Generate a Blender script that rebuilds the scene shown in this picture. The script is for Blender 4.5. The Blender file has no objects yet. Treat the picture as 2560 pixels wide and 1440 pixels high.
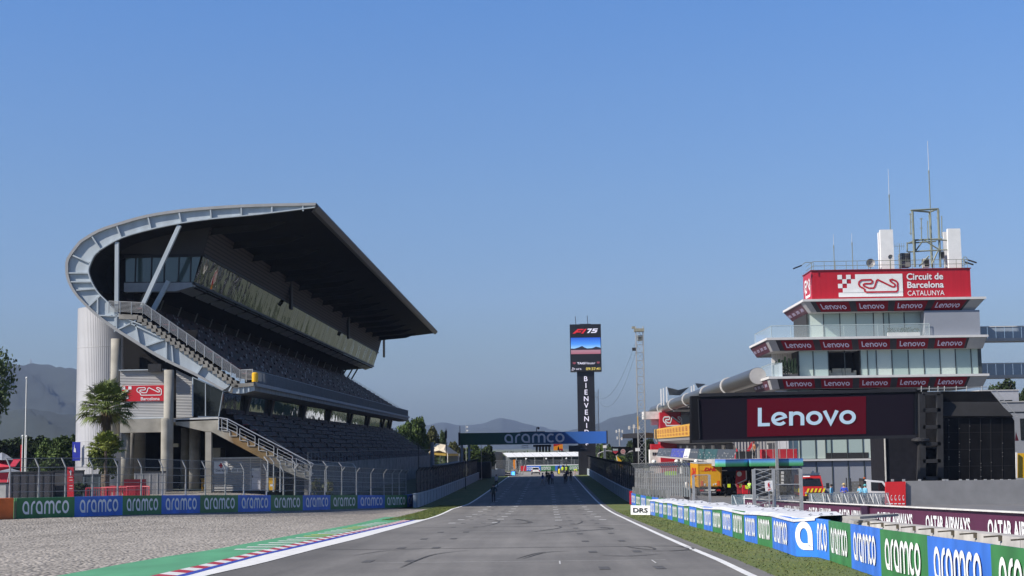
import bpy, math, random
from mathutils import Vector, Matrix
random.seed(7)
sc = bpy.context.scene
COL = sc.collection
V = Vector
# ------------------------------------------------------------------ camera frame
F = 3800.0                                   # focal length in pixels of a 2560 px wide picture
EYE = V((0, 0, 5.5))
_d = V(((1368-1280)/F, -(1117-720)/F, -1)).normalized()      # direction of the straight seen from the camera
_u = V((-.015, 1, 0)); _u = (_u - _d*_u.dot(_d)).normalized()
_x = _d.cross(_u)
def ray(px, py):
    v = V(((px-1280)/F, (720-py)/F, -1))
    return V((v.dot(_x), v.dot(_d), v.dot(_u)))
def atY(px, py, y):
    r = ray(px, py); return EYE + r*(y/r.y)
def atX(px, py, x):
    r = ray(px, py); return EYE + r*(x/r.x)
def atZ(px, py, z):
    r = ray(px, py); return EYE + r*((z-EYE.z)/r.z)
# ------------------------------------------------------------------ ground height
PROF = [(-80,5.0),(0,3.6),(31.7,2.83),(60,2.06),(91,1.21),(118,.55),(145,.12),(180,0),(240,0),(292,0),(330,-.35),(370,-.5),(450,-.5),(7000,-.5)]
def zc(y):
    if y <= PROF[0][0]: return PROF[0][1]
    for i in range(len(PROF)-1):
        if y <= PROF[i+1][0]:
            (a,za),(b,zb) = PROF[i], PROF[i+1]
            def sl(k):
                if k == 0 or k == len(PROF)-1: return 0 if k else -.0175
                return (PROF[k+1][1]-PROF[k-1][1])/(PROF[k+1][0]-PROF[k-1][0])
            h = b-a; t = (y-a)/h; m0 = sl(i)*h; m1 = sl(i+1)*h
            if h > 1000: return za
            return (2*t**3-3*t*t+1)*za+(t**3-2*t*t+t)*m0+(-2*t**3+3*t*t)*zb+(t**3-t*t)*m1
    return PROF[-1][1]
def sstep(t):
    t = min(1, max(0, t)); return t*t*(3-2*t)
def zg(x, y):
    z = zc(y)
    if x < -12: z += max(0, 2.0-z)*sstep((-x-12)/16)*(1-sstep((y-280)/60))
    return z
def atG(px, py):
    z = 1.0
    for _ in range(60):
        p = atZ(px, py, z); z = z*.5+.5*zg(p.x, p.y)
    return atZ(px, py, z)
# ------------------------------------------------------------------ materials
_mats = {}
def M(name, col, rough=.6, metal=0, var=.12, scale=2.0, bump=0, spec=.5, emit=0, stretch=None, detail=6):
    if name in _mats: return _mats[name]
    m = bpy.data.materials.new(name); m.use_nodes = True; _mats[name] = m
    nt = m.node_tree; b = nt.nodes['Principled BSDF']
    b.inputs['Roughness'].default_value = rough; b.inputs['Metallic'].default_value = metal
    b.inputs['Specular IOR Level'].default_value = spec
    c = (*col, 1)
    if var or bump:
        tc = nt.nodes.new('ShaderNodeNewGeometry')
        n = nt.nodes.new('ShaderNodeTexNoise'); n.inputs['Scale'].default_value = scale; n.inputs['Detail'].default_value = detail
        if stretch:
            mp = nt.nodes.new('ShaderNodeMapping'); mp.inputs['Scale'].default_value = stretch
            nt.links.new(tc.outputs['Position'], mp.inputs['Vector']); nt.links.new(mp.outputs['Vector'], n.inputs['Vector'])
        else: nt.links.new(tc.outputs['Position'], n.inputs['Vector'])
        r = nt.nodes.new('ShaderNodeMapRange'); r.inputs['From Min'].default_value = .3; r.inputs['From Max'].default_value = .7
        r.inputs['To Min'].default_value = 1-var; r.inputs['To Max'].default_value = 1+var
        nt.links.new(n.outputs['Fac'], r.inputs['Value'])
        mx = nt.nodes.new('ShaderNodeMix'); mx.data_type = 'RGBA'; mx.blend_type = 'MULTIPLY'; mx.inputs[0].default_value = 1
        mx.inputs[6].default_value = c; nt.links.new(r.outputs['Result'], mx.inputs[7])
        nt.links.new(mx.outputs[2], b.inputs['Base Color'])
        if bump:
            bp = nt.nodes.new('ShaderNodeBump'); bp.inputs['Strength'].default_value = bump
            nt.links.new(n.outputs['Fac'], bp.inputs['Height']); nt.links.new(bp.outputs['Normal'], b.inputs['Normal'])
    else: b.inputs['Base Color'].default_value = c
    if emit:
        b.inputs['Emission Color'].default_value = c; b.inputs['Emission Strength'].default_value = emit
    return m
def nodes(m): return m.node_tree.nodes, m.node_tree.links, m.node_tree.nodes['Principled BSDF']
def ramp(nt, stops):
    r = nt.nodes.new('ShaderNodeValToRGB'); e = r.color_ramp.elements
    while len(e) < len(stops): e.new(.5)
    for el, (p, c) in zip(e, stops): el.position = p; el.color = (*c, 1)
    return r
def glassy(name, tint, rough=.05, wob=0, wscale=.5, metal=.0, spec=.9, coat=0):
    m = M(name, tint, rough, metal, 0, spec=spec)
    n, l, b = nodes(m)
    if wob:
        g = n.new('ShaderNodeNewGeometry'); t = n.new('ShaderNodeTexNoise'); t.inputs['Scale'].default_value = wscale; t.inputs['Detail'].default_value = 2
        bp = n.new('ShaderNodeBump'); bp.inputs['Strength'].default_value = wob; bp.inputs['Distance'].default_value = .3
        l.new(g.outputs['Position'], t.inputs['Vector']); l.new(t.outputs['Fac'], bp.inputs['Height']); l.new(bp.outputs['Normal'], b.inputs['Normal'])
    return m
def netting(name, col, alpha, scale=12):
    """open wire mesh: a woven pattern lets most of the view through"""
    m = M(name, col, .6, 0, 0); n, l, b = nodes(m)
    g = n.new('ShaderNodeNewGeometry'); w = n.new('ShaderNodeTexNoise'); w.inputs['Scale'].default_value = scale; w.inputs['Detail'].default_value = 3
    r = n.new('ShaderNodeMapRange'); r.inputs['From Min'].default_value = .35; r.inputs['From Max'].default_value = .65
    r.inputs['To Min'].default_value = alpha*.6; r.inputs['To Max'].default_value = min(1, alpha*1.4)
    l.new(g.outputs['Position'], w.inputs['Vector']); l.new(w.outputs['Fac'], r.inputs['Value']); l.new(r.outputs['Result'], b.inputs['Alpha'])
    return m
def corrugated(name, col, axis, pitch, rough=.45, depth=.6, metal=.0):
    m = M(name, col, rough, metal, .06, 1.2); n, l, b = nodes(m)
    g = n.new('ShaderNodeNewGeometry'); w = n.new('ShaderNodeTexWave'); w.bands_direction = axis; w.inputs['Scale'].default_value = .314159/pitch*.5*2
    bp = n.new('ShaderNodeBump'); bp.inputs['Strength'].default_value = depth; bp.inputs['Distance'].default_value = pitch*.35
    l.new(g.outputs['Position'], w.inputs['Vector']); l.new(w.outputs['Fac'], bp.inputs['Height']); l.new(bp.outputs['Normal'], b.inputs['Normal'])
    return m
# ------------------------------------------------------------------ mesh builder
class MB:
    def __init__(s): s.v = []; s.f = []; s.mi = []; s.cur = 0
    def add(s, vs, fs):
        o = len(s.v); s.v += [tuple(p) for p in vs]; s.f += [tuple(i+o for i in f) for f in fs]; s.mi += [s.cur]*len(fs); return s
    def quad(s, a, b, c, d): return s.add([a,b,c,d], [(0,1,2,3)])
    def poly(s, pts): return s.add(pts, [tuple(range(len(pts)))])
    def box(s, lo, hi):
        x0,y0,z0 = lo; x1,y1,z1 = hi
        return s.add([(x0,y0,z0),(x1,y0,z0),(x1,y1,z0),(x0,y1,z0),(x0,y0,z1),(x1,y0,z1),(x1,y1,z1),(x0,y1,z1)],
                     [(3,2,1,0),(4,5,6,7),(0,1,5,4),(1,2,6,5),(2,3,7,6),(3,0,4,7)])
    def hexa(s, a, b):            # bottom ring a (4 pts), top ring b (4 pts)
        return s.add(list(a)+list(b), [(3,2,1,0),(4,5,6,7),(0,1,5,4),(1,2,6,5),(2,3,7,6),(3,0,4,7)])
    def prism(s, pts, ext, caps=True):
        n = len(pts); e = V(ext); a = [V(p) for p in pts]; b = [p+e for p in a]
        fs = [(i,(i+1)%n,n+(i+1)%n,n+i) for i in range(n)]
        if caps: fs += [tuple(range(n-1,-1,-1)), tuple(range(n,2*n))]
        return s.add(a+b, fs)
    def loft(s, A, B, closed=False):
        n = len(A); m = n if closed else n-1
        return s.add(list(A)+list(B), [(i,(i+1)%n,n+(i+1)%n,n+i) for i in range(m)])
    def tube(s, p, q, r, n=6, r2=None):
        p = V(p); q = V(q); d = (q-p)
        if d.length < 1e-6: return s
        d.normalize(); a = d.orthogonal().normalized(); b = d.cross(a); r2 = r if r2 is None else r2
        A = [p+(a*math.cos(t)+b*math.sin(t))*r for t in [2*math.pi*i/n for i in range(n)]]
        B = [q+(a*math.cos(t)+b*math.sin(t))*r2 for t in [2*math.pi*i/n for i in range(n)]]
        return s.add(A+B, [(i,(i+1)%n,n+(i+1)%n,n+i) for i in range(n)]+[tuple(range(n-1,-1,-1)), tuple(range(n,2*n))])
    def path(s, pts, r, n=6):
        for a, b in zip(pts, pts[1:]): s.tube(a, b, r, n)
        return s
    def bar(s, p, q, w, h, up=(0,0,1)):   # rectangular bar from p to q, w across, h along up
        p = V(p); q = V(q); d = (q-p).normalized(); u = V(up); sx = d.cross(u)
        if sx.length < 1e-5: sx = V((1,0,0))
        sx.normalize(); u = sx.cross(d).normalized(); sx *= w/2; u *= h/2
        return s.hexa([p-sx-u,p+sx-u,p+sx+u,p-sx+u],[q-sx-u,q+sx-u,q+sx+u,q-sx+u])
    def lathe(s, c, prof, n=16, axis='z'):
        c = V(c); rings = []
        for r, h in prof:
            ring = []
            for i in range(n):
                t = 2*math.pi*i/n; ca, sa = r*math.cos(t), r*math.sin(t)
                ring.append(c+V({'z':(ca,sa,h),'x':(h,ca,sa),'y':(sa,h,ca)}[axis]))
            rings.append(ring)
        for A, B in zip(rings, rings[1:]): s.loft(A, B, True)
        s.poly(rings[0][::-1]); s.poly(rings[-1]); return s
    def ball(s, c, r, n=10, m=6, sc_=(1,1,1)):
        c = V(c); prof = [(r*math.sin(math.pi*i/m)+1e-4, -r*math.cos(math.pi*i/m)) for i in range(m+1)]
        k = len(s.v); s.lathe((0,0,0), prof, n)
        for i in range(k, len(s.v)):
            p = s.v[i]; s.v[i] = (c.x+p[0]*sc_[0], c.y+p[1]*sc_[1], c.z+p[2]*sc_[2])
        return s
    def pieces(s):
        """split into builders of connected faces"""
        par = list(range(len(s.v)))
        def find(i):
            while par[i] != i: par[i] = par[par[i]]; i = par[i]
            return i
        for f in s.f:
            for i in f[1:]: par[find(i)] = find(f[0])
        G = {}
        for f, m in zip(s.f, s.mi): G.setdefault(find(f[0]), []).append((f, m))
        out = []
        for fs in G.values():
            b = MB(); idx = {}
            for f, m in fs:
                b.f.append(tuple(idx.setdefault(i, len(idx)) for i in f)); b.mi.append(m)
            b.v = [s.v[i] for i in idx]; out.append(b)
        return out
    def split(s, name, mats, parent=None): return [b.build(name, mats, parent) for b in s.pieces()]
    def mesh(s, name, mats, smooth=False):
        me = bpy.data.meshes.new(name); me.from_pydata(s.v, [], s.f)
        for m in (mats if isinstance(mats, (list,tuple)) else [mats]): me.materials.append(m)
        if max(s.mi or [0]): me.polygons.foreach_set('material_index', s.mi)
        if smooth: me.polygons.foreach_set('use_smooth', [True]*len(me.polygons))
        me.update(); return me
    def build(s, name, mats, parent=None, smooth=False, label=None, kind=None):
        o = bpy.data.objects.new(name, s.mesh(name, mats, smooth)); COL.objects.link(o)
        if parent is not None: o.parent = parent; o.matrix_parent_inverse = parent.matrix_basis.inverted()
        if label: o['label'] = label
        if kind: o['kind'] = kind
        return o
def thing(name, label, cat, loc=(0,0,0), group=None, rotz=0):
    o = bpy.data.objects.new(name, None); COL.objects.link(o); o.location = loc; o.rotation_euler = (0,0,rotz)
    o.empty_display_size = .3; o['label'] = label; o['category'] = cat
    if group: o['group'] = group
    return o
def tag(o, label, cat, group=None):
    o['label'] = label; o['category'] = cat
    if group: o['group'] = group
    return o
def local(o):        # parts of o are written in o's own coordinates
    return o
def part(mb, name, mats, parent, smooth=False, label=None, kind=None):   # coordinates already local to parent
    o = bpy.data.objects.new(name, mb.mesh(name, mats, smooth)); COL.objects.link(o); o.parent = parent
    if label: o['label'] = label
    if kind: o['kind'] = kind
    return o
def parts(mb, name, mats, parent): return [part(b, name, mats, parent) for b in mb.pieces()]
def copy_tree(o, parent=None):
    c = o.copy(); COL.objects.link(c)
    if parent is not None: c.parent = parent
    for ch in list(o.children): copy_tree(ch, c)
    return c
def clone(o, loc, label=None, group=None, rotz=None, scale=None):
    c = copy_tree(o); c.location = loc
    if rotz is not None: c.rotation_euler = (0,0,rotz)
    if scale is not None: c.scale = scale if isinstance(scale, (tuple,list)) else (scale,)*3
    if label: c['label'] = label
    if group: c['group'] = group
    return c
# ------------------------------------------------------------------ lettering
_dg = None
def text2d(s, bold=0.0, shear=0.0, spacing=1.0):
    cu = bpy.data.curves.new('t', 'FONT'); cu.body = s; cu.size = 1; cu.offset = bold; cu.shear = shear; cu.space_character = spacing; cu.resolution_u = 3
    o = bpy.data.objects.new('t', cu); COL.objects.link(o)
    me = bpy.data.meshes.new_from_object(o.evaluated_get(bpy.context.evaluated_depsgraph_get()))
    v = [tuple(p.co[:2]) for p in me.vertices]; f = [tuple(p.vertices) for p in me.polygons]
    bpy.data.objects.remove(o); bpy.data.curves.remove(cu); bpy.data.meshes.remove(me)
    return v, f
def ribbon(pts, w, closed=False):
    n = len(pts); P = [V((p[0],p[1])) for p in pts]; v = []; f = []
    for i in range(n):
        a = P[(i-1)%n] if (closed or i) else None; b = P[(i+1)%n] if (closed or i < n-1) else None
        d1 = (P[i]-a).normalized() if a is not None else None; d2 = (b-P[i]).normalized() if b is not None else None
        if d1 is None: d1 = d2
        if d2 is None: d2 = d1
        n1 = V((-d1.y,d1.x)); n2 = V((-d2.y,d2.x)); m = n1+n2
        m = m.normalized() if m.length > 1e-6 else n1
        k = w/2/max(.5, m.dot(n1)); v += [tuple(P[i]+m*k), tuple(P[i]-m*k)]
    for i in range(n if closed else n-1):
        j = (i+1)%n; f.append((2*i+1, 2*j+1, 2*j, 2*i))
    return v, f
def arc(cx, cy, rx, ry, a0, a1, n=10):
    return [(cx+rx*math.cos(math.radians(a0+(a1-a0)*i/n)), cy+ry*math.sin(math.radians(a0+(a1-a0)*i/n))) for i in range(n+1)]
def join2d(items):
    v = []; f = []
    for iv, jf in items:
        o = len(v); v += list(iv); f += [tuple(k+o for k in t) for t in jf]
    return v, f
def shift(vf, dx, dy=0): return [(x+dx, y+dy) for x, y in vf[0]], vf[1]
def g_a(w=.19):
    h = w/2; return ribbon([(.86-h,h),(.43,h)]+arc(.43,.5,.43-h,.5-h,-90,-360,16)[1:]+[(.86-h,h+.001)], w, True)
def word_aramco():
    w = .19; h = w/2; L = []; x = 0
    L.append(shift(g_a(), x)); x += 1.06
    L.append(shift(ribbon([(h,0),(h,.5)]+arc(.45,.5,.45-h,.5-h,180,95,8)[1:]+[(.52,1-h)], w), x)); x += .62
    L.append(shift(g_a(), x)); x += 1.06
    L.append(shift(ribbon([(h,0),(h,.6)]+arc(.38,.6,.38-h,.4-h,180,0,12)[1:]+[(.76-h,0)], w), x))
    L.append(shift(ribbon([(.76-h,.6)]+arc(.95,.6,.19+h,.4-h,180,0,12)[1:]+[(1.14+h,0)], w), x)); x += 1.44
    L.append(shift(ribbon(arc(.45,.5,.45-h,.5-h,52,308,16), w), x)); x += .86
    L.append(shift(ribbon(arc(.45,.5,.45-h,.5-h,0,360,20)[:-1], w, True), x)); x += .9
    return join2d(L)
def word_lenovo():
    w = .23; h = w/2; L = []; x = 0
    L.append(shift(ribbon([(h,1.32),(h,h),(.72,h)], w), x)); x += .8
    L.append(shift(ribbon([(.16,.36),(.95,.66)], w*.8), x)); L.append(shift(ribbon(arc(.5,.5,.5-h,.5-h,20,322,22), w*.95), x)); x += 1.08
    L.append(shift(ribbon([(h,0),(h,1)], w), x)); L.append(shift(ribbon([(h,.45),(h,.55)]+arc(.46,.56,.46-h,.44-h,180,0,12)[1:]+[(.92-h,0)], w), x)); x += 1.02
    L.append(shift(ribbon(arc(.5,.5,.5-h,.5-h,0,360,24)[:-1], w, True), x)); x += 1.02
    L.append(shift(ribbon([(h-.02,1),(.47,.1),(.96-h,1)], w), x)); x += .98
    L.append(shift(ribbon(arc(.5,.5,.5-h,.5-h,0,360,24)[:-1], w, True), x))
    return join2d(L)
LOGO = [(1050,745),(1200,825),(1216,825),(1228,812),(1224,795),(1180,765),(1176,750),(1200,742),(1240,762),(1255,785),(1255,860),(1240,878),(920,878),(905,865),(908,850),(890,835),(855,815),(845,790),(850,765),(875,745),(975,742),(990,756),(986,776),(970,785),(910,785),(895,796),(897,810),(950,835),(1000,835),(1012,820),(1036,752)]
def circuit_logo(w=.036): return ribbon([((x-845)/410, (878-y)/410) for x, y in LOGO], w, True)
def bounds(vf):
    xs = [p[0] for p in vf[0]]; ys = [p[1] for p in vf[0]]; return min(xs), min(ys), max(xs), max(ys)
def put2d(mb, vf, A, B, D, u0, v0, u1, v1, off=.02, flip=False):
    """lay a flat drawing on the panel with corner A (lower left), B (lower right), D (upper left), into the box u0..u1, v0..v1 (fractions)"""
    A = V(A); B = V(B); D = V(D); x0,y0,x1,y1 = bounds(vf); e1 = B-A; e2 = D-A; n = e1.cross(e2).normalized()*off
    vs = []; par = list(range(len(vf[0])))
    def find(i):
        while par[i] != i: i = par[i]
        return i
    for f in vf[1]:
        for i in f[1:]:
            a_, b_ = find(i), find(f[0])
            if a_ != b_: par[max(a_,b_)] = min(a_,b_)
    roots = {}; lay = [roots.setdefault(find(i), len(roots)) for i in range(len(par))]     # strokes that cross lie a few mm apart
    for (x, y), k_ in zip(vf[0], lay):
        u = u0+(u1-u0)*(x-x0)/(x1-x0); w = v0+(v1-v0)*(y-y0)/(y1-y0); vs.append(A+e1*u+e2*w+n*(1+.3*(k_ % 4)))
    mb.add(vs, vf[1]); return mb
ARAMCO = word_aramco(); LENOVO = word_lenovo()
# ------------------------------------------------------------------ palette (linear base colours)
m_concrete = M('concrete', (.29,.275,.24), .85, var=.25, scale=.8, bump=.15)
m_conc_d = M('weathered_concrete', (.23,.22,.20), .9, var=.3, scale=.9, bump=.15)
m_steel = M('painted_steel', (.40,.45,.49), .45, .0, .12, 1.6, stretch=(1,1,.15))
m_galv = M('galvanised_steel', (.48,.48,.47), .4, .55, .12, 6)
m_dark = M('dark_metal', (.028,.028,.030), .55, var=.15, spec=.25)
m_black = M('black_cloth', (.009,.009,.010), .9, var=.35, scale=.7, bump=.3, spec=0.0)
m_white = M('white_paint', (.78,.78,.77), .5, var=.05, scale=1.5)
m_offwhite = M('weathered_white', (.62,.61,.58), .7, var=.15, scale=1.2)
m_red = M('red_paint', (.50,.012,.022), .45, var=.07, scale=1.5, stretch=(3,3,.3))
m_bluep = M('blue_vinyl', (.035,.15,.58), .5, var=.22, scale=1.6, stretch=(1,1,.35), bump=.12)
m_greenp = M('green_vinyl', (.035,.17,.055), .5, var=.22, scale=1.6, stretch=(1,1,.35), bump=.12)
m_letter = M('white_vinyl', (.76,.77,.78), .45, var=.04)
m_yellow = M('yellow_paint', (.75,.42,.01), .45, var=.08)
m_orange = M('orange_paint', (.62,.13,.02), .6, var=.2)
# ================================================================== SETTING
def spline(pts, n=8):
    out = []; P = [pts[0]]+list(pts)+[pts[-1]]
    for i in range(1, len(P)-2):
        for j in range(n):
            t = j/n; out.append(tuple(.5*(2*P[i][k]+(P[i+1][k]-P[i-1][k])*t+(2*P[i-1][k]-5*P[i][k]+4*P[i+1][k]-P[i+2][k])*t*t+(3*P[i][k]-P[i-1][k]-3*P[i+1][k]+P[i+2][k])*t**3) for k in range(len(pts[0]))))
    return out+[tuple(pts[-1])]
def interp(tab, y):
    if y <= tab[0][0]: return tab[0][1]
    for (a, va), (b, vb) in zip(tab, tab[1:]):
        if y <= b: return va+(vb-va)*(y-a)/(b-a)
    return tab[-1][1]
def edge(pxs, ext=None):
    t = sorted((p.y, p.x) for p in (atG(*q) for q in pxs)); return t+(ext or [])
YS = [y for y in range(-60, 152, 2)]+[y for y in range(152, 400, 4)]
def strip(name, xl, xr, y0, y1, dz, mats, nx=1, kind='structure'):
    ys = [y0]+[y for y in YS if y0 < y < y1]+[y1]; mb = MB(); W = []
    for y in ys:
        a = xl(y) if callable(xl) else xl; b = xr(y) if callable(xr) else xr
        W.append([V((a+(b-a)*i/nx, y, zg(a+(b-a)*i/nx, y)+dz)) for i in range(nx+1)])
    for A, B in zip(W, W[1:]): mb.loft(A, B)
    mb.f = [f[::-1] if False else f for f in mb.f]
    o = mb.build(name, mats); o['kind'] = kind; return o
# terrain sheet out to the horizon
m_ground = M('dry_grass_ground', (.10,.105,.05), .95, var=.35, scale=.35, bump=.2)
xs = [-4000,-1500,-600,-250,-120,-80,-60,-45,-36]+[-30+i for i in range(0, 19)]+[-9,-5,0,5,8,12,20,40,80,200,600,1500,4000]
ys = [-300,-150]+YS+[420,450,600,900,1500,2500,4500,7000]
mb = MB(); nX = len(xs)
mb.add([(x, y, zg(x, y)-(.10 if y < 390 else .02)) for y in ys for x in xs],
       [(j*nX+i, j*nX+i+1, (j+1)*nX+i+1, (j+1)*nX+i) for j in range(len(ys)-1) for i in range(nX-1)])
o = mb.build('ground', m_ground); o['kind'] = 'structure'
# asphalt
m_asph = M('track_asphalt', (.125,.122,.122), .82, var=.0, bump=0)
n_, l_, b_ = nodes(m_asph)
g_ = n_.new('ShaderNodeNewGeometry')
def noise(nt, src, scale, st=(1,1,1), det=5):
    mp = nt.new('ShaderNodeMapping'); mp.inputs['Scale'].default_value = st; l_.new(src, mp.inputs['Vector'])
    t = nt.new('ShaderNodeTexNoise'); t.inputs['Scale'].default_value = scale; t.inputs['Detail'].default_value = det; l_.new(mp.outputs['Vector'], t.inputs['Vector']); return t.outputs['Fac']
def mrange(nt, src, a, b, c, d):
    r = nt.new('ShaderNodeMapRange'); r.inputs['From Min'].default_value = a; r.inputs['From Max'].default_value = b; r.inputs['To Min'].default_value = c; r.inputs['To Max'].default_value = d; l_.new(src, r.inputs['Value']); return r.outputs['Result']
def mul(nt, a, b):
    m = nt.new('ShaderNodeMath'); m.operation = 'MULTIPLY'; l_.new(a, m.inputs[0]); l_.new(b, m.inputs[1]); return m.outputs[0]
f1 = mrange(n_, noise(n_, g_.outputs['Position'], 1, (1.1,.035,1)), .3, .7, .80, 1.14)      # long tyre streaks
f2 = mrange(n_, noise(n_, g_.outputs['Position'], .22), .3, .7, .82, 1.14)                    # patches
f3 = mrange(n_, noise(n_, g_.outputs['Position'], 9, det=8), .25, .75, .84, 1.16)            # grain
sx = n_.new('ShaderNodeSeparateXYZ'); l_.new(g_.outputs['Position'], sx.inputs[0])
wob = n_.new('ShaderNodeMath'); wob.operation = 'MULTIPLY_ADD'; l_.new(noise(n_, g_.outputs['Position'], .35, (1,.4,1)), wob.inputs[0]); wob.inputs[1].default_value = 3.5; l_.new(sx.outputs['X'], wob.inputs[2])
rub = mrange(n_, wob.outputs[0], -5.4, -2.6, .62, 1.0)                                             # rubbered-in line along the kerb
yfar = mrange(n_, sx.outputs['Y'], 42, 75, 0, 1)
mixr = n_.new('ShaderNodeMix'); mixr.data_type = 'FLOAT'; l_.new(yfar, mixr.inputs[0]); l_.new(rub, mixr.inputs[2]); mixr.inputs[3].default_value = 1
tot = mul(n_, mul(n_, mul(n_, f1, f2), f3), mixr.outputs[0])
mx = n_.new('ShaderNodeMix'); mx.data_type = 'RGBA'; mx.blend_type = 'MULTIPLY'; mx.inputs[0].default_value = 1; mx.inputs[6].default_value = (.168,.160,.150,1); l_.new(tot, mx.inputs[7]); l_.new(mx.outputs[2], b_.inputs['Base Color'])
bp = n_.new('ShaderNodeBump'); bp.inputs['Strength'].default_value = .35; bp.inputs['Distance'].default_value = .02; l_.new(noise(n_, g_.outputs['Position'], 30, det=4), bp.inputs['Height']); l_.new(bp.outputs['Normal'], b_.inputs['Normal'])
EL = edge([(515.6,1440),(650,1410),(806,1369),(900,1346),(1025,1311.6),(1094,1291),(1134,1272.5),(1175,1260)], [(292,-7.2),(330,-7.4)])
ER = edge([(1562,1298),(1638,1334),(1716,1369.5),(1794,1402.7),(1864.7,1438)], [(145,4.78),(292,4.8),(330,4.8)])
xel = lambda y: interp(EL, y); xer = lambda y: interp(ER, y)
strip('track_asphalt', lambda y: xel(y)-.05, lambda y: xer(y)+.55, -60, 296, 0, m_asph, 4)
m_apron = M('pale_runoff_asphalt', (.27,.25,.23), .85, var=.15, scale=.5)
strip('runoff_area', -26, 16, 296, 372, -.01, m_apron, 2)
m_pit = M('pit_lane_asphalt', (.15,.15,.155), .85, var=.15, scale=.6)
strip('pit_lane', 7.6, 62, 16, 340, -.02, m_pit, 4)
# white lines, kerb, run-off
m_line = M('white_road_paint', (.72,.72,.71), .6, var=.12, scale=3)
m_rblue = M('blue_road_paint', (.03,.06,.36), .6, var=.12, scale=4)
m_rred = M('red_road_paint', (.42,.03,.05), .6, var=.15, scale=4)
m_rgreen = M('green_road_paint', (.085,.30,.155), .7, var=.14, scale=1.2, stretch=(1,.25,1))
E2 = edge([(470,1440),(650,1391),(793.7,1358.5),(931,1326),(1059,1296)]); E3 = edge([(444,1440),(650,1386.5),(793.7,1354),(931,1323),(1056,1294.4)])
E4 = edge([(400,1440),(556,1405),(672,1378),(812.5,1346),(931,1319.6),(1044,1293.4)])
x2 = lambda y: min(interp(E2, y), xel(y)-.12); x3 = lambda y: min(interp(E3, y), x2(y)-.1); x4 = lambda y: min(interp(E4, y), x3(y)-.3)
strip('track_edge_line', lambda y: x2(y) if y < 96 else xel(y)-.22, xel, -20, 290, .012, m_line)
strip('right_edge_line', lambda y: xer(y)-.02, lambda y: xer(y)+.17, -20, 290, .012, m_line)
strip('kerb_line', x3, x2, -20, 94, .014, m_rblue)
mb = MB(); k = 0; y = -10.0
while y < 93:
    a, b = y, min(y+.93, 93); mb.cur = k % 2
    mb.quad((x4(a),a,zg(x4(a),a)+.05),(x3(a),a,zg(x3(a),a)+.016),(x3(b),b,zg(x3(b),b)+.016),(x4(b),b,zg(x4(b),b)+.05)); y += .93; k += 1
o = mb.build('kerb', [m_rred, m_line]); o['kind'] = 'structure'
EG = edge([(144,1440),(306,1410.6),(400,1394),(525,1375.6),(700,1344),(881,1311.6),(962.5,1293)])
xgr = lambda y: interp(EG, y)
YGE = EG[-1][0]
strip('green_runoff', xgr, x4, -30, YGE, .006, m_rgreen, 2)
mb = MB()
for i in range(21):
    y = 48.4+1.95*i; mb.cur = 1 if i in (7,8,13,14,15) else 0; L = 1.05 if i < 12 else .8
    a = V((-9.95, y, 0)); b = V((-9.95+L, y-.25, 0)); 
    for p in (a, b): p.z = zg(p.x, p.y)+.016
    mb.quad(a, b, b+V((0,.30,-.004)), a+V((0,.42,-.004)))
o = mb.build('runoff_stripes', [m_line, M('yellow_road_paint', (.55,.55,.12), .6, var=.1)]); o['kind'] = 'structure'
# gravel trap
m_gravel = M('gravel', (.36,.335,.30), .95, 0, 0); n_, l_, b_ = nodes(m_gravel)
g_ = n_.new('ShaderNodeNewGeometry'); vo = n_.new('ShaderNodeTexVoronoi'); vo.inputs['Scale'].default_value = 8.5; l_.new(g_.outputs['Position'], vo.inputs['Vector'])
sp = n_.new('ShaderNodeSeparateColor'); l_.new(vo.outputs['Color'], sp.inputs[0])
ga = mrange(n_, sp.outputs[0], 0, 1, .55, 1.38); gb = mul(n_, mrange(n_, noise(n_, g_.outputs['Position'], .5, (1,.35,1)), .3, .7, .86, 1.12), mrange(n_, noise(n_, g_.outputs['Position'], .09, (1,.5,1), 3), .35, .65, .9, 1.1))
gd = mrange(n_, vo.outputs['Distance'], .35, .75, 1, .42)
mx = n_.new('ShaderNodeMix'); mx.data_type = 'RGBA'; mx.blend_type = 'MULTIPLY'; mx.inputs[0].default_value = 1; mx.inputs[6].default_value = (.40,.365,.325,1); l_.new(mul(n_, mul(n_, ga, gb), gd), mx.inputs[7]); l_.new(mx.outputs[2], b_.inputs['Base Color'])
bp = n_.new('ShaderNodeBump'); bp.inputs['Strength'].default_value = .9; bp.inputs['Distance'].default_value = .08; bp.invert = True; l_.new(vo.outputs['Distance'], bp.inputs['Height']); l_.new(bp.outputs['Normal'], b_.inputs['Normal'])
strip('gravel_trap', -48, lambda y: xgr(y)+.02 if y < YGE else -10.3, -30, 134, 0, m_gravel, 44)
mb = MB()
for pts in ([(60,1312),(160,1307),(230,1302),(300,1298)],[(196,1316),(250,1311),(300,1309)],[(286,1319),(340,1315),(420,1310),(500,1306)],[(420,1330),(520,1322),(640,1313)],[(30,1345),(160,1338),(330,1329),(470,1322)]):
    cs = [atG(*p) for p in spline([(float(a),float(b)) for a,b in pts], 6)]
    for off in (0, 1.5):
        for p, q in zip(cs, cs[1:]):
            a, b = V((p.x,p.y+off,0)), V((q.x,q.y+off,0)); w = .10
            A_ = [V((a.x,a.y-w,0)),V((b.x,b.y-w,0)),V((b.x,b.y+w,0)),V((a.x,a.y+w,0))]
            for v in A_: v.z = zg(v.x,v.y)+.012
            mb.add(A_, [(0,1,2,3)])
o = mb.build('gravel_ruts', M('dark_gravel', (.24,.215,.185), .95, var=.3, scale=7)); o['kind'] = 'structure'  # ruts are flat strips in a darker gravel tone
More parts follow.
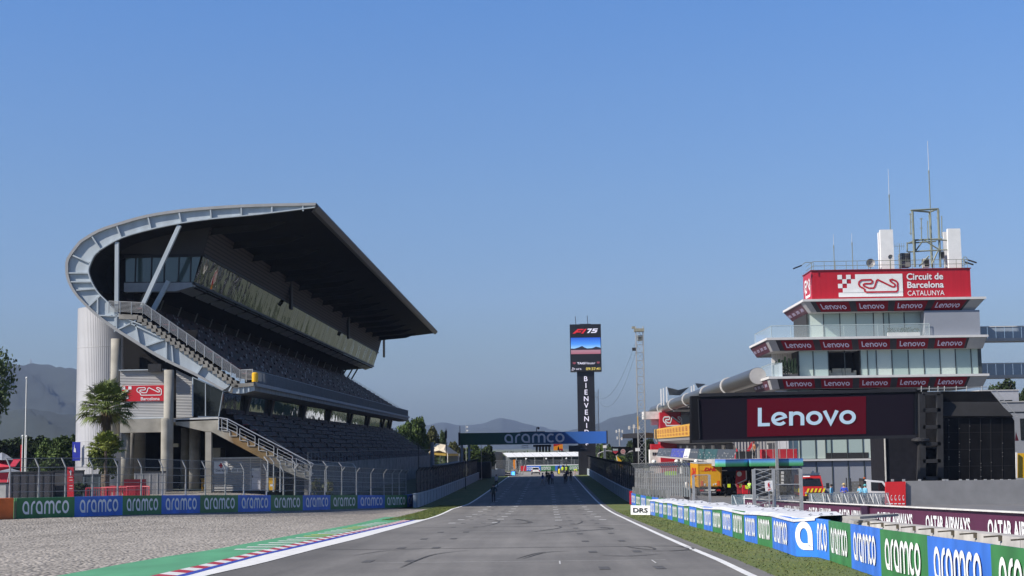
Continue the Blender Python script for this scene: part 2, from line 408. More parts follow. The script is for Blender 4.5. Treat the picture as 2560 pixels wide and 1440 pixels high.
# grass verges
m_grass = M('verge_grass', (.060,.085,.020), .95, 0, 0); n_, l_, b_ = nodes(m_grass)
g_ = n_.new('ShaderNodeNewGeometry'); r = ramp(m_grass.node_tree, [(.30,(.072,.108,.020)),(.5,(.100,.130,.028)),(.68,(.150,.155,.046))])
ad_ = n_.new('ShaderNodeMix'); ad_.data_type = 'FLOAT'; ad_.inputs[0].default_value = .35; l_.new(noise(n_, g_.outputs['Position'], .55, (1,.4,1), 4), ad_.inputs[2]); l_.new(noise(n_, g_.outputs['Position'], 7, (1,1,1), 8), ad_.inputs[3]); l_.new(ad_.outputs[0], r.inputs['Fac']); l_.new(r.outputs['Color'], b_.inputs['Base Color'])
bp = n_.new('ShaderNodeBump'); bp.inputs['Strength'].default_value = .8; bp.inputs['Distance'].default_value = .06; l_.new(noise(n_, g_.outputs['Position'], 14, det=6), bp.inputs['Height']); l_.new(bp.outputs['Normal'], b_.inputs['Normal'])
strip('right_verge', lambda y: xer(y)+.5, 8.2, -40, 300, -.006, m_grass, 2)
strip('left_verge', lambda y: -10.35 if y < 134 else -12.2, lambda y: xel(y)-.2, YGE, 300, .002, m_grass, 3)
# blades standing in the verges
m_blade = M('grass_blades', (.100,.132,.028), .9, var=.15, scale=1.2)
mb = MB(); R = random.Random(3)
for i in range(7000):
    y = 24+95*(R.random()**1.7); x = R.uniform(xer(y)+.5, 6.75); h = R.uniform(.012,.035)*(2.5 if R.random() < .03 else 1); a = R.random()*6.28; w = .008+.0004*y; mb.cur = 1 if R.random() < .45 else 0
    z = zg(x, y)-.01; dx, dy = math.cos(a)*w, math.sin(a)*w; lx, ly = R.uniform(-.05,.05), R.uniform(-.05,.05)
    mb.add([(x-dx,y-dy,z),(x+dx,y+dy,z),(x+lx,y+ly,z+h)], [(0,1,2)])
for i in range(7000):
    y = R.uniform(94, 145); x = R.uniform(-10.3, xel(y)-.3); h = R.uniform(.03,.07); a = R.random()*6.28; w = .05; mb.cur = 1 if R.random() < .4 else 0
    z = zg(x, y)-.01; dx, dy = math.cos(a)*w, math.sin(a)*w
    mb.add([(x-dx,y-dy,z),(x+dx,y+dy,z),(x+R.uniform(-.05,.05),y,z+h)], [(0,1,2)])
o = mb.build('grass', [m_blade, M('dry_grass_blades', (.14,.15,.042), .9, var=.15, scale=1.6)]); tag(o, 'short green grass blades on the verges beside the track', 'grass'); o['kind'] = 'stuff'
# grid boxes, patches, skid marks on the asphalt
m_patch = M('dark_asphalt_patch', (.082,.080,.079), .8, var=.25, scale=6)
mb = MB(); md = MB()
def flat(b, x0, x1, y0, y1, dz=.008):
    b.quad((x0,y0,zc(y0)+dz),(x1,y0,zc(y0)+dz),(x1,y1,zc(y1)+dz),(x0,y1,zc(y1)+dz))
for k in range(-6, 22):
    y = 84+8.9*k
    for x, s_ in ((-5.3,1),(-2.9,-1),(.6,1),(3.15,-1)):
        yy = y+(4.4 if x > 0 else 0)
        if k >= 0:
            flat(mb, x-.2, x+.2, yy, yy+1.1)
            if k % 3 == 0: flat(mb, x+.1*s_, x+.75*s_, yy+.95, yy+1.1) if s_ > 0 else flat(mb, x-.75, x-.1, yy+.95, yy+1.1)
        flat(md, x+.65*s_-.12, x+.65*s_+.12, yy-.6, yy+.6)
for y in (38.6, 66, 96, 124):                      # faint old lines across the track
    flat(mb, xel(y)+1.8+y*.02, xer(y)-1.2, y, y+.05 if y < 60 else y+.1, .006)
    flat(md, xel(y)+.4, xer(y)-.4, y+9, y+9.06+.002*y, .006)
flat(mb, .25, .285, 37.0, 38.6); flat(mb, 2.55, 2.585, 37.0, 38.6)
o = mb.build('grid_markings', M('worn_white_road_paint', (.52,.52,.51), .7, var=.3, scale=5)); o['kind'] = 'structure'
o = md.build('asphalt_patches', m_patch); o['kind'] = 'structure'
ms = MB()
SK = [[(1200,1317),(1230,1312),(1248,1305),(1240,1301),(1222,1298)],[(1255,1311),(1290,1310),(1322,1306),(1300,1300),(1272,1297)],[(1320,1331),(1360,1326),(1402,1319),(1385,1313)],
      [(1340,1336),(1400,1331),(1470,1326),(1524,1322),(1490,1318)],[(1560,1366),(1600,1372),(1634,1374),(1628,1369),(1590,1366)],[(1592,1377),(1660,1378),(1720,1374),(1700,1367),(1660,1365)],
      [(1405,1313),(1440,1311),(1455,1305),(1452,1302)],[(1290,1398),(1350,1382),(1420,1378)],
      [(1000,1420),(1080,1388),(1170,1376)],[(1500,1388),(1560,1391),(1640,1386)],[(880,1390),(960,1378),(1060,1372)]]
for k, s_ in enumerate(SK):
    for off in ((0,),(0,.16))[k % 2]:
        pts = [atG(a, b) for a, b in s_]; cs = spline([(p.x+off, p.y) for p in pts], 7); n = len(cs)
        w_ = .10 if k < 7 else .06; vs = []
        for i, (x, y) in enumerate(cs):
            a_ = cs[max(0,i-1)]; b2 = cs[min(n-1,i+1)]; dx, dy = b2[0]-a_[0], b2[1]-a_[1]; l = math.hypot(dx,dy) or 1; ww = w_*math.sin(math.pi*min(1,max(.02,(i+.5)/n)))**.6
            vs += [(x-dy/l*ww/2,y+dx/l*ww/2,zc(y)+.010+.0004*k),(x+dy/l*ww/2,y-dx/l*ww/2,zc(y)+.010+.0004*k)]
        ms.add(vs, [(2*i,2*i+2,2*i+3,2*i+1) for i in range(n-1)])
o = ms.build('skid_marks', M('tyre_rubber_marks', (.070,.068,.066), .8, var=.3, scale=4)); o['kind'] = 'structure'
# pit-entry paint behind the right-hand barrier
mb = MB()
for y0, y1, x0, x1 in ((112,119,9.5,23),(128,131,10,22),(121,123,10,23)): flat(mb, x0, x1, y0, y1, .01)
o = mb.build('pit_entry_paint', M('teal_road_paint', (.16,.42,.45), .7, var=.15, scale=1)); o['kind'] = 'structure'
# ================================================================== BARRIERS
def banner(parent, A, B, H, col, word=ARAMCO, box=(.12,.22,.88,.84), name='banner', lm=None, off=.015, back=.05):
    A = V(A); B = V(B); up = V((0,0,H)); e = (B-A).normalized(); nrm = e.cross(V((0,0,1))).normalized()
    mb = MB(); mb.prism([A, B, B+up, A+up], -nrm*back); o = mb.build(name, col, parent)
    if word: t = MB(); put2d(t, word, A, B, A+up, *box, off=off); t.build('lettering', lm or m_letter, o)
    return o
RB = [(1624,1286.4),(1657.7,1294),(1696.7,1305),(1726,1314.8),(1763,1324.5),(1806,1334.5),(1833,1343),(1864.7,1352.9),(1896,1360.5),(1931,1370),(1976,1386),(1990,1391),(2044,1393),(2074,1401),(2131,1421),(2205,1447)]
RBW = [atG(*p) for p in RB]
def rb_at(px):
    for (a, pa), (b, pb) in zip(zip(RB, RBW), zip(RB[1:], RBW[1:])):
        if a[0] <= px <= b[0]: return atX(px, 720, 1) and pa.lerp(pb, _frac(pa, pb, px))
def _frac(pa, pb, px):
    lo, hi = 0.0, 1.0
    for _ in range(30):
        m = (lo+hi)/2; p = pa.lerp(pb, m)-EYE; q = 1280+F*(p.dot(V((_x.x,_d.x,_u.x))))/-(p.dot(V((_x.z,_d.z,_u.z))))
        if q < px: lo = m
        else: hi = m
    return (lo+hi)/2
cuts = [1626,1638,1648,1657.7,1669,1681,1695,1710,1724,1741.6,1760,1781.7,1806,1831.5,1861.8,1894,1932,1977]
tb = thing('tyre_barrier', 'long tyre barrier wrapped in blue and green banners under a white cover', 'barrier', rb_at(1806))
tops = []
for i, (a, b) in enumerate(zip(cuts, cuts[1:])):
    A, B = rb_at(a), rb_at(b); banner(tb, A, B, .96+.02*math.sin(i*2.1), m_greenp if i % 2 else m_bluep)
K0, K1 = rb_at(1977), rb_at(2044); KM = rb_at(1990)
e = (K1-KM).normalized()
mb = MB(); up = V((0,0,.97))
mb.loft([K0, KM, K1], [K0+up, KM+up, K1+up]); end_ = mb.build('banner', M('bright_blue_vinyl', (.03,.19,.70), .42, var=.08), tb, label='bright blue end banner with one large white letter')
t = MB(); put2d(t, g_a(.23), KM, K1, KM+up, .02, .18, .82, .92, off=.02); t.build('lettering', m_letter, end_)
mw = M('white_plastic_sheet', (.60,.61,.64), .6, var=.16, scale=2.2, bump=.6)
Tl = [rb_at(c) for c in cuts]+[KM, K1]
mb = MB(); A = []; Bq = []; C_ = []
for i, p in enumerate(Tl):
    w = 1.25 if i < len(Tl)-1 else .8; j = .03*math.sin(i*1.7)
    A.append(p+V((-.04,0,.95+j))); Bq.append(p+V((.12,0,1.01+j))); C_.append(p+V((w,.1,1.06+.05*math.sin(i*2.3))))
D_ = [p+V((.02,0,-1.0)) for p in C_]; A0 = [p+V((0,0,-.05)) for p in A]
mb.loft(A0, A); mb.loft(A, Bq); mb.loft(Bq, C_); mb.loft(C_, D_); mb.build('top_cover', mw, tb)
mb = MB()                                           # lacing eyelets and folds on the cover
for i in range(len(Bq)-2):
    for q in range(3):
        p = Bq[i].lerp(C_[i+1], .3+.22*q)+V((0,0,.035)); mb.bar(p, p+V((.12,.28,.012)), .018, .018)
mb.split('lacing', M('grey_rope', (.30,.30,.32), .8), tb)
# nearer concrete barrier with banners
nb = thing('concrete_barrier', 'white concrete barrier carrying blue and green banners at the lower right corner', 'barrier', V((6.9,30,zc(30))))
cuts2 = [2044,2074,2129.6,2204]; P2 = [rb_at(c) for c in cuts2]
d = V((P2[-1].x-.02, 26.3, zc(26.3))); P2 += [d, V((d.x-.02,22.5,zc(22.5))), V((d.x-.02,19.1,zc(19.1))), V((d.x,15.7,zc(15.7)))]
for i, (a, b) in enumerate(zip(P2, P2[1:])):
    if i == 0: banner(nb, a, b, .97, M('bright_blue_vinyl', (.03,.19,.70)), join2d([shift(ribbon([(.1,0),(.1,.6)]+arc(.38,.6,.28,.3,180,0,8)+[(.66,0)], .19), 0), shift(ribbon(arc(.45,.5,.35,.4,52,308,12), .19), 1.0), shift(ribbon(arc(.45,.5,.35,.4,0,360,16)[:-1], .19, True), 1.95)]), (.05,.2,.9,.9))
    else: banner(nb, a, b, .95+.01*math.sin(i), m_bluep if i % 2 == 0 else m_greenp)
mb = MB(); zt = .93
for y0, y1 in ((12.4,16.58),(16.6,20.68),(20.7,24.78),(24.8,28.88),(28.9,33.03),(33.05,37.6)):
    for ya, yb in ((y0,y1),):
        mb.hexa([(7.5,ya,zc(ya)),(7.95,ya,zc(ya)),(7.95,yb,zc(yb)),(7.5,yb,zc(yb))],[(7.55,ya,zc(ya)+.95),(7.9,ya,zc(ya)+.95),(7.9,yb,zc(yb)+.95),(7.55,yb,zc(yb)+.95)])
mb.build('concrete_block', M('whitewashed_concrete', (.42,.40,.375), .85, var=.3, scale=1.6, bump=.2), nb)
mb = MB()
for y in [18.3+1.5*i for i in range(13)]:
    mb.bar((7.25,y,zc(y)+.93),(7.53,y+.03,zc(y)+.945),.025,.025); mb.box((7.50,y-.03,zc(y)+.86),(7.545,y+.04,zc(y)+.955))
mb.split('bracket', M('rusty_dark_steel', (.10,.085,.06), .7, var=.3, scale=8), nb)
mb = MB(); mb.hexa([(7.35,37.7,zc(37)+.2),(8.3,37.7,zc(37)+.2),(8.3,40,zc(37)+.2),(7.35,40,zc(37)+.2)],[(7.5,37.9,zc(37)+.9),(8.2,37.9,zc(37)+.9),(8.2,39.8,zc(37)+.96),(7.5,39.8,zc(37)+.96)])
mb.bar((7.3,37.2,zc(37)+1.02),(8.5,38.4,zc(37)+1.02),.5,.06)
tag(mb.build('conveyor_crate', M('grey_crate', (.32,.31,.29), .7, var=.2)), 'grey crate with dark lid wedged behind the barrier joint', 'crate')
# pit-entry barrier further away, behind the sign board
pb = thing('pit_entry_barrier', 'low barrier of small blue and green banners under the grey mesh fence', 'barrier', (7.6,118,zc(118)))
PP = [V((7.6+.35*(1-i/7),97+43*i/7,0)) for i in range(8)]
for i in range(7):
    a, b = PP[i+1], PP[i]
    for p in (a, b): p.z = zc(p.y)
    banner(pb, a, b, 1.05, m_greenp if i % 2 else m_bluep)
mb = MB(); mb.box((7.45,140,zc(140)),(7.75,140.5,zc(140)+1.2)); mb.build('end_post', m_red, pb)
# left barrier
LB = [(40.5,1297),(186,1292.5),(306,1287.5),(403.6,1285),(500,1282.5),(595,1280),(677,1278),(757,1276),(826,1273.5),(894,1271.5),(962,1269.5),(1018,1268),(1039,1264.5)]
LW = [atG(*p) for p in LB]
lb = thing('banner_barrier', 'barrier of alternating green and blue banners between gravel and grandstand', 'barrier', LW[5])
for i, (a, b) in enumerate(zip(LW, LW[1:])):
    banner(lb, a, b, 1.1, m_bluep if i % 2 else m_greenp, ARAMCO if i < 11 else join2d([shift(g_a(),0), shift(ribbon([(.1,0),(.1,.5)]+arc(.45,.5,.35,.4,180,95,6),.19),1.06), shift(ribbon(arc(.45,.5,.35,.4,52,308,10),.19),1.7)]), (.1,.2,.9,.85), back=.5)
ob = thing('orange_barrier', 'orange block barrier at the left edge next to the green banner', 'barrier', LW[0]+V((-2,-1,0)))
e = (LW[1]-LW[0]).normalized(); a = LW[0]-e*6+V((0,-.3,0)); b = LW[0]-e*.05+V((0,-.3,0))
banner(ob, a.lerp(b,.82), b, 1.12, m_orange, None, name='orange_block', back=.7); banner(ob, a, a.lerp(b,.81), 1.1, M('pale_blue_vinyl', (.3,.36,.5), .5), None, name='pale_block', back=.7)
# concrete walls along the straight
m_wall = M('pale_blue_wall', (.34,.39,.44), .75, var=.15, scale=1.1)
def long_wall(name, label, xw, y0, y1, H, mat, seg=4, th=.35, zf=zc):
    t = thing(name, label, 'wall', (xw,(y0+y1)/2,zf((y0+y1)/2))); mb = MB(); y = y0
    while y < y1:
        b = min(y+seg, y1); x0 = xw(y) if callable(xw) else xw
        mb.hexa([(x0,y+.03,zf(y)-.1),(x0+th,y+.03,zf(y)-.1),(x0+th,b,zf(b)-.1),(x0,b,zf(b)-.1)],[(x0,y+.03,zf(y)+H),(x0+th,y+.03,zf(y)+H),(x0+th,b,zf(b)+H),(x0,b,zf(b)+H)]); y = b
    mb.build('wall_panels', mat, t)
    mb = MB(); y = y0
    while y < y1:
        x0 = xw; side = x0+th if x0 < 0 else x0; mb.box((side-.03,y-.06,zf(y)),(side+.03,y+.06,zf(y)+H+.03)); y += seg
    mb.build('joint_strip', M('wall_joint', (.16,.18,.21), .7), t)
    mb = MB(); y = y0
    while y < y1: b = min(y+seg*3, y1); mb.hexa([(xw-.04,y,zf(y)+H),(xw+th+.04,y,zf(y)+H),(xw+th+.04,b,zf(b)+H),(xw-.04,b,zf(b)+H)],[(xw-.04,y,zf(y)+H+.06),(xw+th+.04,y,zf(y)+H+.06),(xw+th+.04,b,zf(b)+H+.06),(xw-.04,b,zf(b)+H+.06)]); y = b
    mb.build('coping', M('wall_coping', (.45,.5,.54), .7), t); return t
long_wall('track_wall', 'pale blue grey concrete wall left of the straight in shade', -12.15, 138, 276, 1.2, m_wall)
long_wall('pit_wall', 'pale blue pit wall right of the straight under dark netting', 7.75, 140.5, 305, 1.15, m_wall)
mb = MB(); pts = [V((-12.1,276,0)),V((-11.7,282,0)),V((-10.9,288,0)),V((-9.6,293,0)),(V((-8.2,296,0)))]
for a, b in zip(pts, pts[1:]): mb.hexa([a+V((-.3,0,-.1)),a+V((0,0,-.1)),b+V((0,0,-.1)),b+V((-.3,0,-.1))],[a+V((-.3,0,1.5)),a+V((0,0,1.5)),b+V((0,0,1.3)),b+V((-.3,0,1.3))])
tag(mb.build('curved_wall', m_wall), 'pale wall curving away at the far end of left verge', 'wall')
# ================================================================== FENCES
m_net_d = netting('dark_debris_net', (.03,.03,.035), .80, 3); m_net = netting('chain_link', (.09,.09,.09), .20, 14); m_net_g = netting('grey_mesh', (.15,.155,.16), .34, 10)
def fence(name, label, pts, spacing, h, over, net, zbase=0, postr=.055, pm=None, rails=(1.0,), n_first=0, exact=False):
    t = thing(name, label, 'fence', pts[0]); pm = pm or m_galv; o3 = V(over)
    P = []
    if exact: P = [V(p) for p in pts]
    else:
        for a, b in zip(pts, pts[1:]):
            a = V(a); b = V(b); n = max(1, round((b-a).length/spacing))
            P += [a.lerp(b, i/n) for i in range(n)]
        P.append(V(pts[-1]))
    for i, p in enumerate(P):
        mb = MB(); q = p+V((0,0,h)); mb.tube(p, p.lerp(q,.45), postr*1.35); mb.tube(p.lerp(q,.45), q, postr)
        if o3.length: mb.tube(q, q+o3, postr)
        if i < 98: mb.build('fence_post', pm, t)
    mb = MB()
    for a, b in zip(P, P[1:]):
        up = V((0,0,h)); mb.quad(a, b, b+up, a+up)
        if o3.length: mb.quad(a+up, b+up, b+up+o3, a+up+o3)
    mb.build('mesh_panel', net, t)
    mb = MB()
    for r in rails:
        for a, b in zip(P, P[1:]): up = V((0,0,h*r)); mb.tube(a+up, b+up, .018, 4)
    if o3.length:
        for a, b in zip(P, P[1:]): up = V((0,0,h))+o3; mb.tube(a+up, b+up, .018, 4)
    mb.build('wire', pm, t); return t
up11 = V((0,0,1.1)); nrmL = V((-.89,.46,0))
px_posts = [33,105,172,240,303,362,415,473,522,572,618,675,717,746]
def lw_at(px):
    for (a, pa), (b, pb) in zip(zip(LB, LW), zip(LB[1:], LW[1:])):
        if a[0]-12 <= px <= b[0]: return pa.lerp(pb, _frac(pa, pb, px) if px > a[0] else -.05)
fence('catch_fence', 'wire fence with pale posts bent to the left above the banner barrier', [lw_at(p)+up11*.9+nrmL*.3 for p in px_posts], 3, 1.75, (-.26,.1,.5), m_net, rails=(.25,.5,.75,1.0), exact=True, postr=.046, pm=M('dull_steel', (.26,.265,.27), .5, .2, .1, 6))
fence('debris_fence', 'wire fence with posts bent to the right near the end of the banner barrier', [lw_at(p)+up11*.9+nrmL*.3 for p in (745,782,820,862,899,935,967,988,1005,1022)], 3, 2.0, (.30,-.15,.38), m_net_g, rails=(.2,.4,.6,.8,1.0), exact=True, postr=.046, pm=M('dull_steel', (.26,.265,.27), .5, .2, .1, 6))
fence('inner_fence', 'second row of grey posts standing behind the debris fence', [lw_at(p)+V((-1.5,5,1.2)) for p in (690,705,722,760,800,840,880,915)], 3, 2.2, (-.3,.1,.35), m_net, rails=(.5,1.0), exact=True, postr=.05)
fence('straight_fence', 'dark netted fence above the left wall of the straight', [V((-12.0,y,zc(y)+1.25)) for y in range(140, 262, 4)], 4, 2.0, (.35,0,.35), m_net_d, rails=(.5,1.0), exact=True, pm=m_dark)
fence('pit_wall_fence', 'dark netted fence along the pit wall in shade', [V((7.95,y,zc(y)+1.2)) for y in range(141, 300, 4)], 4, 2.3, (-.45,0,.35), m_net_d, rails=(.3,.6,1.0), exact=True, pm=m_dark)
fence('pit_entry_fence', 'sunlit grey mesh fence with dense posts and an outward bent top', [V((8.0+2.8*(i/27)**1.1, 140-23*(i/27), zc(140-23*(i/27))+1.0)) for i in range(28)], 1, 2.25, (-.35,-.15,.45), m_net_g, rails=(.33,.66,1.0), exact=True, postr=.045, pm=M('dull_steel', (.26,.265,.27), .5, .2, .1, 6))
for i in range(12):
    x, y = 7.75+.02*i, 139-3.4*i; tag(MB().box((x-.09,y-.12,zc(y)+1.0),(x+.09,y+.12,zc(y)+1.6)).build('barrier_box', M('grey_cabinet', (.22,.22,.21), .5)), 'small grey box in the row on top of the pit entry barrier', 'box', 'small grey boxes on the pit entry barrier')
# ================================================================== GRANDSTAND
Y0, Y1 = 128.0, 272.0
GZ = 2.0
def P0(x, y, dy=0): return atY(x, y, Y0)+V((0,dy,0))
gs = thing('grandstand', 'huge grandstand with a sweeping curved steel roof edge left of the track', 'grandstand', (-30,Y0,GZ))
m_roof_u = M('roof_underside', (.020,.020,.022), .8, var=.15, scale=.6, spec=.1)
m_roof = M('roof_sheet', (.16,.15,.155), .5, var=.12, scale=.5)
OUT = [(790,506.5),(715,507.5),(640,509.5),(585,512),(530.5,515.6),(446,523.5),(364,536.7),(298,555),(245.5,573),(206,596),(179.6,621),(166,645),(162.6,670),(164.3,691),(173,715),(190,741),(216.5,769),(245.5,795),(282.5,823),(340.5,860),(400,896.7),(483,937),(525,959),(555.6,977),(580.6,984.5),(605.6,985),(634.7,976)]
INN = [(786,519),(742,530),(695,534),(640,537),(585,542),(530.5,547.5),(451,558.5),(377.5,573.5),(303.6,595),(251,624),(230,647),(221,674),(224,691),(232,709.5),(245.5,730.6),(266.6,752),(288,773),(309,792.6),(340,802),(377.5,821),(430,857),(464,880),(511,913),(566,952),(574,962)]
def smooth(pts, n=4): return spline(pts, n)
OUTs = smooth(OUT); INNs = smooth(INN)
def resample(pts, n):
    L = [0]
    for a, b in zip(pts, pts[1:]): L.append(L[-1]+math.hypot(b[0]-a[0], b[1]-a[1]))
    out = []; k = 0
    for i in range(n):
        t = L[-1]*i/(n-1)
        while k < len(L)-2 and L[k+1] < t: k += 1
        f = (t-L[k])/max(1e-9, L[k+1]-L[k]); out.append((pts[k][0]+(pts[k+1][0]-pts[k][0])*f, pts[k][1]+(pts[k+1][1]-pts[k][1])*f))
    return out
# pair outer/inner stations by cutting both curves at matching key points
keys_o = [0,2,4,5,6,7,8,9,10,11,12,13,14,15,16,17,18,19,20,21,22,23]
keys_i = [0,3,5,6,7,8,9,10,10,11,11,12,13,14,15,16,17,19,20,22,23,24]
SO = [OUT[k] for k in keys_o]; SI = [INN[k] for k in keys_i]
SO[8] = (192,608); SI[7] = (246,629); SI[8] = (236,638); SI[9] = (226,658); SI[10] = (221,674); SI[11]=(223,687)
SO = smooth(SO, 3); SI = smooth(SI, 3)
# roof shell: from the lip over the top and round the back
iroof = next(i for i, p in enumerate(SO) if i > 20 and p[1] > 735)
mb = MB(); e = V((0, Y1-Y0-.5, 0))
top = [P0(*p)+V((0,.5,0)) for p in SO[:iroof]]; bot = [P0(*p)+V((0,.5,0)) for p in SI[:iroof]]
rs = MB(); rs.loft(top, [p+e for p in top]); rs.quad(top[0], bot[0], bot[0]+e, top[0]+e); rs.build('roof', m_roof, gs, True)
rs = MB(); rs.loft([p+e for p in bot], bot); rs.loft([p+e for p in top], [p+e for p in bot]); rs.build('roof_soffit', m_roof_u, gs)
for k in range(15):                                     # cross ribs under the roof
    y = 4+9.6*k; mb = MB(); A = [p+V((0,y,-.02)) for p in bot[2:18]]; B = [p+V((0,y,-.62)) for p in bot[2:18]]; B[0] = A[0]+V((0,0,-.12))
    mb.loft(A, B); mb.loft([p+V((0,.22,0)) for p in B], [p+V((0,.22,0)) for p in A]); mb.loft(B, [p+V((0,.22,0)) for p in B]); mb.build('roof_rib', M('rib_steel', (.024,.024,.025), .7, spec=.15), gs)
mb = MB(); mb.prism([P0(776,527,.6), P0(790,508,.6), P0(793,513,.6), P0(784,524,.6)], (0,Y1-Y0-.8,0)); mb.build('roof_gutter', M('gutter_metal', (.10,.09,.085), .45), gs)
# curved end frame
fr = MB(); A = [P0(*p) for p in SO]; B = [P0(*p) for p in SI]
fr.loft([p+V((0,.30,0)) for p in B], [p+V((0,.30,0)) for p in A]); fr.build('end_plate', m_steel, gs)
def flange(line, other, name, w=.20, mat=None):
    mb = MB(); L1 = []; L2 = []
    for a, b in zip(line, other):
        d = (b-a).normalized()*w; L1.append(a); L2.append(a+d)
    f0 = [p+V((0,.05,0)) for p in L1]; f1 = [p+V((0,.05,0)) for p in L2]; g0 = [p+V((0,.34,0)) for p in L1]; g1 = [p+V((0,.34,0)) for p in L2]
    mb.loft(f0, f1); mb.loft(f1, g1); mb.loft(g0, f0); mb.build(name, mat or m_steel, gs); return
flange(A, B, 'outer_flange', .24, M('flange_steel', (.33,.33,.33), .4, .0, .08)); flange(B, A, 'inner_flange', .10)
def stiff(p, q, w=.12):
    mb = MB(); mb.bar(P0(*p, .19), P0(*q, .19), .23, w, up=(P0(*q)-P0(*p)).cross(V((0,1,0)))); mb.build('stiffener', m_steel, gs)
for p, q in [((756,509),(757,527)),((679,510),(679,532)),((602,513),(603,539)),((525,518),(527,546)),((446,526),(452,557)),((368,538),(376,571)),((289,560),(302,594)),((227,588),(249,622)),((181,638),(222,656)),((170,682),(221,682)),((176,704),(226,704)),((190,725),(239,721)),((221,765),(250,738)),((243,745),(243,788)),((245,788),(300,790)),((290,775),(290,822)),((284,828),(325,808)),((325,808),(340,800)),((325,808),(412,848)),((338,811),(347,858)),((354,868),(412,848)),((415,850),(415,905)),((428,858),(432,912)),((490,937),(506,912)),((572,978),(582,958)),((596,964),(596,983)),((608,964),(608,982)),((621,964),(621,979))]:
    stiff(p, q)
mb = MB(); mb.prism([P0(*p, .25) for p in ((580,963),(634,959),(634.7,976),(605.6,984),(580,983))], (0,.1,0)); mb.build('nose_plate', m_steel, gs)
# struts in the end opening
mb = MB(); mb.bar(P0(290.5,604,.3), P0(289,815,.3), .32, .32, up=(0,1,0)); mb.build('strut', m_steel, gs)
mb = MB(); mb.bar(P0(447,562,.3), P0(352,768,.3), .34, .34, up=(0,1,0)); mb.build('strut', m_steel, gs)
# press box under the roof
YB = Y0+4
def PB(x, y, dy=0): return atY(x, y, YB)+V((0,dy,0))
L = Y1-YB-1
m_brick = M('slatted_brick', (.075,.052,.046), .8, 0, 0)
n_, l_, b_ = nodes(m_brick); g_ = n_.new('ShaderNodeNewGeometry'); wv = n_.new('ShaderNodeTexWave'); wv.bands_direction = 'Z'; wv.inputs['Scale'].default_value = .95
rr = ramp(m_brick.node_tree, [(.15,(.018,.013,.012)),(.5,(.062,.045,.040))]); l_.new(g_.outputs['Position'], wv.inputs['Vector']); l_.new(wv.outputs['Fac'], rr.inputs['Fac']); l_.new(rr.outputs['Color'], b_.inputs['Base Color'])
mb = MB(); mb.quad(PB(508,638), PB(508,638,L), PB(531,556,L), PB(531,556)); mb.build('brick_facade', m_brick, gs)
m_mirror = glassy('mirror_glass', (.045,.060,.055), .035, .24, .35, metal=.75)
mb = MB(); a, b = PB(485,706), PB(508,640)
for k in range(48):
    y0_, y1_ = L*k/48, L*(k+1)/48-.04; t_ = .02*math.sin(k*2.3)
    mb.quad(a+V((t_,y0_,0)), a+V((-t_,y1_,0)), b+V((-t_*.5,y1_,0)), b+V((t_*.5,y0_,0)))
mb.build('press_window', m_mirror, gs)
mb = MB(); mb.bar(PB(509,638), PB(509,638,L), .18, .22); mb.bar(PB(484,708), PB(484,708,L), .25, .22); mb.build('window_frame', m_dark, gs)
mb = MB(); mb.quad(PB(483,716), PB(300,730), PB(300,730,L), PB(483,716,L)); mb.build('box_underside', m_roof_u, gs)
for k in range(22):
    y = k*L/22+.4; mb = MB(); a = PB(482,711,y); b = PB(440,729,y); mb.hexa([a+V((-1.3,0,-.55)), a+V((0,0,-.1)), a+V((0,5.2,-.1)), a+V((-1.3,5.2,-.55))],[a+V((-1.3,0,0)), a+V((-.1,0,.0)), a+V((-.1,5.2,.0)), a+V((-1.3,5.2,0))]); mb.build('soffit_bracket', M('soffit_grey', (.26,.28,.31), .5), gs)
m_endw = M('dark_render', (.040,.036,.036), .8, var=.15, scale=.5)
mb = MB(); mb.poly([PB(372,578), PB(531,550), PB(508,638), PB(500,640), PB(300,634), PB(300,598)]); mb.build('end_wall', m_endw, gs)
m_eg = glassy('green_glass', (.055,.085,.085), .06, spec=.8)
mb = MB(); mb.poly([PB(314,644), PB(502,640), PB(484,705), PB(314,705)]); mb.build('end_window', m_eg, gs)
mb = MB()
for x in (340,380,412,448,478): mb.bar(PB(x,643,-.05), PB(x-2,705,-.05), .09, .1, up=(0,1,0))
mb.bar(PB(312,642,-.06), PB(503,638,-.06), .12, .25); mb.build('window_frame', m_dark, gs)
mb = MB(); mb.prism([PB(310,707), PB(484,706), PB(482,716), PB(440,728), PB(310,730)], (0,1.0,0)); mb.build('floor_edge', M('soffit_grey', (.26,.28,.31), .5), gs)
mb = MB(); mb.box((P0(300,600).x-.5, YB+.5, P0(300,860).z), (P0(300,600).x, Y1, P0(300,590).z)); mb.box((P0(215,700).x, YB+1, P0(300,770).z), (P0(300,600).x, YB+1.4, P0(300,590).z)); mb.build('rear_wall', m_roof_u, gs)
# hanging screens under the box front and speakers
for px, py in ((742,880),(1172,1100),(1440,1240)):
    q = (480+px/3, 480+py/3); 
    y = (-30.7+1.2)*F/(q[0]-1368); p = atY(q[0], q[1], y); mb = MB(); mb.box((p.x-.15,y-.6,p.z), (p.x+.15,y+.6,p.z+3.6)); mb.tube((p.x,y,p.z+3.6),(p.x,y,p.z+6.0),.1)
    mb.build('loudspeaker_column', m_dark, gs)
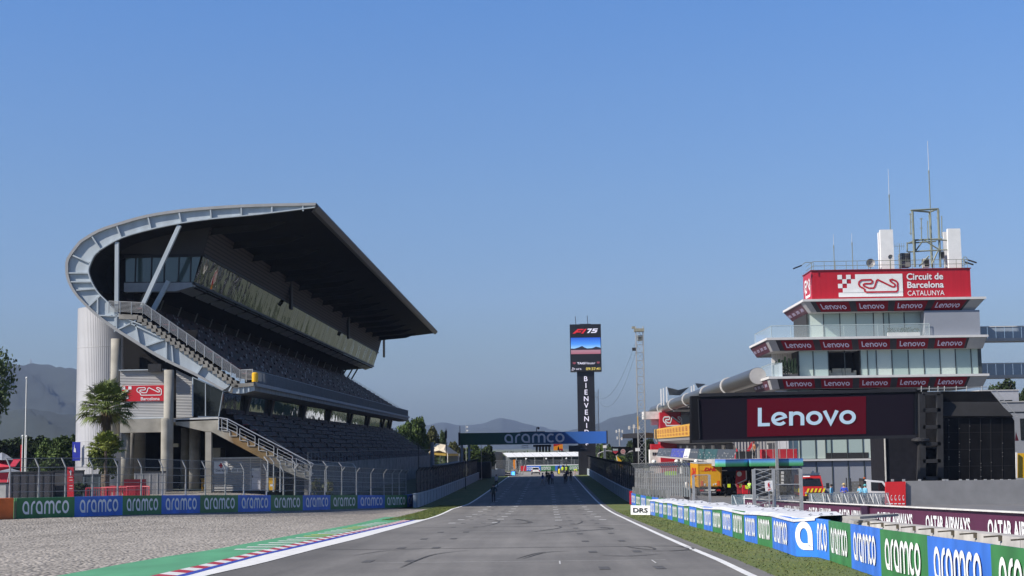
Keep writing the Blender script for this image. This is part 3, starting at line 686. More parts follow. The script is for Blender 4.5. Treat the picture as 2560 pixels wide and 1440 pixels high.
# upper tier --------------------------------------------------
T0, T1 = P0(300,765), P0(612,957); NU = 14
du = (T1-T0)/NU
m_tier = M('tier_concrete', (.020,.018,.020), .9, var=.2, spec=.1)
mb = MB()
for k in range(NU):
    a = T0+du*k; mb.quad(a, a+V((0,Y1-Y0,0)), a+V((du.x,Y1-Y0,0)), a+V((du.x,0,0))); mb.quad(a+V((du.x,0,0)), a+V((du.x,Y1-Y0,0)), a+V((du.x,Y1-Y0,du.z)), a+V((du.x,0,du.z)))
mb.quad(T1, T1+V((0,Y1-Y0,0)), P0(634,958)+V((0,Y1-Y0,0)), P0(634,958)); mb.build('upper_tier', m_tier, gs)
m_seat = M('seat_plastic', (.052,.027,.027), .6, var=.6, scale=.9, spec=.1); m_seat2 = M('pale_seat_plastic', (.14,.135,.155), .5, var=.3, scale=2, spec=.15)
m_seatp = M('grey_seat_back', (.031,.026,.031), .6, var=.5, scale=.9, spec=.1)
def seat_mb(mb, p, w=.44, pan=0, back=0):
    x, y, z = p; mb.cur = back
    mb.hexa([(x-.08,y,z+.30),(x-.02,y,z+.30),(x-.02,y+w,z+.30),(x-.08,y+w,z+.30)],[(x-.20,y,z+.80),(x-.14,y,z+.80),(x-.14,y+w,z+.80),(x-.20,y+w,z+.80)])
    mb.cur = pan; mb.hexa([(x-.04,y,z+.36),(x+.36,y,z+.40),(x+.36,y+w,z+.40),(x-.04,y+w,z+.36)],[(x-.04,y,z+.41),(x+.36,y,z+.45),(x+.36,y+w,z+.45),(x-.04,y+w,z+.41)])
def seats(T, d, n, y0, name, mats, pat, nind, aisle=10.5):
    st = MB(); ind = []; R = random.Random(5)
    for k in range(n):
        p = T+d*k; y = y0; j = 0
        while y < Y1-.6:
            if (y-Y0) % aisle > 1.0:
                q = (p.x+.3, y, p.z); ind.append((y, k, q, pat(R, k, j)))
            y += .52; j += 1
    ind.sort(); pro = {}
    for i, (y, k, q, pp) in enumerate(ind):
        if i < nind:
            if pp not in pro:
                m = MB(); seat_mb(m, (0,0,0), .44, pp[0], pp[1]); pro[pp] = m.mesh('seat', mats)
            o = bpy.data.objects.new('seat', pro[pp]); COL.objects.link(o); o.location = V(q)-gs.location; o.parent = gs
        else: seat_mb(st, q, .44, *pp)
    st.build(name, mats, gs, kind='stuff')
m_seatr = M('red_seat_plastic', (.22,.02,.03), .45)
seats(T0, du, NU, Y0+1.6, 'upper_seats', [m_seat, m_seatp, m_seatr, m_seat2], lambda R, k, j: (2 if j < 2 and R.random() < .5 else 0, (3 if R.random() < .25 else 1) if R.random() < .3 else 0), 50)
# stairs and rails at the near end
mb = MB(); n = 21; A = P0(343,789); B = P0(590,959); d = (B-A)/n
for k in range(n):
    a = A+d*k; mb.hexa([a+V((0,.0,d.z-.28)), a+V((d.x*1.5,.0,d.z-.28)), a+V((d.x*1.5,1.3,d.z-.28)), a+V((0,1.3,d.z-.28))],[a, a+V((d.x,0,0)), a+V((d.x,1.3,0)), a+V((0,1.3,0))])
mb.hexa([P0(297,797),P0(345,799),P0(345,799,1.5),P0(297,797,1.5)],[P0(297,785),P0(345,787),P0(345,787,1.5),P0(297,785,1.5)])
mb.hexa([P0(586,969),P0(634,965),P0(634,965,1.5),P0(586,969,1.5)],[P0(586,960),P0(634,956),P0(634,956,1.5),P0(586,960,1.5)]); mb.build('staircase', m_conc_d, gs)
def rail(name, line, h, nb, posts, mat, r=.03, dy=-.02, parent=None):
    mb = MB(); pts = [p+V((0,dy,0)) for p in line]
    for b in range(nb):
        t = h*(.18+.82*b/(nb-1)); mb.path([p+V((0,0,t)) for p in pts], r if b == nb-1 else r*.6, 5)
    for (i, n) in posts:
        a, b = pts[i], pts[i+1]
        for k in range(n+1): q = a.lerp(b, k/n); mb.tube(q, q+V((0,0,h)), r*1.15, 5)
    return mb.build(name, mat, parent or gs)
m_rail = M('rail_steel', (.46,.47,.47), .35, .4, .05)
rail('handrail', [P0(272,783), P0(357,787), P0(600,956), P0(632,954)], 1.03, 9, [(0,3),(1,11),(2,2)], m_rail, .035)
mb = MB(); xr = P0(633,956); n = 420
for k in range(n):
    y = (Y1-Y0)*k/n; mb.bar(xr+V((0,y,0)), xr+V((0,y,1.02)), .045, .07)
mb.tube(xr+V((0,0,1.04)), xr+V((0,Y1-Y0,1.04)), .04); mb.build('balustrade', M('blue_grey_rail', (.10,.12,.15), .45), gs)
rail('far_handrail', [T0+V((0,Y1-Y0,0)), T1+V((0,Y1-Y0,0))], 1.05, 4, [(0,12)], m_rail, .035)
mb = MB(); prof = [(583,958),(634,957),(635,977),(606,984),(580,984),(555,977),(525,959),(511,948),(560,957)]
mb.prism([P0(*p, .4) for p in prof], (0,Y1-Y0-.4,0)); mb.build('parapet', M('parapet_concrete', (.20,.195,.19), .85, var=.35, scale=1.5, stretch=(1,1,.25)), gs)
mb = MB(); q = P0(637,962); mb.box((q.x-.1,Y0+.5,q.z-.12),(q.x+.12,Y1,q.z+.18)); mb.build('parapet_coping', M('coping_grey', (.24,.25,.27), .7), gs)
tag(MB().lathe(P0(633.5,955,-.35)+V((.2,0,0)), [(.26,0),(.27,.7),(.2,.78)], 12).build('litter_bin', m_yellow), 'yellow bin hung at the corner of the upper grandstand railing', 'bin')
# concourse wall panels behind the upper tier, leaning props
xb = T0.x-1.6; WORDS = ['catalunya','catalunya','alegre','alegre','alegre','alegre']
for i, (y, w_) in enumerate(zip((141,156,177,199,222,243),WORDS)):
    mb = MB(); z0 = T0.z-.1; mb.box((xb-.3,y-2.6,z0),(xb,y+2.2,z0+3.0)); o = mb.build('entrance_panel', M('grey_panel', (.34,.34,.38), .6), gs); t = MB(); put2d(t, text2d('CATALUNYA', .01), V((xb,y+1.9,z0)), V((xb,y-2.3,z0)), V((xb,y+1.9,z0+3)), .05,.25,.95,.62, off=-.03); t.build('lettering', m_letter, o)
mb = MB(); mb.box((xb-.6,Y0+5,T0.z-.3),(xb-.35,Y1,T0.z+5)); mb.quad(T0+V((0,3,0)), T0+V((-1.7,3,0)), T0+V((-1.7,Y1-Y0,0)), T0+V((0,Y1-Y0,0))); mb.build('concourse', m_roof_u, gs)
for k in range(20):
    y = 6+7.0*k; mb = MB(); mb.tube(T0+V((-.2,y,0)), T0+V((1.1,y,3.6)), .07, 5); mb.build('prop', M('prop_steel', (.28,.29,.31), .5), gs)
mb = MB(); mb.bar(P0(352,765,4), P0(393,690,4), .4, .3, up=(0,1,0)); mb.build('brace', m_steel, gs)
for dx in (0, 1.1, 2.0):
    mb = MB(); mb.tube(T0+V((-.5+dx,Y1-Y0-2,0)), T0+V((2.0+dx,Y1-Y0-2,4.2)), .14, 6); mb.build('prop', m_dark, gs)
# lower glazing ------------------------------------------------
m_low = glassy('pale_mirror_glass', (.32,.34,.33), .045, .10, .5, metal=.85)
mb = MB(); a, b = P0(545,1043,.2), P0(556,978,.2); mb.quad(a, a+V((0,Y1-Y0-2,0)), b+V((0,Y1-Y0-2,0)), b); mb.build('lower_window', m_low, gs)
for y in (138.5,150.5,171,191,212,233,254,266):
    mb = MB(); mb.bar(V((a.x+.15,y,a.z)), V((b.x+.25,y,b.z)), .3, 1.1, up=(0,1,0)); mb.build('window_pier', M('pier_dark', (.022,.022,.024), .6), gs)
mb = MB(); mb.poly([P0(479,944,.5), P0(556,978,.5), P0(545,1041,.5), P0(479,1040,.5)]); mb.build('end_glazing', glassy('dark_glass', (.012,.015,.018), .04, spec=.7), gs)
mb = MB(); mb.bar(P0(511,958,.4), P0(511,1040,.4), .06, .08, up=(0,1,0)); mb.bar(P0(478,942,.4), P0(557,977,.4), .08, .1, up=(0,1,0)); mb.bar(P0(545,1041,.3), P0(556,978,.3), .08, .1, up=(0,1,0)); mb.bar(P0(479,944,.4), P0(479,1040,.4), .1, .1, up=(0,1,0)); mb.build('window_frame', m_steel, gs)
mb = MB(); mb.box((a.x-9,Y0+.8,a.z-.4),(a.x,Y1,a.z-.02)); mb.build('mezzanine_floor', m_conc_d, gs)
# lower tier
B0, B1 = P0(548,1044), P0(756,1188); NL = 10; dl = (B1-B0)/NL; mb = MB()
for k in range(NL):
    a = B0+dl*k; mb.quad(a, a+V((0,Y1-Y0,0)), a+V((dl.x,Y1-Y0,0)), a+V((dl.x,0,0))); mb.quad(a+V((dl.x,0,0)), a+V((dl.x,Y1-Y0,0)), a+V((dl.x,Y1-Y0,dl.z)), a+V((dl.x,0,dl.z)))
mb.build('lower_tier', m_tier, gs)
seats(B0, dl, NL, Y0+1.7, 'lower_seats', [m_seatp, m_seat2, m_seat, m_seatr], lambda R, k, j: ((3 if R.random() < .4 else 1) if j < 2 else (1 if R.random() < .45 else 2), 0 if R.random() < .6 else 2), 50)
mb = MB(); q = B1; mb.box((q.x,Y0+1,GZ-2.5),(q.x+.3,Y1,q.z+.9)); mb.build('front_wall', m_conc_d, gs)
mb = MB()
for k in range(73):
    y = Y0+2+2*k; mb.tube((q.x+.15,y,q.z+.9),(q.x+.15,y,q.z+1.9),.03,4)
    if k % 3 == 0:
        aa = B0+dl*2; mb.tube(V((aa.x,y,aa.z+1)), V((q.x,y,q.z+1)), .03, 4)
mb.tube((q.x+.15,Y0+2,q.z+1.9),(q.x+.15,Y1,q.z+1.9),.03,4); mb.build('front_railing', M('blue_grey_rail', (.10,.12,.15)), gs)
# lower staircase stringer with rust stain
m_str = M('stained_concrete', (.34,.30,.24), .9, 0, 0); n_, l_, b_ = nodes(m_str); g_ = n_.new('ShaderNodeNewGeometry'); s_ = n_.new('ShaderNodeSeparateXYZ'); l_.new(g_.outputs['Position'], s_.inputs[0])
t1 = n_.new('ShaderNodeTexNoise'); t1.inputs['Scale'].default_value = 1.3; t1.inputs['Detail'].default_value = 8; l_.new(g_.outputs['Position'], t1.inputs['Vector'])
ad = n_.new('ShaderNodeMath'); ad.operation = 'MULTIPLY_ADD'; l_.new(t1.outputs['Fac'], ad.inputs[0]); ad.inputs[1].default_value = 1.6; l_.new(s_.outputs['X'], ad.inputs[2])
x0 = P0(569,1074).x+.8; x1 = P0(726,1160).x
rr = ramp(m_str.node_tree, [(0,(.33,.31,.26)),(.10,(.30,.26,.20)),(.16,(.19,.115,.045)),(.62,(.19,.13,.06)),(.80,(.16,.15,.12)),(1,(.24,.23,.20))]); l_.new(mrange(n_, ad.outputs[0], x0-.6, x1+1.2, 0, 1), rr.inputs['Fac'])
m2 = n_.new('ShaderNodeMix'); m2.data_type = 'RGBA'; m2.blend_type = 'MULTIPLY'; m2.inputs[0].default_value = 1; l_.new(rr.outputs['Color'], m2.inputs[6]); l_.new(mrange(n_, t1.outputs['Fac'], .3, .7, .75, 1.2), m2.inputs[7]); l_.new(m2.outputs[2], b_.inputs['Base Color'])
st = [(439,1050),(546,1047),(546,1074),(569,1074),(569,1079)]
x, y = 569, 1079; 
for k in range(8): st += [(x+23,y),(x+23,y+12.2)]; x += 23; y += 12.2
st += [(774,1177),(774,1200),(739,1190),(700,1172),(655.6,1147),(528,1079),(514,1079),(439,1062)]
mb = MB(); mb.prism([P0(*p) for p in st], (0,.35,0)); mb.build('stair_stringer', m_str, gs)
rail('stair_handrail', [P0(547,1074), P0(569,1077), P0(784,1190)], 1.0, 2, [(0,1)], M('silver_rail', (.6,.61,.62), .3, .5, .05), .045, -.05)
for k in range(5):
    x0_ = 553+47*k+(0 if k else 2); y0_ = 1078+25*k; mb = MB()
    c = [P0(x0_,y0_-32+k*.2,-.05), P0(x0_+38,y0_-12,-.05), P0(x0_+38,y0_+12,-.05), P0(x0_+20,y0_+12,-.05), P0(x0_+20,y0_,-.05), P0(x0_,y0_-2,-.05)]
    mb.path(c+[c[0]], .03, 5)
    for q in (.33,.66): mb.tube(c[0].lerp(c[5],q), c[1].lerp(c[2],q), .018, 4)
    mb.build('rail_panel', M('silver_rail', (.6,.61,.62)), gs)
# columns, sign wall, slabs ------------------------------------
def column(x, yt, yb, r, dy, mat=m_concrete, r2=None):
    t_, b = atY(x, yt, Y0+dy), atY(x, yb, Y0+dy); mb = MB(); mb.tube(b, V((b.x,b.y,t_.z)), r2 or r, 20, r); mb.build('column', mat, gs, True)
column(419.5,925,1228,.41,-.3); mb = MB(); c = P0(419.5,1050,-.3); mb.lathe(c, [(.46,-6.0),(.48,-.05),(.45,.15)], 20); mb.build('column_base', m_concrete, gs, True)
column(286,847,1120,.42,1.0); column(313,1080,1215,.38,1.5); column(326,1080,1215,.3,8, m_conc_d); column(486,1070,1222,.48,7, m_conc_d); column(462,1070,1222,.4,12, m_conc_d)
mb = MB(); mb.hexa([P0(513,1232),P0(528,1232),P0(528,1232,.5),P0(513,1232,.5)],[P0(513,1080),P0(528,1080),P0(528,1080,.5),P0(513,1080,.5)]); mb.build('column', m_concrete, gs)
m_corr_h = corrugated('ribbed_cladding', (.40,.40,.40), 'Z', .13, .4, .9)
mb = MB(); mb.prism([P0(295,1046,.6), P0(412,1043,.6), P0(412,924,.6), P0(295,926,.6)], (0,.3,0)); mb.build('cladding_panel', m_corr_h, gs)
mb = MB(); mb.prism([P0(434,1044,.9), P0(476,1043,.9), P0(476,944,.9), P0(434,924,.9)], (0,.2,0)); mb.build('cladding_panel', m_corr_h, gs)
mb = MB(); mb.bar(P0(294,925,.5), P0(413,923,.5), .3, .08); mb.bar(P0(294,1047,.5), P0(413,1044,.5), .3, .08); mb.build('panel_trim', m_steel, gs)
mb = MB(); a, b, c, d = P0(301,1003,.5), P0(406,1002,.5), P0(406,962,.5), P0(301,964,.5); mb.prism([a,b,c,d], (0,.08,0)); sg = mb.build('circuit_sign', m_red, gs)
t = MB(); put2d(t, circuit_logo(.034), a, b, d, .345,.36,.95,.90); put2d(t, text2d('Barcelona', .012), a, b, d, .45,.05,.90,.26)
for i, j in ((0,0),(1,1),(2,0),(0,2),(1,3)):
    s_ = .075; u = .002+s_*i; w_ = .96-.2*(j+1); put2d(t, ([(0,0),(1,0),(1,1),(0,1)],[(0,1,2,3)]), a, b, d, u, w_, u+s_, w_+.2)
t.build('sign_artwork', m_letter, sg)
mb = MB(); mb.hexa([P0(300,1082),P0(408,1080),P0(408,1080,2),P0(300,1082,2)],[P0(300,1048),P0(408,1046),P0(408,1046,2),P0(300,1048,2)]); mb.build('concrete_beam', m_concrete, gs)
mb = MB(); mb.hexa([P0(432,1055),P0(546,1050),P0(546,1050,2.5),P0(432,1055,2.5)],[P0(432,1047),P0(545,1042),P0(545,1042,2.5),P0(432,1047,2.5)]); mb.build('deck_slab', M('pale_slab', (.5,.5,.49), .7), gs)
mb = MB(); mb.poly([P0(205,1235,15),P0(760,1235,15),P0(760,1215,15),P0(545,1075,15),P0(540,1045,15),P0(205,1045,15)]); mb.quad(P0(290,1046,2.2),P0(480,1044,2.2),P0(480,820,2.2),P0(290,820,2.2)); mb.split('understand_backdrop', m_roof_u, gs)  # dark sheets added behind the columns to keep the space under the stand in shade
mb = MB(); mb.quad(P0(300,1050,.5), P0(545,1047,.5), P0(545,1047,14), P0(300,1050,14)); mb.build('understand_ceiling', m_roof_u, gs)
mb = MB(); q = P0(335,1118,10); mb.box((q.x,q.y,q.z),(q.x+1.3,q.y+.4,q.z+.32)); q = P0(455,1180,9); mb.box((q.x,q.y,q.z),(q.x+1.3,q.y+2,q.z+2)); mb.split('kiosk', M('kiosk_cream', (.42,.40,.33), .7), gs)
mb = MB(); q = P0(400,920,-.1); mb.box((q.x-1.0,q.y,q.z-.3),(q.x+.1,q.y+.6,q.z+.35)); mb.build('camera_box', m_dark, gs)
mb = MB(); q = P0(272,926,1); mb.bar(q+V((.5,0,.2)), q+V((0,0,.2)), .08,.08); mb.ball(q+V((0,0,-.1)), .22); mb.build('dome_camera', m_dark, gs)
# corrugated lift tower
tc = atY(276, 1165, 139); mb = MB(); n = 110; zt_ = P0(276,743,11).z
for i in range(n):
    a0, a1, a2 = 2*math.pi*i/n, 2*math.pi*(i+.5)/n, 2*math.pi*(i+1)/n; r0, r1 = 3.10, 3.079
    mb.add([(tc.x+r*math.cos(a), tc.y+r*math.sin(a), z) for r, a in ((r0,a0),(r0,a1),(r1,a1),(r1,a2)) for z in (1.5, zt_)], [(0,2,3,1),(2,4,5,3),(4,6,7,5)])
mb.add([(tc.x+3.1*math.cos(2*math.pi*i/40), tc.y+3.1*math.sin(2*math.pi*i/40), zt_) for i in range(40)], [tuple(range(40))])
lt = thing('lift_tower', 'round pale corrugated tower behind the curved left end of the grandstand', 'tower', (tc.x,tc.y,1.5)); mb.build('tower_cladding', M('pale_corrugated_metal', (.50,.50,.525), .5, .0, .06, .5), lt)
mb = MB(); mb.lathe((tc.x,tc.y,0), [(3.25,1.2),(3.25,2.4)], 40); mb.build('tower_plinth', m_concrete, lt)
mb = MB()
for z in (6.5,11,15): mb.lathe((tc.x,tc.y,z), [(3.105,-.03),(3.115,0),(3.105,.03)], 60)
mb.build('seam', M('seam_grey', (.38,.38,.4)), lt)
a, b, c, d = atY(181,1152,136.2), atY(200.5,1152,136.2), atY(200.5,1105,136.2), atY(181,1105,136.2); mb = MB(); mb.prism([a,b,c,d], (0,.06,0))
bb = tag(mb.build('blue_flag_banner', M('royal_blue_cloth', (.015,.03,.40), .6)), 'royal blue hanging banner on the left edge of the round tower', 'banner')
t = MB(); t.add([a.lerp(b,.15)+V((0,-.03,.8)), a.lerp(b,.45)+V((0,-.03,.75)), a.lerp(b,.40)+V((0,-.03,1.1)), a.lerp(b,.28)+V((0,-.03,1.15)), a.lerp(b,.25)+V((0,-.03,1.5))], [(0,1,2,3,4)]); t.build('emblem', m_letter, bb)
# first-aid cabin, bins
cy = 130.4; fa = thing('first_aid_cabin', 'small ribbed metal cabin with a red cross under the grandstand stairs', 'cabin', atY(600,1226,cy))
q0, q1 = atY(530,1228,cy), atY(672,1226,cy); top_ = atY(530,1147,cy).z; mb = MB(); mb.box((q0.x,cy,q0.z),(q1.x,cy+4,top_)); mb.build('cabin_wall', corrugated('cabin_cladding', (.36,.36,.36), 'Z', .2, .5, .8), fa)
mb = MB(); mb.box((q0.x-.1,cy-.12,top_),(q1.x+.1,cy+4.1,top_+.1)); 
for x in (531,626,652): p = atY(x,1226,cy); mb.box((p.x-.04,cy-.05,q0.z),(p.x+.04,cy-.005,top_))
mb.build('trim', m_galv, fa)
a, b, c, d = atY(535,1184,cy-.03), atY(569,1184,cy-.03), atY(569,1153,cy-.03), atY(535,1153,cy-.03); mb = MB(); mb.prism([a,b,c,d], (0,.025,0)); sg = mb.build('cabin_sign', m_white, fa)
t = MB(); put2d(t, text2d('Creu Roja', .02), a, b, d, .12,.12,.90,.32); t.build('lettering', M('black_letters', (.02,.02,.02)), sg)
t = MB()
for u0,v0,u1,v1 in ((.46,.45,.58,.85),(.36,.58,.68,.72)): put2d(t, ([(0,0),(1,0),(1,1),(0,1)],[(0,1,2,3)]), a,b,d,u0,v0,u1,v1,.03+.003*(u1>.6))
t.build('red_cross', m_red, sg)
p, q = atY(629,1224,cy-.05), atY(651,1170,cy-.05); mb = MB(); mb.box((p.x,cy-.06,p.z),(q.x,cy-.01,q.z)); dr = mb.build('door', M('pale_door', (.56,.57,.62), .5), fa)
mb = MB(); mb.box((p.x+.06,cy-.14,p.z+1.0),(p.x+.12,cy-.06,p.z+1.2)); mb.build('handle', m_dark, dr); mb = MB(); mb.box((p.x+.2,cy-.075,p.z+1.55),(q.x-.12,cy-.062,p.z+1.8)); mb.build('door_notice', m_white, dr)
p, q = atY(578,1181,cy-.05), atY(610,1170,cy-.05); mb = MB(); mb.box((p.x,cy-.06,p.z),(q.x,cy-.01,q.z)); wn = mb.build('window', m_white, fa)
mb = MB(); mb.box((p.x+.06,cy-.07,p.z+.06),((p.x+q.x)/2-.04,cy-.055,q.z-.06)); mb.box(((p.x+q.x)/2+.04,cy-.07,p.z+.06),(q.x-.06,cy-.055,q.z-.06)); mb.build('pane', glassy('pane_glass', (.35,.36,.36), .1), wn)
def bin_(x, y, yy, lab):
    p = atY(x, y, yy); t = thing('wheelie_bin', lab, 'bin', p); mb = MB(); mb.hexa([(-.24,-.24,0),(.24,-.24,0),(.24,.24,0),(-.24,.24,0)],[(-.30,-.3,.95),(.30,-.3,.95),(.3,.3,.95),(-.3,.3,.95)]); part(mb, 'bin_body', m_yellow, t)
    mb = MB(); mb.box((-.34,-.34,.95),(.34,.34,1.08)); part(mb, 'lid', M('dark_yellow', (.5,.30,.01), .5), t); mb = MB(); mb.box((-.14,-.275,.35),(.14,-.262,.7)); part(mb, 'notice', m_white, t); return t
bin_(681,1226,130,'yellow bin on the right of the first aid cabin door'); bin_(513,1226,136,'yellow bin left of the first aid cabin against the square column'); bin_(373,1225,136,'yellow bin between the round columns under the sign wall')
# ================================================================== RACE CONTROL TOWER (right)
YT = 172.0
def PT(x, y, dy=0): return atY(x, y, YT)+V((0,dy,0))
def PY(x, y, yy): return atY(x, y, yy)
rt = thing('race_control_tower', 'tall race control tower with red banded floors and a big red sign box on top', 'tower', (34,YT,0))
m_pan = glassy('pale_green_glass_panel', (.46,.56,.51), .12, spec=.6)
PANS = [m_pan, glassy('glass_panel_dark', (.36,.46,.43), .10, spec=.6), glassy('glass_panel_light', (.52,.60,.55), .14, spec=.6), glassy('glass_panel_blue', (.40,.50,.48), .08, spec=.7)]
m_gpan = M('blue_grey_cladding', (.27,.29,.335), .5, var=.05, scale=.4)
m_mull = M('dark_mullion', (.05,.06,.06), .4)
m_ledge = M('pale_ledge', (.62,.61,.60), .55, var=.06)
m_soft = M('grey_slab', (.42,.41,.41), .6, var=.06)
m_bred = M('screen_red', (.17,.004,.014), .5, 0, 0, emit=.08, spec=.2); m_bblk = M('screen_black', (.022,.020,.032), .4, 0, 0); m_lil = M('screen_letter', (.48,.44,.60), .5, 0, 0, emit=.12)
Yf = 170.0; DEP = 14.5
def slab(xl, xr, yl, yr, bxl, bxr, byl, byr, nred, back=DEP):
    """overhanging floor slab: wide at the top, narrower below, with red sign panels on the sloping faces"""
    tl, tr = PY(xl,yl,Yf), PY(xr,yr,Yf); bl, br = PY(bxl,byl,Yf+.9), PY(bxr,byr,Yf+.9)
    zt = (tl.z+tr.z)/2; zb = (bl.z+br.z)/2
    T = [V((tl.x,Yf,zt)),V((tr.x,Yf,zt)),V((tr.x,Yf+back,zt)),V((tl.x,Yf+back,zt))]; B = [V((bl.x,Yf+.9,zb)),V((br.x,Yf+.9,zb)),V((br.x,Yf+back-.8,zb)),V((bl.x,Yf+back-.8,zb))]
    mb = MB(); mb.hexa(B, T); mb.build('floor_slab', m_soft, rt)
    mb = MB(); mb.box((tl.x-.12,Yf-.12,zt+.005),(tr.x+.12,Yf+back,zt+.26)); mb.build('ledge', m_ledge, rt)
    # front panels
    w = T[1].x-T[0].x; lp = lambda f, g: B[0].lerp(B[1], f).lerp(T[0].lerp(T[1], f), g)
    f0, f1 = .035, .92; mb = MB(); n_off = V((0,-.02,-.005)); mb.quad(lp(f0,.02)+n_off, lp(f1,.02)+n_off, lp(f1,.97)+n_off, lp(f0,.97)+n_off); bd = mb.build('sign_band', m_bblk, rt)
    step = (f1-f0)/nred
    for k in range(nred):
        u0 = f0+step*(k+.13); u1 = f0+step*(k+.955) if k < nred-1 else f0+step*(k+.93); mb = MB(); o2 = n_off*2.2
        A, Bq, D = lp(u0,.05)+o2, lp(u1,.05)+o2, lp(u0,.95)+o2; mb.quad(A, Bq, lp(u1,.95)+o2, D); pn = mb.build('sign_panel', m_bred, rt)
        t = MB(); put2d(t, LENOVO, A, Bq, D, .10,.22,.92,.80, off=.03); t.build('lettering', m_lil, pn)
    # side panels
    ls = lambda f, g: B[3].lerp(B[0], f).lerp(T[3].lerp(T[0], f), g); o1 = V((-.02,0,-.005)); mb = MB(); mb.quad(ls(.0,.03)+o1, ls(.86,.03)+o1, ls(.86,.97)+o1, ls(.0,.97)+o1); sd_ = mb.build('side_band', M('side_screen', (.11,.03,.045), .45, 0, 0), rt)
    for k in range(4):
        t = MB(); A, Bq, D = ls(.03+.21*k,.1)+o1*2, ls(.2+.21*k,.1)+o1*2, ls(.03+.21*k,.9)+o1*2; put2d(t, LENOVO, A, Bq, D, .08,.25,.92,.75, off=.02); t.build('lettering', m_lil, sd_)
    return T, B, zt, zb
S1 = slab(2009.6,2462,756.5,745, 2028,2436,782.5,774, 4)
S2 = slab(1919,2467.6,851.6,841, 1932,2457,878,870.5, 5)
S3 = slab(1924,2470,949,938, 1931,2457,974,966, 5)
def facade(xs, y0l, y0r, zt, zb, yy, name='glazed_panel', mat=m_pan, skip=()):
    """row of tall panels between the pixel abscissae xs on the plane y = yy"""
    X = [PY(x, (y0l+y0r)/2, yy).x for x in xs]
    for i, (a, b) in enumerate(zip(X, X[1:])):
        if i in skip: continue
        mb = MB(); mb.box((a+.03,yy,zb),(b-.03,yy+.08,zt)); mb.build(name, mat if mat is not m_pan else PANS[(i*7+int(yy*10))%4], rt)
    mb = MB()
    for a in X: mb.box((a-.05,yy-.06,zb),(a+.05,yy+.10,zt))
    mb.split('mullion', m_mull, rt); return X
Fy = 171.6
fl3t, fl3b = S2[3], S3[2]+.26; fl4t, fl4b = S1[3], S2[2]+.26
xs3 = [1997,2033,2071,2112,2151,2169,2191,2230,2271,2310,2350,2389,2428,2446]
X3 = facade(xs3, 905, 905, fl3t, fl3b, Fy, skip=(2,3))
mb = MB(); mb.box((X3[0]-.1,Fy+.1,fl3b),(X3[2],Fy+10,fl3t)); mb.box((X3[4],Fy+.1,fl3b),(X3[-1],Fy+10,fl3t)); mb.box((X3[2],Fy+4,fl3b),(X3[4],Fy+10,fl3t)); mb.build('floor_volume', M('dark_interior', (.02,.02,.022), .8), rt)
mb = MB(); mb.box((X3[-1],Fy-.05,fl3b),(X3[-1]+.35,Fy+10,fl3t)); mb.build('corner_post', m_mull, rt)
t = thing('sofa', 'cream sofa in the dark open room of the race control tower', 'sofa', ((X3[2]+X3[4])/2,Fy+1.2,fl3b)); mb = MB(); w_ = (X3[4]-X3[2])*.36
mb.box((-w_,0,.05),(-.03,.7,.45)); mb.box((.03,0,.05),(w_,.7,.45)); part(mb, 'seat_cushion', M('cream_fabric', (.62,.58,.45), .9), t); mb = MB(); mb.box((-w_*.82,.5,.45),(-.03,.75,.95)); mb.box((.03,.5,.45),(w_*.82,.75,.95)); part(mb, 'backrest', M('cream_fabric', (.62,.58,.45)), t); mb = MB(); mb.box((-w_-.25,0,.05),(-w_,.75,.7)); mb.box((w_,0,.05),(w_+.25,.75,.7)); part(mb, 'armrest', M('cream_fabric', (.62,.58,.45)), t)
# top floor: set-back glass, grey block at the right
Fy4 = 172.6
X4 = facade([2021,2059,2100,2140,2184,2209,2223,2261,2311], 815, 815, fl4t, fl4b, Fy4)
mb = MB(); mb.box((X4[0]-.2,Fy4+.1,fl4b),(X4[-1],Fy4+9,fl4t)); mb.build('floor_volume', M('dark_interior', (.02,.02,.022)), rt)
a, b = PY(2312,810,Yf+.6), PY(2450,810,Yf+.6); mb = MB(); mb.box((a.x,Yf+.6,fl4b),(b.x,Yf+11,fl4t-.01)); mb.build('solid_block', m_gpan, rt)
mb = MB(); mb.box((X4[-1]-.25,Yf+.9,fl4b),(X4[-1]-.05,Fy4,fl4t)); mb.build('frame_post', m_ledge, rt)
m_clear = M('balcony_glass', (.62,.72,.72), .05, 0, 0); n_, l_, b_ = nodes(m_clear); b_.inputs['Alpha'].default_value = .28
def balustrade(pts, z, h):
    mb = MB()
    for p, q in zip(pts, pts[1:]): mb.quad(V((p[0],p[1],z)), V((q[0],q[1],z)), V((q[0],q[1],z+h)), V((p[0],p[1],z+h)))
    mb.build('glass_balustrade', m_clear, rt); mb = MB(); mb.path([V((p[0],p[1],z+h)) for p in pts], .04, 5)
    for p in pts: mb.tube((p[0],p[1],z),(p[0],p[1],z+h),.03,5)
    mb.build('balustrade_rail', M('glass_edge', (.42,.5,.5), .3), rt)
xl = S2[0][0].x+.5; balustrade([(xl-.1,Yf+13),(xl,Yf+.4),(xl+2.2,Yf+.4),(xl+4.4,Yf+.4),(X4[2],Yf+.4),(X4[4],Yf+.4),(X4[-1],Yf+.4)], fl4b, 1.35)
mb = MB(); p, q = PY(2220,838,Yf+.9), PY(2300,838,Yf+.9); mb.box((p.x,Yf+.8,fl4b),(q.x,Yf+1.3,fl4b+.45)); mb.build('planter', m_ledge, rt)
mb = MB(); R = random.Random(2)
for i in range(260): x, y, z = R.uniform(p.x,q.x), R.uniform(Yf+.8,Yf+1.3), fl4b+.4+R.random()*.5; a = R.random()*6; mb.add([(x,y,z),(x+.12*math.cos(a),y+.1,z+.1),(x-.1,y+.1*math.sin(a),z+.14)],[(0,1,2)])
tag(mb.build('planter_shrubs', M('dark_leaves', (.025,.05,.018), .8)), 'low green shrubs in the tower roof terrace planter', 'shrub')
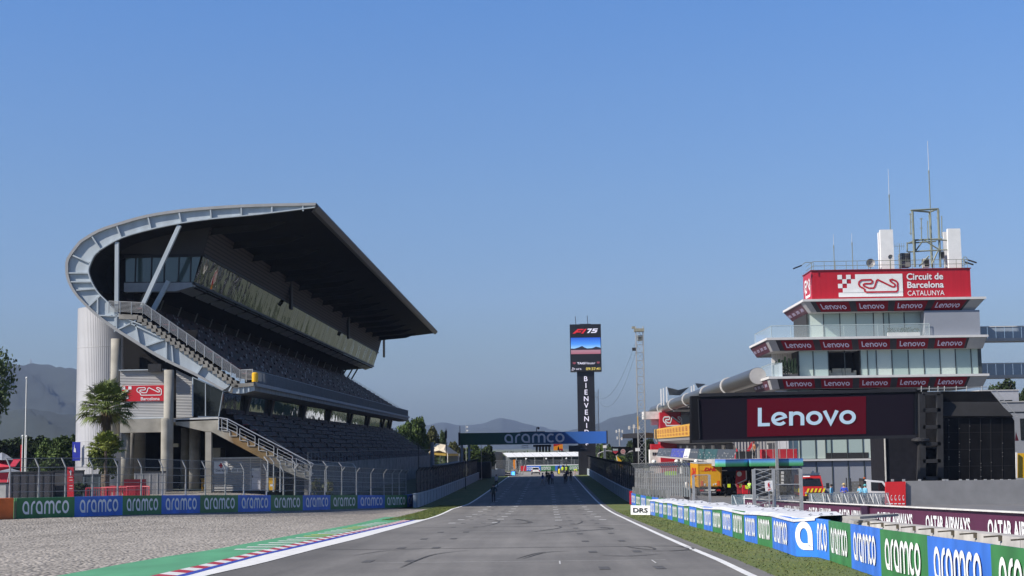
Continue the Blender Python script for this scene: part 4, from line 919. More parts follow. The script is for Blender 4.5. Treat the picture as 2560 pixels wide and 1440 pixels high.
# left balcony of the third level with small conifers
xb3 = S3[0][0].x; balustrade([(xb3+.4,Yf+9),(xb3+.4,Yf+.4),(xb3+1.4,Yf+.4)], fl3b, 1.5)
mb = MB(); mb.quad(V((xb3+.35,Yf+.5,fl3b)), V((xb3+1.5,Yf+.35,fl3b)), V((xb3+1.5,Yf+.35,fl3b+1.55)), V((xb3+.35,Yf+.5,fl3b+1.3))); mb.build('frosted_panel', M('frosted_glass', (.55,.63,.65), .3, 0, 0), rt)
def conifer_mesh():
    mb = MB(); R = random.Random(9)
    for i in range(420):
        z = R.random()**.8*1.7; r = .30*(1-z/1.8)**.8+.03; a = R.random()*6.28; rr_ = r*R.uniform(.4,1); x, y = rr_*math.cos(a), rr_*math.sin(a); s = .09
        mb.add([(x,y,z),(x+s*math.cos(a+1),y+s*math.sin(a+1),z+.08),(x+.4*s*math.cos(a),y+.4*s*math.sin(a),z+.18)],[(0,1,2)])
    return mb
cf = None
for i, (px, h_) in enumerate(((1941,.8),(1949,.95),(1957,.9),(1964,1.1),(1973,1.0),(1981,.95),(1989,1.0))):
    p = PY(px, 940, Yf+1.0); loc = V((p.x, Yf+1.0, fl3b+.25)); lab = ['leftmost','second','third','fourth','fifth','sixth','rightmost'][i]+' of the little cypress trees in the tower balcony planter'
    if cf is None:
        cf = thing('potted_cypress', lab, 'shrub', loc, 'little cypress trees on the tower balcony'); part(conifer_mesh(), 'foliage', M('cypress_leaves', (.02,.042,.02), .9, var=.4, scale=6), cf); mb = MB(); mb.tube((0,0,-.05),(0,0,.8),.04,5); part(mb, 'stem', m_conc_d, cf); cf.scale = (1,1,h_)
    else: clone(cf, loc, lab, None, i*1.3, (1,1,h_))
mb = MB(); a = PY(1937,940,Yf+.8); b = PY(1995,940,Yf+.8); mb.box((a.x,Yf+.7,fl3b),(b.x,Yf+1.3,fl3b+.28)); mb.build('planter', M('dark_planter', (.05,.05,.055), .6), rt)
mb = MB(); mb.box((xb3+1.2,Yf+6,fl3b),(X3[0],Yf+6.3,fl3t)); mb.build('recess_wall', m_ledge, rt)
mb = MB()
for i in range(9): x = xb3+1.6+.28*i; mb.tube((x,Yf+5.9,fl3b),(x,Yf+5.9,fl3t),.03,4)
mb.build('recess_rods', m_galv, rt)
# lower levels
fl1t, fl1b = S3[3]-.15, PT(2100,1148).z
fl2b = PT(2100,1100).z
xs1 = [1970,2000,2039,2064,2078,2118,2157,2196,2208]
mb = MB(); a, b = PT(1970,1100), PT(2212,1100); mb.box((a.x+.2,Fy+.4,0),(b.x,Fy+12,fl1t)); mb.build('floor_volume', M('tower_core', (.10,.11,.12), .7), rt)
X1 = facade(xs1, 1120, 1120, fl1t, fl1b+.1, Fy)
mb = MB(); mb.box((X1[3],Fy-.04,fl1b+.1),(X1[6]+.6,Fy+.02,fl1b+.72)); mb.build('open_window', M('dark_interior', (.02,.02,.022)), rt)
mb = MB(); mb.box((a.x-.2,Fy-.25,fl1b-.15),(b.x+.3,Fy+.3,fl1b+.05)); mb.build('ledge', m_ledge, rt)
Xb = facade([1978,2001,2041,2081,2121,2161,2201,2214], 1180, 1180, fl1b-.15, -.5, Fy+.1, 'cladding_panel', m_gpan)
mb = MB(); mb.box((PT(1941,1100).x,Fy-.5,fl1b),(PT(1968,1100).x,Fy+.8,fl1t)); mb.build('white_pier', m_ledge, rt)
# red sign box
Yr = 171.0; tl, tr, bl = PY(2028,678.5,Yr), PY(2425,670.5,Yr), PY(2029,749,Yr); zt, zb = (tl.z+tr.z)/2, S1[2]+.26; m_redc = M('sign_red', (.46,.012,.024), .38, var=.08, scale=1.2, stretch=(4,4,.2))
mb = MB(); mb.box((tl.x,Yr,zb),(tr.x,Yr+5.5,zt)); bx = mb.build('sign_box', m_redc, rt)
mb = MB(); mb.box((tl.x-.1,Yr-.1,zt),(tr.x+.1,Yr+5.6,zt+.1)); mb.build('sign_box_cap', M('dark_red', (.2,.01,.015), .4), rt)
A, Bq, D = V((tl.x,Yr,zb)), V((tr.x,Yr,zb)), V((tl.x,Yr,zt)); fx = lambda px: (px-365)/(2003-365)
t = MB(); pl = [(815,0),(815,45),(770,45)]; W_ = lambda x, y: ((x), (925-y))
# white plate with checkered left edge (drawn in photo units)
sq = lambda x0,y0,x1,y1: ([(x0,925-y0),(x1,925-y0),(x1,925-y1),(x0,925-y1)],[(3,2,1,0)])
plate = join2d([sq(815,697,1303,745), sq(772,745,1303,790), sq(728,790,1303,835), sq(683,835,1303,880), sq(640,880,1303,925), sq(633,700,680,745), sq(722,700,770,745), sq(682,745,727,790), sq(636,790,682,835)])
put2d(t, plate, A, Bq, D, fx(633), .085, fx(1303), .86, off=.03); t.build('sign_plate', m_white, bx)
t = MB(); put2d(t, circuit_logo(.042), A, Bq, D, fx(840), .215, fx(1258), .70, off=.09); t.build('circuit_outline', m_redc, bx)
t = MB(); put2d(t, text2d('Circuit de', .022), A, Bq, D, fx(1345), .64, fx(1722), .87, off=.03); put2d(t, text2d('Barcelona', .022), A, Bq, D, fx(1350), .36, fx(1725), .58, off=.03); put2d(t, text2d('CATALUNYA', .0), A, Bq, D, fx(1350), .10, fx(1728), .27, off=.03); t.build('lettering', m_letter, bx)
t = MB(); A2, B2, D2 = V((tl.x,Yr+5.5,zb)), V((tl.x,Yr,zb)), V((tl.x,Yr+5.5,zt)); put2d(t, circuit_logo(.05), A2, B2, D2, .15,.15,.85,.8, off=.03); t.build('circuit_outline', m_letter, bx)
# ---- things standing on the roof
zr = zt+.1; GR = M('antenna_steel', (.22,.24,.19), .6, .1, .1)
def rz(px, py, yy): p = PY(px, py, yy); return p
rl = MB(); 
xa, xc_ = tl.x+.3, tr.x-.2
for h in (.5,1.0): rl.path([V((xa,Yr+5,zr+h)),V((xa,Yr+.3,zr+h)),V((xc_,Yr+.3,zr+h)),V((xc_,Yr+5,zr+h))], .03, 5)
for k in range(15): x = xa+(xc_-xa)*k/14; rl.tube((x,Yr+.3,zr),(x,Yr+.3,zr+1.0),.03,5)
rl.build('roof_railing', GR, rt)
def white_screen(pa, pb, yy, h, lab):
    a, b = PY(pa, 660, yy).x, PY(pb, 660, yy).x; t = thing('antenna_screen', lab, 'antenna screen', ((a+b)/2,yy,zr), 'white antenna screens on the tower roof'); w = (b-a)/2
    mb = MB(); mb.hexa([(-w,0,0),(w,0,0),(w,.5,0),(-w,.5,0)],[(-w*.97,0,h),(w*.97,0,h),(w*.97,.5,h),(-w*.97,.5,h)]); part(mb, 'screen_shell', m_white, t)
    mb = MB(); mb.box((-w+.1,.5,.1),(w-.1,.62,.2)); mb.box((-w+.1,.5,h-.3),(w-.1,.62,h-.2)); part(mb, 'mounting_bar', GR, t); return t
white_screen(2203,2236,172,4.62,'wide white upright antenna screen under the left whip antenna'); white_screen(2198.5,2207,173.4,4.5,'narrow white antenna screen behind the left wide one')
white_screen(2372,2405,172,4.62,'wide white upright antenna screen at the right end of the roof'); white_screen(2362,2374,173.4,4.45,'narrow white antenna screen behind the right wide one')
def whip(px, ytop, ybase, yy, r, lab, tip=.5):
    p = PY(px, ybase, yy); q = PY(px-(ybase-ytop)*.018, ytop, yy); H = q.z-p.z; t = thing('whip_antenna', lab, 'antenna', V((p.x,yy,zr)), None); H += p.z-zr
    mb = MB(); mb.tube((0,0,0),(0,0,H*tip), r, 6); mb.tube((0,0,H*tip),(0,0,H*tip+.3), r*1.4, 6); part(mb, 'mast', GR, t); mb = MB(); mb.tube((0,0,H*tip),(0,0,H), r*.6, 5, r*.35); part(mb, 'rod', M('pale_rod', (.6,.6,.6), .5), t)
whip(2226,422,572,173,.055,'tall whip antenna rising behind the left white screen',.72); whip(2332,352,668,173.5,.06,'tallest whip antenna on the tower roof',.75)
whip(2086,585,668,172,.045,'short whip antenna near the left end of the roof',.62); whip(2132,583,665,172,.045,'short whip antenna between left roof end and white screen',.68)
af = thing('antenna_rig', 'tubular steel antenna frame between the two pairs of white screens', 'antenna', V((PY(2320,660,173).x,173,zr)))
mb = MB(); Pz = lambda px, py, yy=173: PY(px, py, yy)
posts = [(2281,528,2287,668,172.2),(2324,528,2330,668,175),(2345,523,2351,668,172.6)]
for x0_,y0_,x1_,y1_,yy in posts: mb.tube(Pz(x0_,y0_,yy), Pz(x1_,y1_,yy), .13, 6)
mb.build('frame_post', GR, af)
mb = MB()
for (a,b,ya,yb) in (((2277,526),(2345,522),172.2,172.6),((2277,526),(2324,530),172.2,175),((2324,530),(2345,522),175,172.6)): mb.tube(Pz(*a,ya), Pz(*b,yb), .10, 6)
for (a,b) in (((2270,608),(2288,601)),((2288,601),(2320,598)),((2320,598),(2372,601)),((2270,630),(2300,628)),((2300,628),(2371,624)),((2268,606),(2268,630)),((2288,600),(2288,630)),((2290,626),(2307,602)),((2310,600),(2348,624)),((2330,660),(2345,626)),((2298,666),(2322,640)),((2287,600),(2355,597)),((2272,608),(2340,603))): mb.tube(Pz(*a,172.4), Pz(*b,172.4), .085, 5)
mb.build('frame_brace', GR, af)
mb = MB()
for x_,ya,yb in ((2276,533,588),(2303,545,600),(2319,552,602),(2354,540,592)): mb.tube(Pz(x_,ya,172.3), Pz(x_+1,yb,172.3), .06, 5)
for x_,y_ in ((2276,536),(2279,555),(2277,583),(2324,540),(2345,545),(2303,547),(2303,570),(2346,530)): mb.bar(Pz(x_-4,y_,172.3), Pz(x_+4,y_,172.3), .06, .06)
mb.build('dipole', GR, af)
def roof_box(name, lab, cat, x0, x1, y0_, y1_, yy, mat, d=1.2, grille=False):
    a, b = PY(x0,y1_,yy), PY(x1,y0_,yy); t = thing(name, lab, cat, V(((a.x+b.x)/2,yy,a.z))); w, h = (b.x-a.x)/2, b.z-a.z; mb = MB(); mb.box((-w,0,0),(w,d,h)); part(mb, 'casing', mat, t)
    mb = MB()
    if grille:
        for k in range(5): mb.box((-w*.8+k*w*.36,-.02,h*.35),(-w*.8+k*w*.36+w*.2,-.005,h*.95))
    else: mb.box((-w*.7,-.03,h*.1),(w*.7,-.01,h*.9))
    part(mb, 'front_grille' if grille else 'front_cover', M('grille_dark', (.02,.02,.02)), t); return t
roof_box('air_conditioner', 'grey air conditioning unit with dark grille beside the antenna frame', 'air conditioner', 2254,2276,632,667,172.6,M('unit_grey', (.22,.22,.21), .6),1.4,True)
roof_box('equipment_cabinet', 'small white equipment cabinet under the antenna frame', 'cabinet', 2309,2324,646,668,172.4,m_offwhite,.8); roof_box('relay_box', 'grey box hanging on the right side of the antenna frame', 'box', 2352,2361,628,646,172.6,M('unit_grey', (.22,.22,.21)),.5)
def dish(px, py, yy, r, lab):
    p = PY(px, py, yy); t = thing('satellite_dish', lab, 'dish', V((p.x,yy,zr))); h = p.z-zr; mb = MB(); mb.lathe((0,0,h), [(.02,.12),(r*.6,.05),(r,-.12),(r*1.02,-.14),(r*.6,.02),(.02,.08)], 16, 'y'); part(mb, 'reflector', M('dish_grey', (.3,.3,.3), .5), t); mb = MB(); mb.tube((0,.1,0),(0,.1,h),.04,5); mb.tube((0,0,h),(0,-.5,h+.1),.02,4); part(mb, 'support', GR, t)
dish(2176,658,171.8,.5,'small satellite dish left of the left white screens'); dish(2226,643,171.4,.28,'round dark dish in front of the left white screen')
def lamp(px, py, bx_, by_, yy, lab, dirx):
    p, q = PY(px, py, yy), PY(bx_, by_, yy); t = thing('floodlight', lab, 'floodlight', V((q.x,yy,zr))); rel = p-V((q.x,yy,zr)); mb = MB(); mb.path([V((0,0,0)), V((0,0,rel.z+.35)), V((rel.x*.6,0,rel.z+.35)), rel], .04, 5); part(mb, 'arm', GR, t); mb = MB(); mb.bar(rel, rel+V((dirx*.9,-.2,-.35)), .35, .14); part(mb, 'lamp_head', m_dark, t)
lamp(2003,664,2029,676,170.6,'floodlight on an arm at the left end of the red sign box',-1); lamp(2420,650,2410,668,170.8,'floodlight on an arm at the right end of the roof',1); lamp(2412,655,2405,668,171.6,'second floodlight behind the right end floodlight',1)
yg = thing('yagi_antenna', 'small comb shaped aerial right of the left white screens', 'antenna', V((PY(2250,660,172).x,172,zr))); mb = MB(); mb.tube((0,0,0),(0,0,3.0),.04,5); part(mb, 'mast', GR, yg); mb = MB(); mb.tube((-.6,0,2.7),(.6,0,2.7),.03,4)
for k in range(5): mb.tube((-.5+.25*k,0,2.3),(-.5+.25*k,0,3.05),.02,4)
for k in range(3): mb.tube((-.25,0,.9+.3*k),(.3,0,.9+.3*k),.02,4)
part(mb, 'comb', GR, yg)
# ================================================================== BIG VIDEO SCREEN and black-clad stand
YV = 140.0
def PV(x, y, dy=0): return atY(x, y, YV)+V((0,dy,0))
vs = thing('video_screen', 'huge black sign screen with pale letters on a red field in front of the tower', 'screen', PV(2010,1106))
mb = MB(); c4 = [PV(1728,1108), PV(2288,1094), PV(2288,977), PV(1728,990)]; mb.prism(c4, (0,1.6,0)); mb.build('casing', M('screen_casing', (.011,.011,.013), .7, var=.05, spec=.04), vs)
mb = MB(); a, b, c, d = PV(1747,1100,-.03), PV(2283,1087,-.03), PV(2283,984,-.03), PV(1747,997,-.03); mb.quad(a,b,c,d); dp = mb.build('display', M('display_black', (.013,.010,.016), .7, 0, 0, spec=0.02), vs)
mb = MB(); mb.bar(PV(1745,998,-.08), PV(1749,1097,-.08), .08, .12, up=(0,1,0)); mb.bar(PV(1747,988,-.05), PV(2288,975,-.05), .2, .3); mb.bar(PV(1730,1104,-.05), PV(2288,1091,-.05), .2, .28); mb.build('frame_trim', M('frame_black', (.022,.022,.026), .5, spec=.2), vs)
u0, u1 = (1868-1747)/536, (2165-1747)/536; A = a.lerp(b,u0)+V((0,-.02,0)); B_ = a.lerp(b,u1)+V((0,-.02,0)); Cc = d.lerp(c,u1)+V((0,-.02,0)); D_ = d.lerp(c,u0)+V((0,-.02,0))
A = A.lerp(D_,.05); B_ = B_.lerp(Cc,.05); D_ = A.lerp(D_,.96); Cc = B_.lerp(Cc,.96)
mb = MB(); mb.quad(A,B_,Cc,D_); rp = mb.build('red_field', M('display_red', (.085,.005,.012), .7, 0, 0, emit=.10, spec=.02), dp)
t = MB(); put2d(t, LENOVO, A, B_, D_, .09,.22,.915,.76, off=.03); t.build('lettering', M('display_letter', (.42,.55,.66), .5, 0, 0, emit=.12), rp)
bs = thing('black_stage_structure', 'tall scaffold stand wrapped in black cloth to the right of the big screen', 'scaffold', atY(2400,1200,146))
def PK(x, y, dy=0): return atY(x, y, 146)+V((0,dy,0))
mb = MB(); pts = [PK(2352,1215), PK(2540,1215), PK(2536,1052), PK(2528,1040), PK(2476,978), PK(2352,978)]; mb.prism(pts, (0,9,0)); mb.build('cloth_cover', m_black, bs)
mb = MB(); mb.quad(PK(2352,1040,-.4), PK(2529,1040,-.4), PK(2470,978,.3), PK(2352,978,.3)); mb.quad(PK(2352,1044,-.02), PK(2531,1044,-.02), PK(2529,1040,-.4), PK(2352,1040,-.4)); mb.build('cloth_flap', M('cloth_flap', (.013,.013,.015), .85, var=.4, scale=.6, bump=.5), bs)
mb = MB(); mb.prism([PK(2213,1215), PK(2310,1215), PK(2310,1085), PK(2208,1085)], (0,6,0)); mb.build('cloth_wall', M('dark_grey_cloth', (.020,.020,.025), .9, var=.15, spec=0.0), bs)
tw = MB(); 
for x in (2303,2347): tw.bar(PK(x,1215,-.5), PK(x-2,985,-.5), .55, .5, up=(0,1,0))
for y in (985,1026,1068,1110,1153,1196): tw.bar(PK(2303,y,-.5), PK(2347,y-1,-.5), .5, .35)
tw.build('tower_frame', m_dark, bs)
mb = MB(); mb.prism([PK(2290,1215,-.6),PK(2311,1215,-.6),PK(2306,1105,-.6),PK(2294,1105,-.6)], (0,.8,0)); c = PK(2300,1100,-.2); mb.lathe(c, [(.3,-.35),(.85,-.1),(.85,.12),(.4,.25)], 18); mb.build('screen_pylon', M('pylon_black', (.03,.03,.034), .5), bs)
mb = MB(); n = 16
for k in range(n): p, q = PK(2477,978,-.1).lerp(PK(2534,1048,-.1), k/n), PK(2477,978,-.1).lerp(PK(2534,1048,-.1), (k+1)/n); mb.tube(p,q,.04,4); mb.tube(p+V((.35,0,.25)), q+V((.35,0,.25)), .04, 4); mb.tube(p, q+V((.35,0,.25)), .025, 4)
mb.build('edge_truss', m_galv, bs)
mb = MB()
for x in (2310,2330,2352,2368,2398,2424,2462): mb.tube(PK(x,978,1), PK(x,964,1), .045, 5)
mb.tube(PK(2300,972,1), PK(2475,966,1), .04, 5); mb.build('scaffold_tube', m_galv, bs)
R = random.Random(6); mb = MB()
for x in (2372,2398,2424,2452,2478,2506): mb.bar(PK(x,1212,-.03), PK(x-1,1046,-.03), .03, .04, up=(0,1,0))
for y in (1082,1124,1166): mb.bar(PK(2353,y,-.03), PK(2534,y-2,-.03), .03, .03)
mb.build('cloth_seam', M('seam_dark_grey', (.017,.017,.019), .9), bs); mb = MB()
for k in range(34): x, y = R.choice((2372,2398,2424,2452,2478,2506)), R.uniform(1050,1205); q = PK(x,y,-.06); mb.box((q.x-.04,q.y-.02,q.z-.04),(q.x+.04,q.y+.02,q.z+.04))
mb.build('cloth_tie', M('tie_grey', (.12,.12,.12), .6), bs)
tg = MB(); tg.prism([PK(2209,1085,-.15),PK(2213,1210,-.15),PK(2216,1210,-.15),PK(2212,1085,-.15)], (0,.1,0)); tg.build('cloth_edge', m_offwhite, bs)
# ================================================================== bridges and buildings at the right edge
def skybridge(yt, yb, yy, lab):
    a, b = PY(2448,yb,yy), PY(2640,yb-5,yy); zt_ = PY(2448,yt,yy).z; t = thing('glass_footbridge', lab, 'footbridge', V((a.x,yy,a.z))); mb = MB(); mb.box((a.x,yy,a.z-.35),(b.x,yy+3,a.z)); mb.build('deck', m_soft, t)
    for k in range(9):
        x0 = a.x+(b.x-a.x)*k/9; x1 = a.x+(b.x-a.x)*(k+1)/9; mb = MB(); mb.box((x0+.03,yy+.02,a.z),(x1-.03,yy+.06,zt_)); mb.build('glass_panel', M('bridge_glass', (.30,.36,.44), .15, var=.06), t)
    mb = MB(); mb.box((a.x,yy-.05,zt_),(b.x,yy+.1,zt_+.1)); mb.build('top_rail', m_ledge, t); return t
skybridge(818,846,180,'upper glass footbridge leaving the tower to the right'); skybridge(910,938,181,'lower glass footbridge leaving the tower to the right')
def block(name, lab, cat, x0, x1, yt, yb, yy, dep, mat, win=()):
    a, b = PY(x0,yb,yy), PY(x1,yb,yy); zt_ = PY((x0+x1)/2,yt,yy).z; t = thing(name, lab, cat, V(((a.x+b.x)/2,yy,-.3))); mb = MB(); mb.box((a.x,yy,-.5),(b.x,yy+dep,zt_)); mb.build('wall', mat, t)
    mb = MB(); mb.box((a.x-.1,yy-.1,zt_),(b.x+.1,yy+dep,zt_+.15)); mb.build('roof_edge', m_soft, t)
    for (u0,v0,u1,v1) in win: p, q = PY(u0,v1,yy), PY(u1,v0,yy); mb = MB(); mb.box((p.x,yy-.06,p.z),(q.x,yy-.01,q.z)); mb.build('window', glassy('dark_glass', (.012,.015,.018)), t)
    return t
block('office_building', 'plain grey building behind the black stage structure', 'building', 2455,2552,977,1100,215,12,M('grey_render', (.36,.37,.40), .7, var=.06),[(2500,1000,2530,1012)])
block('service_building', 'grey building with dark window band at the right edge', 'building', 2500,2680,1005,1215,200,14,M('grey_cladding', (.30,.31,.34), .6, var=.06),[(2552,1045,2640,1100),(2500,1028,2640,1032)])
mb = MB(); mb.prism([PY(2538,1102,186),PY(2547,1102,186),PY(2540,1080,186)], (0,.1,0)); tag(mb.build('red_flag', m_red), 'small red pennant between black structure and grey building', 'flag')
yt_ = thing('yellow_display_panel', 'yellow upright panel beyond the grey wall at the right edge', 'panel', PY(2555,1195,160)); mb = MB(); mb.prism([PY(2541,1195,160),PY(2640,1195,160),PY(2640,1133,160),PY(2541,1133,160)], (0,.3,0)); mb.build('panel_board', m_yellow, yt_); mb = MB(); mb.bar(PY(2541,1195,159.8), PY(2541,1131,159.8), .15,.15); mb.build('panel_frame', m_white, yt_)
# grey wall and red panel, dark maroon wall
gw = thing('grey_wall', 'long plain grey wall at the right behind the maroon barrier', 'wall', PY(2400,1310,125)); mb = MB(); m_gw = M('grey_wall_paint', (.22,.22,.225), .8, var=.12, scale=.8, bump=.1)
mb.prism([PY(2265,1330,125),PY(2700,1330,125),PY(2700,1197,125),PY(2265,1203,125)], (0,.5,0)); mb.build('wall_face', m_gw, gw); mb = MB()
for x in (2232,2260,2300,2360,2368,2402,2420,2440,2464,2482,2505,2525): p = PY(x,1203,125.2); mb.box((p.x-.1,p.y,p.z-.02),(p.x+.1,p.y+.2,p.z+.16))
mb.build('fixing', m_galv, gw)
rp_ = thing('red_hoarding', 'bright red hoarding panel with a row of small white marks beside the grey wall', 'hoarding', PY(2240,1330,124.8)); mb = MB(); a,b,c,d = PY(2213,1330,124.8),PY(2265,1330,124.8),PY(2264,1204,124.8),PY(2214,1205,124.8); mb.prism([a,b,c,d], (0,.2,0)); brd = mb.build('board', M('bright_red', (.62,.02,.025), .5, var=.05), rp_)
t = MB()
for k in range(5):
    u = .06+.19*k; put2d(t, ribbon(arc(0,0,.3,.5,60,330,8)+[(.2,-.7)], .16), a,b,d, u,.62,u+.08,.74); put2d(t, ([(0,0),(1,0),(1,1),(0,1)],[(0,1,2,3)]), a,b,d, u-.02,.555,u+.11,.575)
t.build('white_marks', m_letter, brd)
# maroon wall beside the pit entry
m_mar = M('maroon_vinyl', (.085,.018,.050), .5, var=.10, scale=1.5)
QW = [(14.0,109.5),(14,101),(14,92.5),(14,84),(14,75.5),(14,67),(14,58.5),(14,50.5),(14,42.5),(14,34.5),(14,28)]
qw = thing('maroon_barrier', 'long maroon banner wall with tall white lettering along the pit entry', 'barrier', (14,70,zc(70)))
QT = text2d('QATAR AIRWAYS', .03)
for i, (p, q) in enumerate(zip(QW, QW[1:])): A, B_ = V((p[0],p[1],zc(p[1])-.1)), V((q[0],q[1],zc(q[1])-.1)); banner(qw, A, B_, 1.02, m_mar, QT, (.16,.08,.90,.76))
mb = MB()
for p, q in zip(QW, QW[1:]): mb.bar((13.98,p[1],zc(p[1])+.94), (13.98,q[1],zc(q[1])+.94), .2, .05)
mb.build('coping', m_offwhite, qw); mb = MB(); mb.box((13.9,67.2,zc(67)-.1),(13.97,68.6,zc(67)+.9)); mb.build('dark_joint', M('dark_maroon', (.03,.008,.03), .5), qw)
# ================================================================== PIT BUILDING
pbz = PY(1895,938,176); XT = pbz.x; ZT = pbz.z-.1
pt = thing('pit_building', 'long pit building with a shiny roof tube and yellow balcony banner running beside the straight', 'building', (26,240,0))
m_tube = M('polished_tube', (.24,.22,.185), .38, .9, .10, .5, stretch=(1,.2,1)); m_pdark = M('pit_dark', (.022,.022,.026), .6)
mb = MB(); R_ = 1.0
for i in range(6):
    y0_, y1_ = [176,204.7,232,263,293.5,323,350][i:i+2]; mb.tube((XT,y0_+.3,ZT),(XT,y1_-.3,ZT),R_,28)
mb.build('roof_tube', m_tube, pt, False)
for y in (204.7,232,263,293.5,323):
    mb = MB(); mb.lathe((XT,y,ZT), [(R_,-.3),(R_+.15,-.3),(R_+.15,.3),(R_,.3)], 26, 'y'); mb.hexa([(XT-.1,y-.3,ZT-R_-.35),(XT+11,y-.3,ZT-R_-.6),(XT+11,y+.3,ZT-R_-.6),(XT-.1,y+.3,ZT-R_-.35)],[(XT-.1,y-.3,ZT-R_),(XT+11,y-.3,ZT-R_-.1),(XT+11,y+.3,ZT-R_-.1),(XT-.1,y+.3,ZT-R_)]); mb.build('tube_bracket', m_ledge, pt)
mb = MB(); mb.lathe((XT,176,ZT), [(.02,0),(.95,0),(.95,.25)], 24, 'y'); mb.build('tube_cap', m_soft, pt)
mb = MB(); mb.box((XT+.6,177,ZT-.4),(XT+14,349,ZT)); mb.build('roof', M('pit_roof', (.12,.12,.12), .7), pt)
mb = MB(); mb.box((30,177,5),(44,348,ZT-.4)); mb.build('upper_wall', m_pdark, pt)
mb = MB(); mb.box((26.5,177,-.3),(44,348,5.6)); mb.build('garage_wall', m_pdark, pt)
for k in range(11):
    y = 184+14.6*k; mb = MB(); mb.box((26.3,y,-.2),(26.5,y+3.5,5.4)); mb.build('garage_pier', m_offwhite, pt)
mb = MB(); mb.hexa([(22.3,196,6.3),(30,196,5.2),(30,313,5.2),(22.3,313,6.3)],[(22,196,6.9),(30,196,6.9),(30,313,6.9),(22,313,6.9)]); mb.build('balcony', m_soft, pt)
mb = MB(); mb.box((21.9,198,6.85),(22.05,312,8.75)); ybn = mb.build('balcony_banner', M('amber_vinyl', (.66,.36,.04), .5, var=.08), pt)
PW = text2d('PIRELLI', .02); t = MB()
for k in range(18):
    ya = 310-6.1*k; A, B_, D = V((21.9,ya,6.85)), V((21.9,ya-6.1,6.85)), V((21.9,ya,8.75)); put2d(t, PW, A, B_, D, .2,.45,.72,.85, off=.02); put2d(t, PW, A, B_, D, .2,.14,.72,.34, off=.02)
t.build('lettering', M('dark_red_letters', (.40,.09,.04), .5), ybn)
# sponsor boards above the garages
sx = 20.6; mb = MB(); mb.box((sx+.05,167,3.3),(26.5,290,3.7)); mb.build('garage_canopy', m_soft, pt)
m_sd = M('slate_board', (.06,.07,.085), .5, var=.15, scale=.6); m_st = M('teal_board', (.03,.085,.09), .5, var=.2, scale=.5); m_sb = M('violet_board', (.06,.07,.36), .5)
for ya, yb, mt in ((167,188,m_sd),(188.2,211,m_st),(211.2,224,m_sd),(224.2,233,m_white),(233.2,257,m_sb),(257.2,288,m_sd)):
    mb = MB(); mb.hexa([(sx,ya,3.6),(sx+.1,ya,3.6),(sx+.1,yb,3.6),(sx,yb,3.6)],[(sx+.35,ya,4.95),(sx+.45,ya,4.95),(sx+.45,yb,4.95),(sx+.35,yb,4.95)]); bd = mb.build('sponsor_board', mt, pt); t = MB(); R = random.Random(int(ya))
    y = ya+1
    while y < yb-2: h = R.uniform(.08,.22); z = R.choice((3.75,4.1,4.4)); t.box((sx-.04+(z-3.6)*.25,y,z),(sx-.01+(z-3.6)*.25,y+R.uniform(.25,.8),z+h)); y += R.uniform(.9,2.0)
    t.build('board_marks', m_sb if mt is m_white else M('pale_marks', (.34,.36,.38), .5), bd)
mb = MB(); mb.prism([PY(1837,1146,165.5),PY(1851,1146,165.5),PY(1842,1121,165.5)], (0,.3,0)); mb.build('red_fin', M('bright_red', (.62,.02,.025)), pt)
# red end block with the circuit outline
def PE(x, y, dy=0): return atY(x, y, 313)+V((0,dy,0))
mb = MB(); p, q = PE(1652,1142), PE(1702,1030); mb.box((p.x,313,0),(q.x,320,q.z)); eb = mb.build('red_end_block', m_redc, pt)
t = MB(); A, B_, D = V((p.x,313,PE(1652,1066).z)), V((q.x,313,PE(1652,1066).z)), V((p.x,313,q.z)); put2d(t, circuit_logo(.05), A, B_, D, .13,.0,1.05,.72, off=.05); t.build('circuit_outline', m_letter, eb)
mb = MB(); a, b = PE(1612,1062), PE(1657,1022); mb.box((a.x,316,PE(1630,1047).z),(b.x,322,PE(1630,1028).z)); mb.box((PE(1632,1060).x,317,a.z),(b.x,321,PE(1630,1047).z)); mb.build('white_platform', m_offwhite, pt)
mb = MB(); a, b = PE(1626,1140), PE(1652,1110); mb.box((a.x,314,-.3),(b.x,318,PE(1640,1124).z)); mb.build('white_wing', m_offwhite, pt); mb = MB(); mb.box((a.x+.3,314,PE(1640,1124).z),(b.x,318,b.z)); mb.build('red_wing_sign', m_redc, pt)
mb = MB()
for k in range(5): mb.box((a.x+.5+.45*k,313.9,PE(1640,1138).z),(a.x+.8+.45*k,313.98,PE(1640,1131).z))
mb.build('window_slots', m_pdark, pt)
# roof terrace bits: posts and shade sails
for k, (px, py0, py1) in enumerate(((1653,972,1003),(1659,970,1001),(1667,967,998),(1729,965,985),(1735,962,982))):
    p = PY(px, py1, 300-(10 if k > 2 else 0)); q = PY(px, py0, p.y); tag(MB().box((p.x-.12,p.y-.12,ZT),(p.x+.12,p.y+.12,q.z)).build('terrace_post', m_white), ['leftmost of three white posts on the pit roof terrace','middle of three white posts on the pit roof terrace','rightmost of three white posts on the pit roof terrace','left white post of the second pit roof group','right white post of the second pit roof group'][k], 'post', 'white posts on the pit roof')
def sail(pts, yy, lab):
    P = [PY(x,y,yy+dy) for x,y,dy in pts]; mb = MB(); n = 6; c = sum(P, V((0,0,0)))/len(P)-V((0,0,.35)); mb.add(P+[c], [(i,(i+1)%len(P),len(P)) for i in range(len(P))]); mb.add([p-V((0,0,.05)) for p in P+[c]], [((i+1)%len(P),i,len(P)) for i in range(len(P))])
    tag(mb.build('shade_sail', M('blue_grey_canvas', (.16,.20,.26), .8)), lab, 'shade sail')
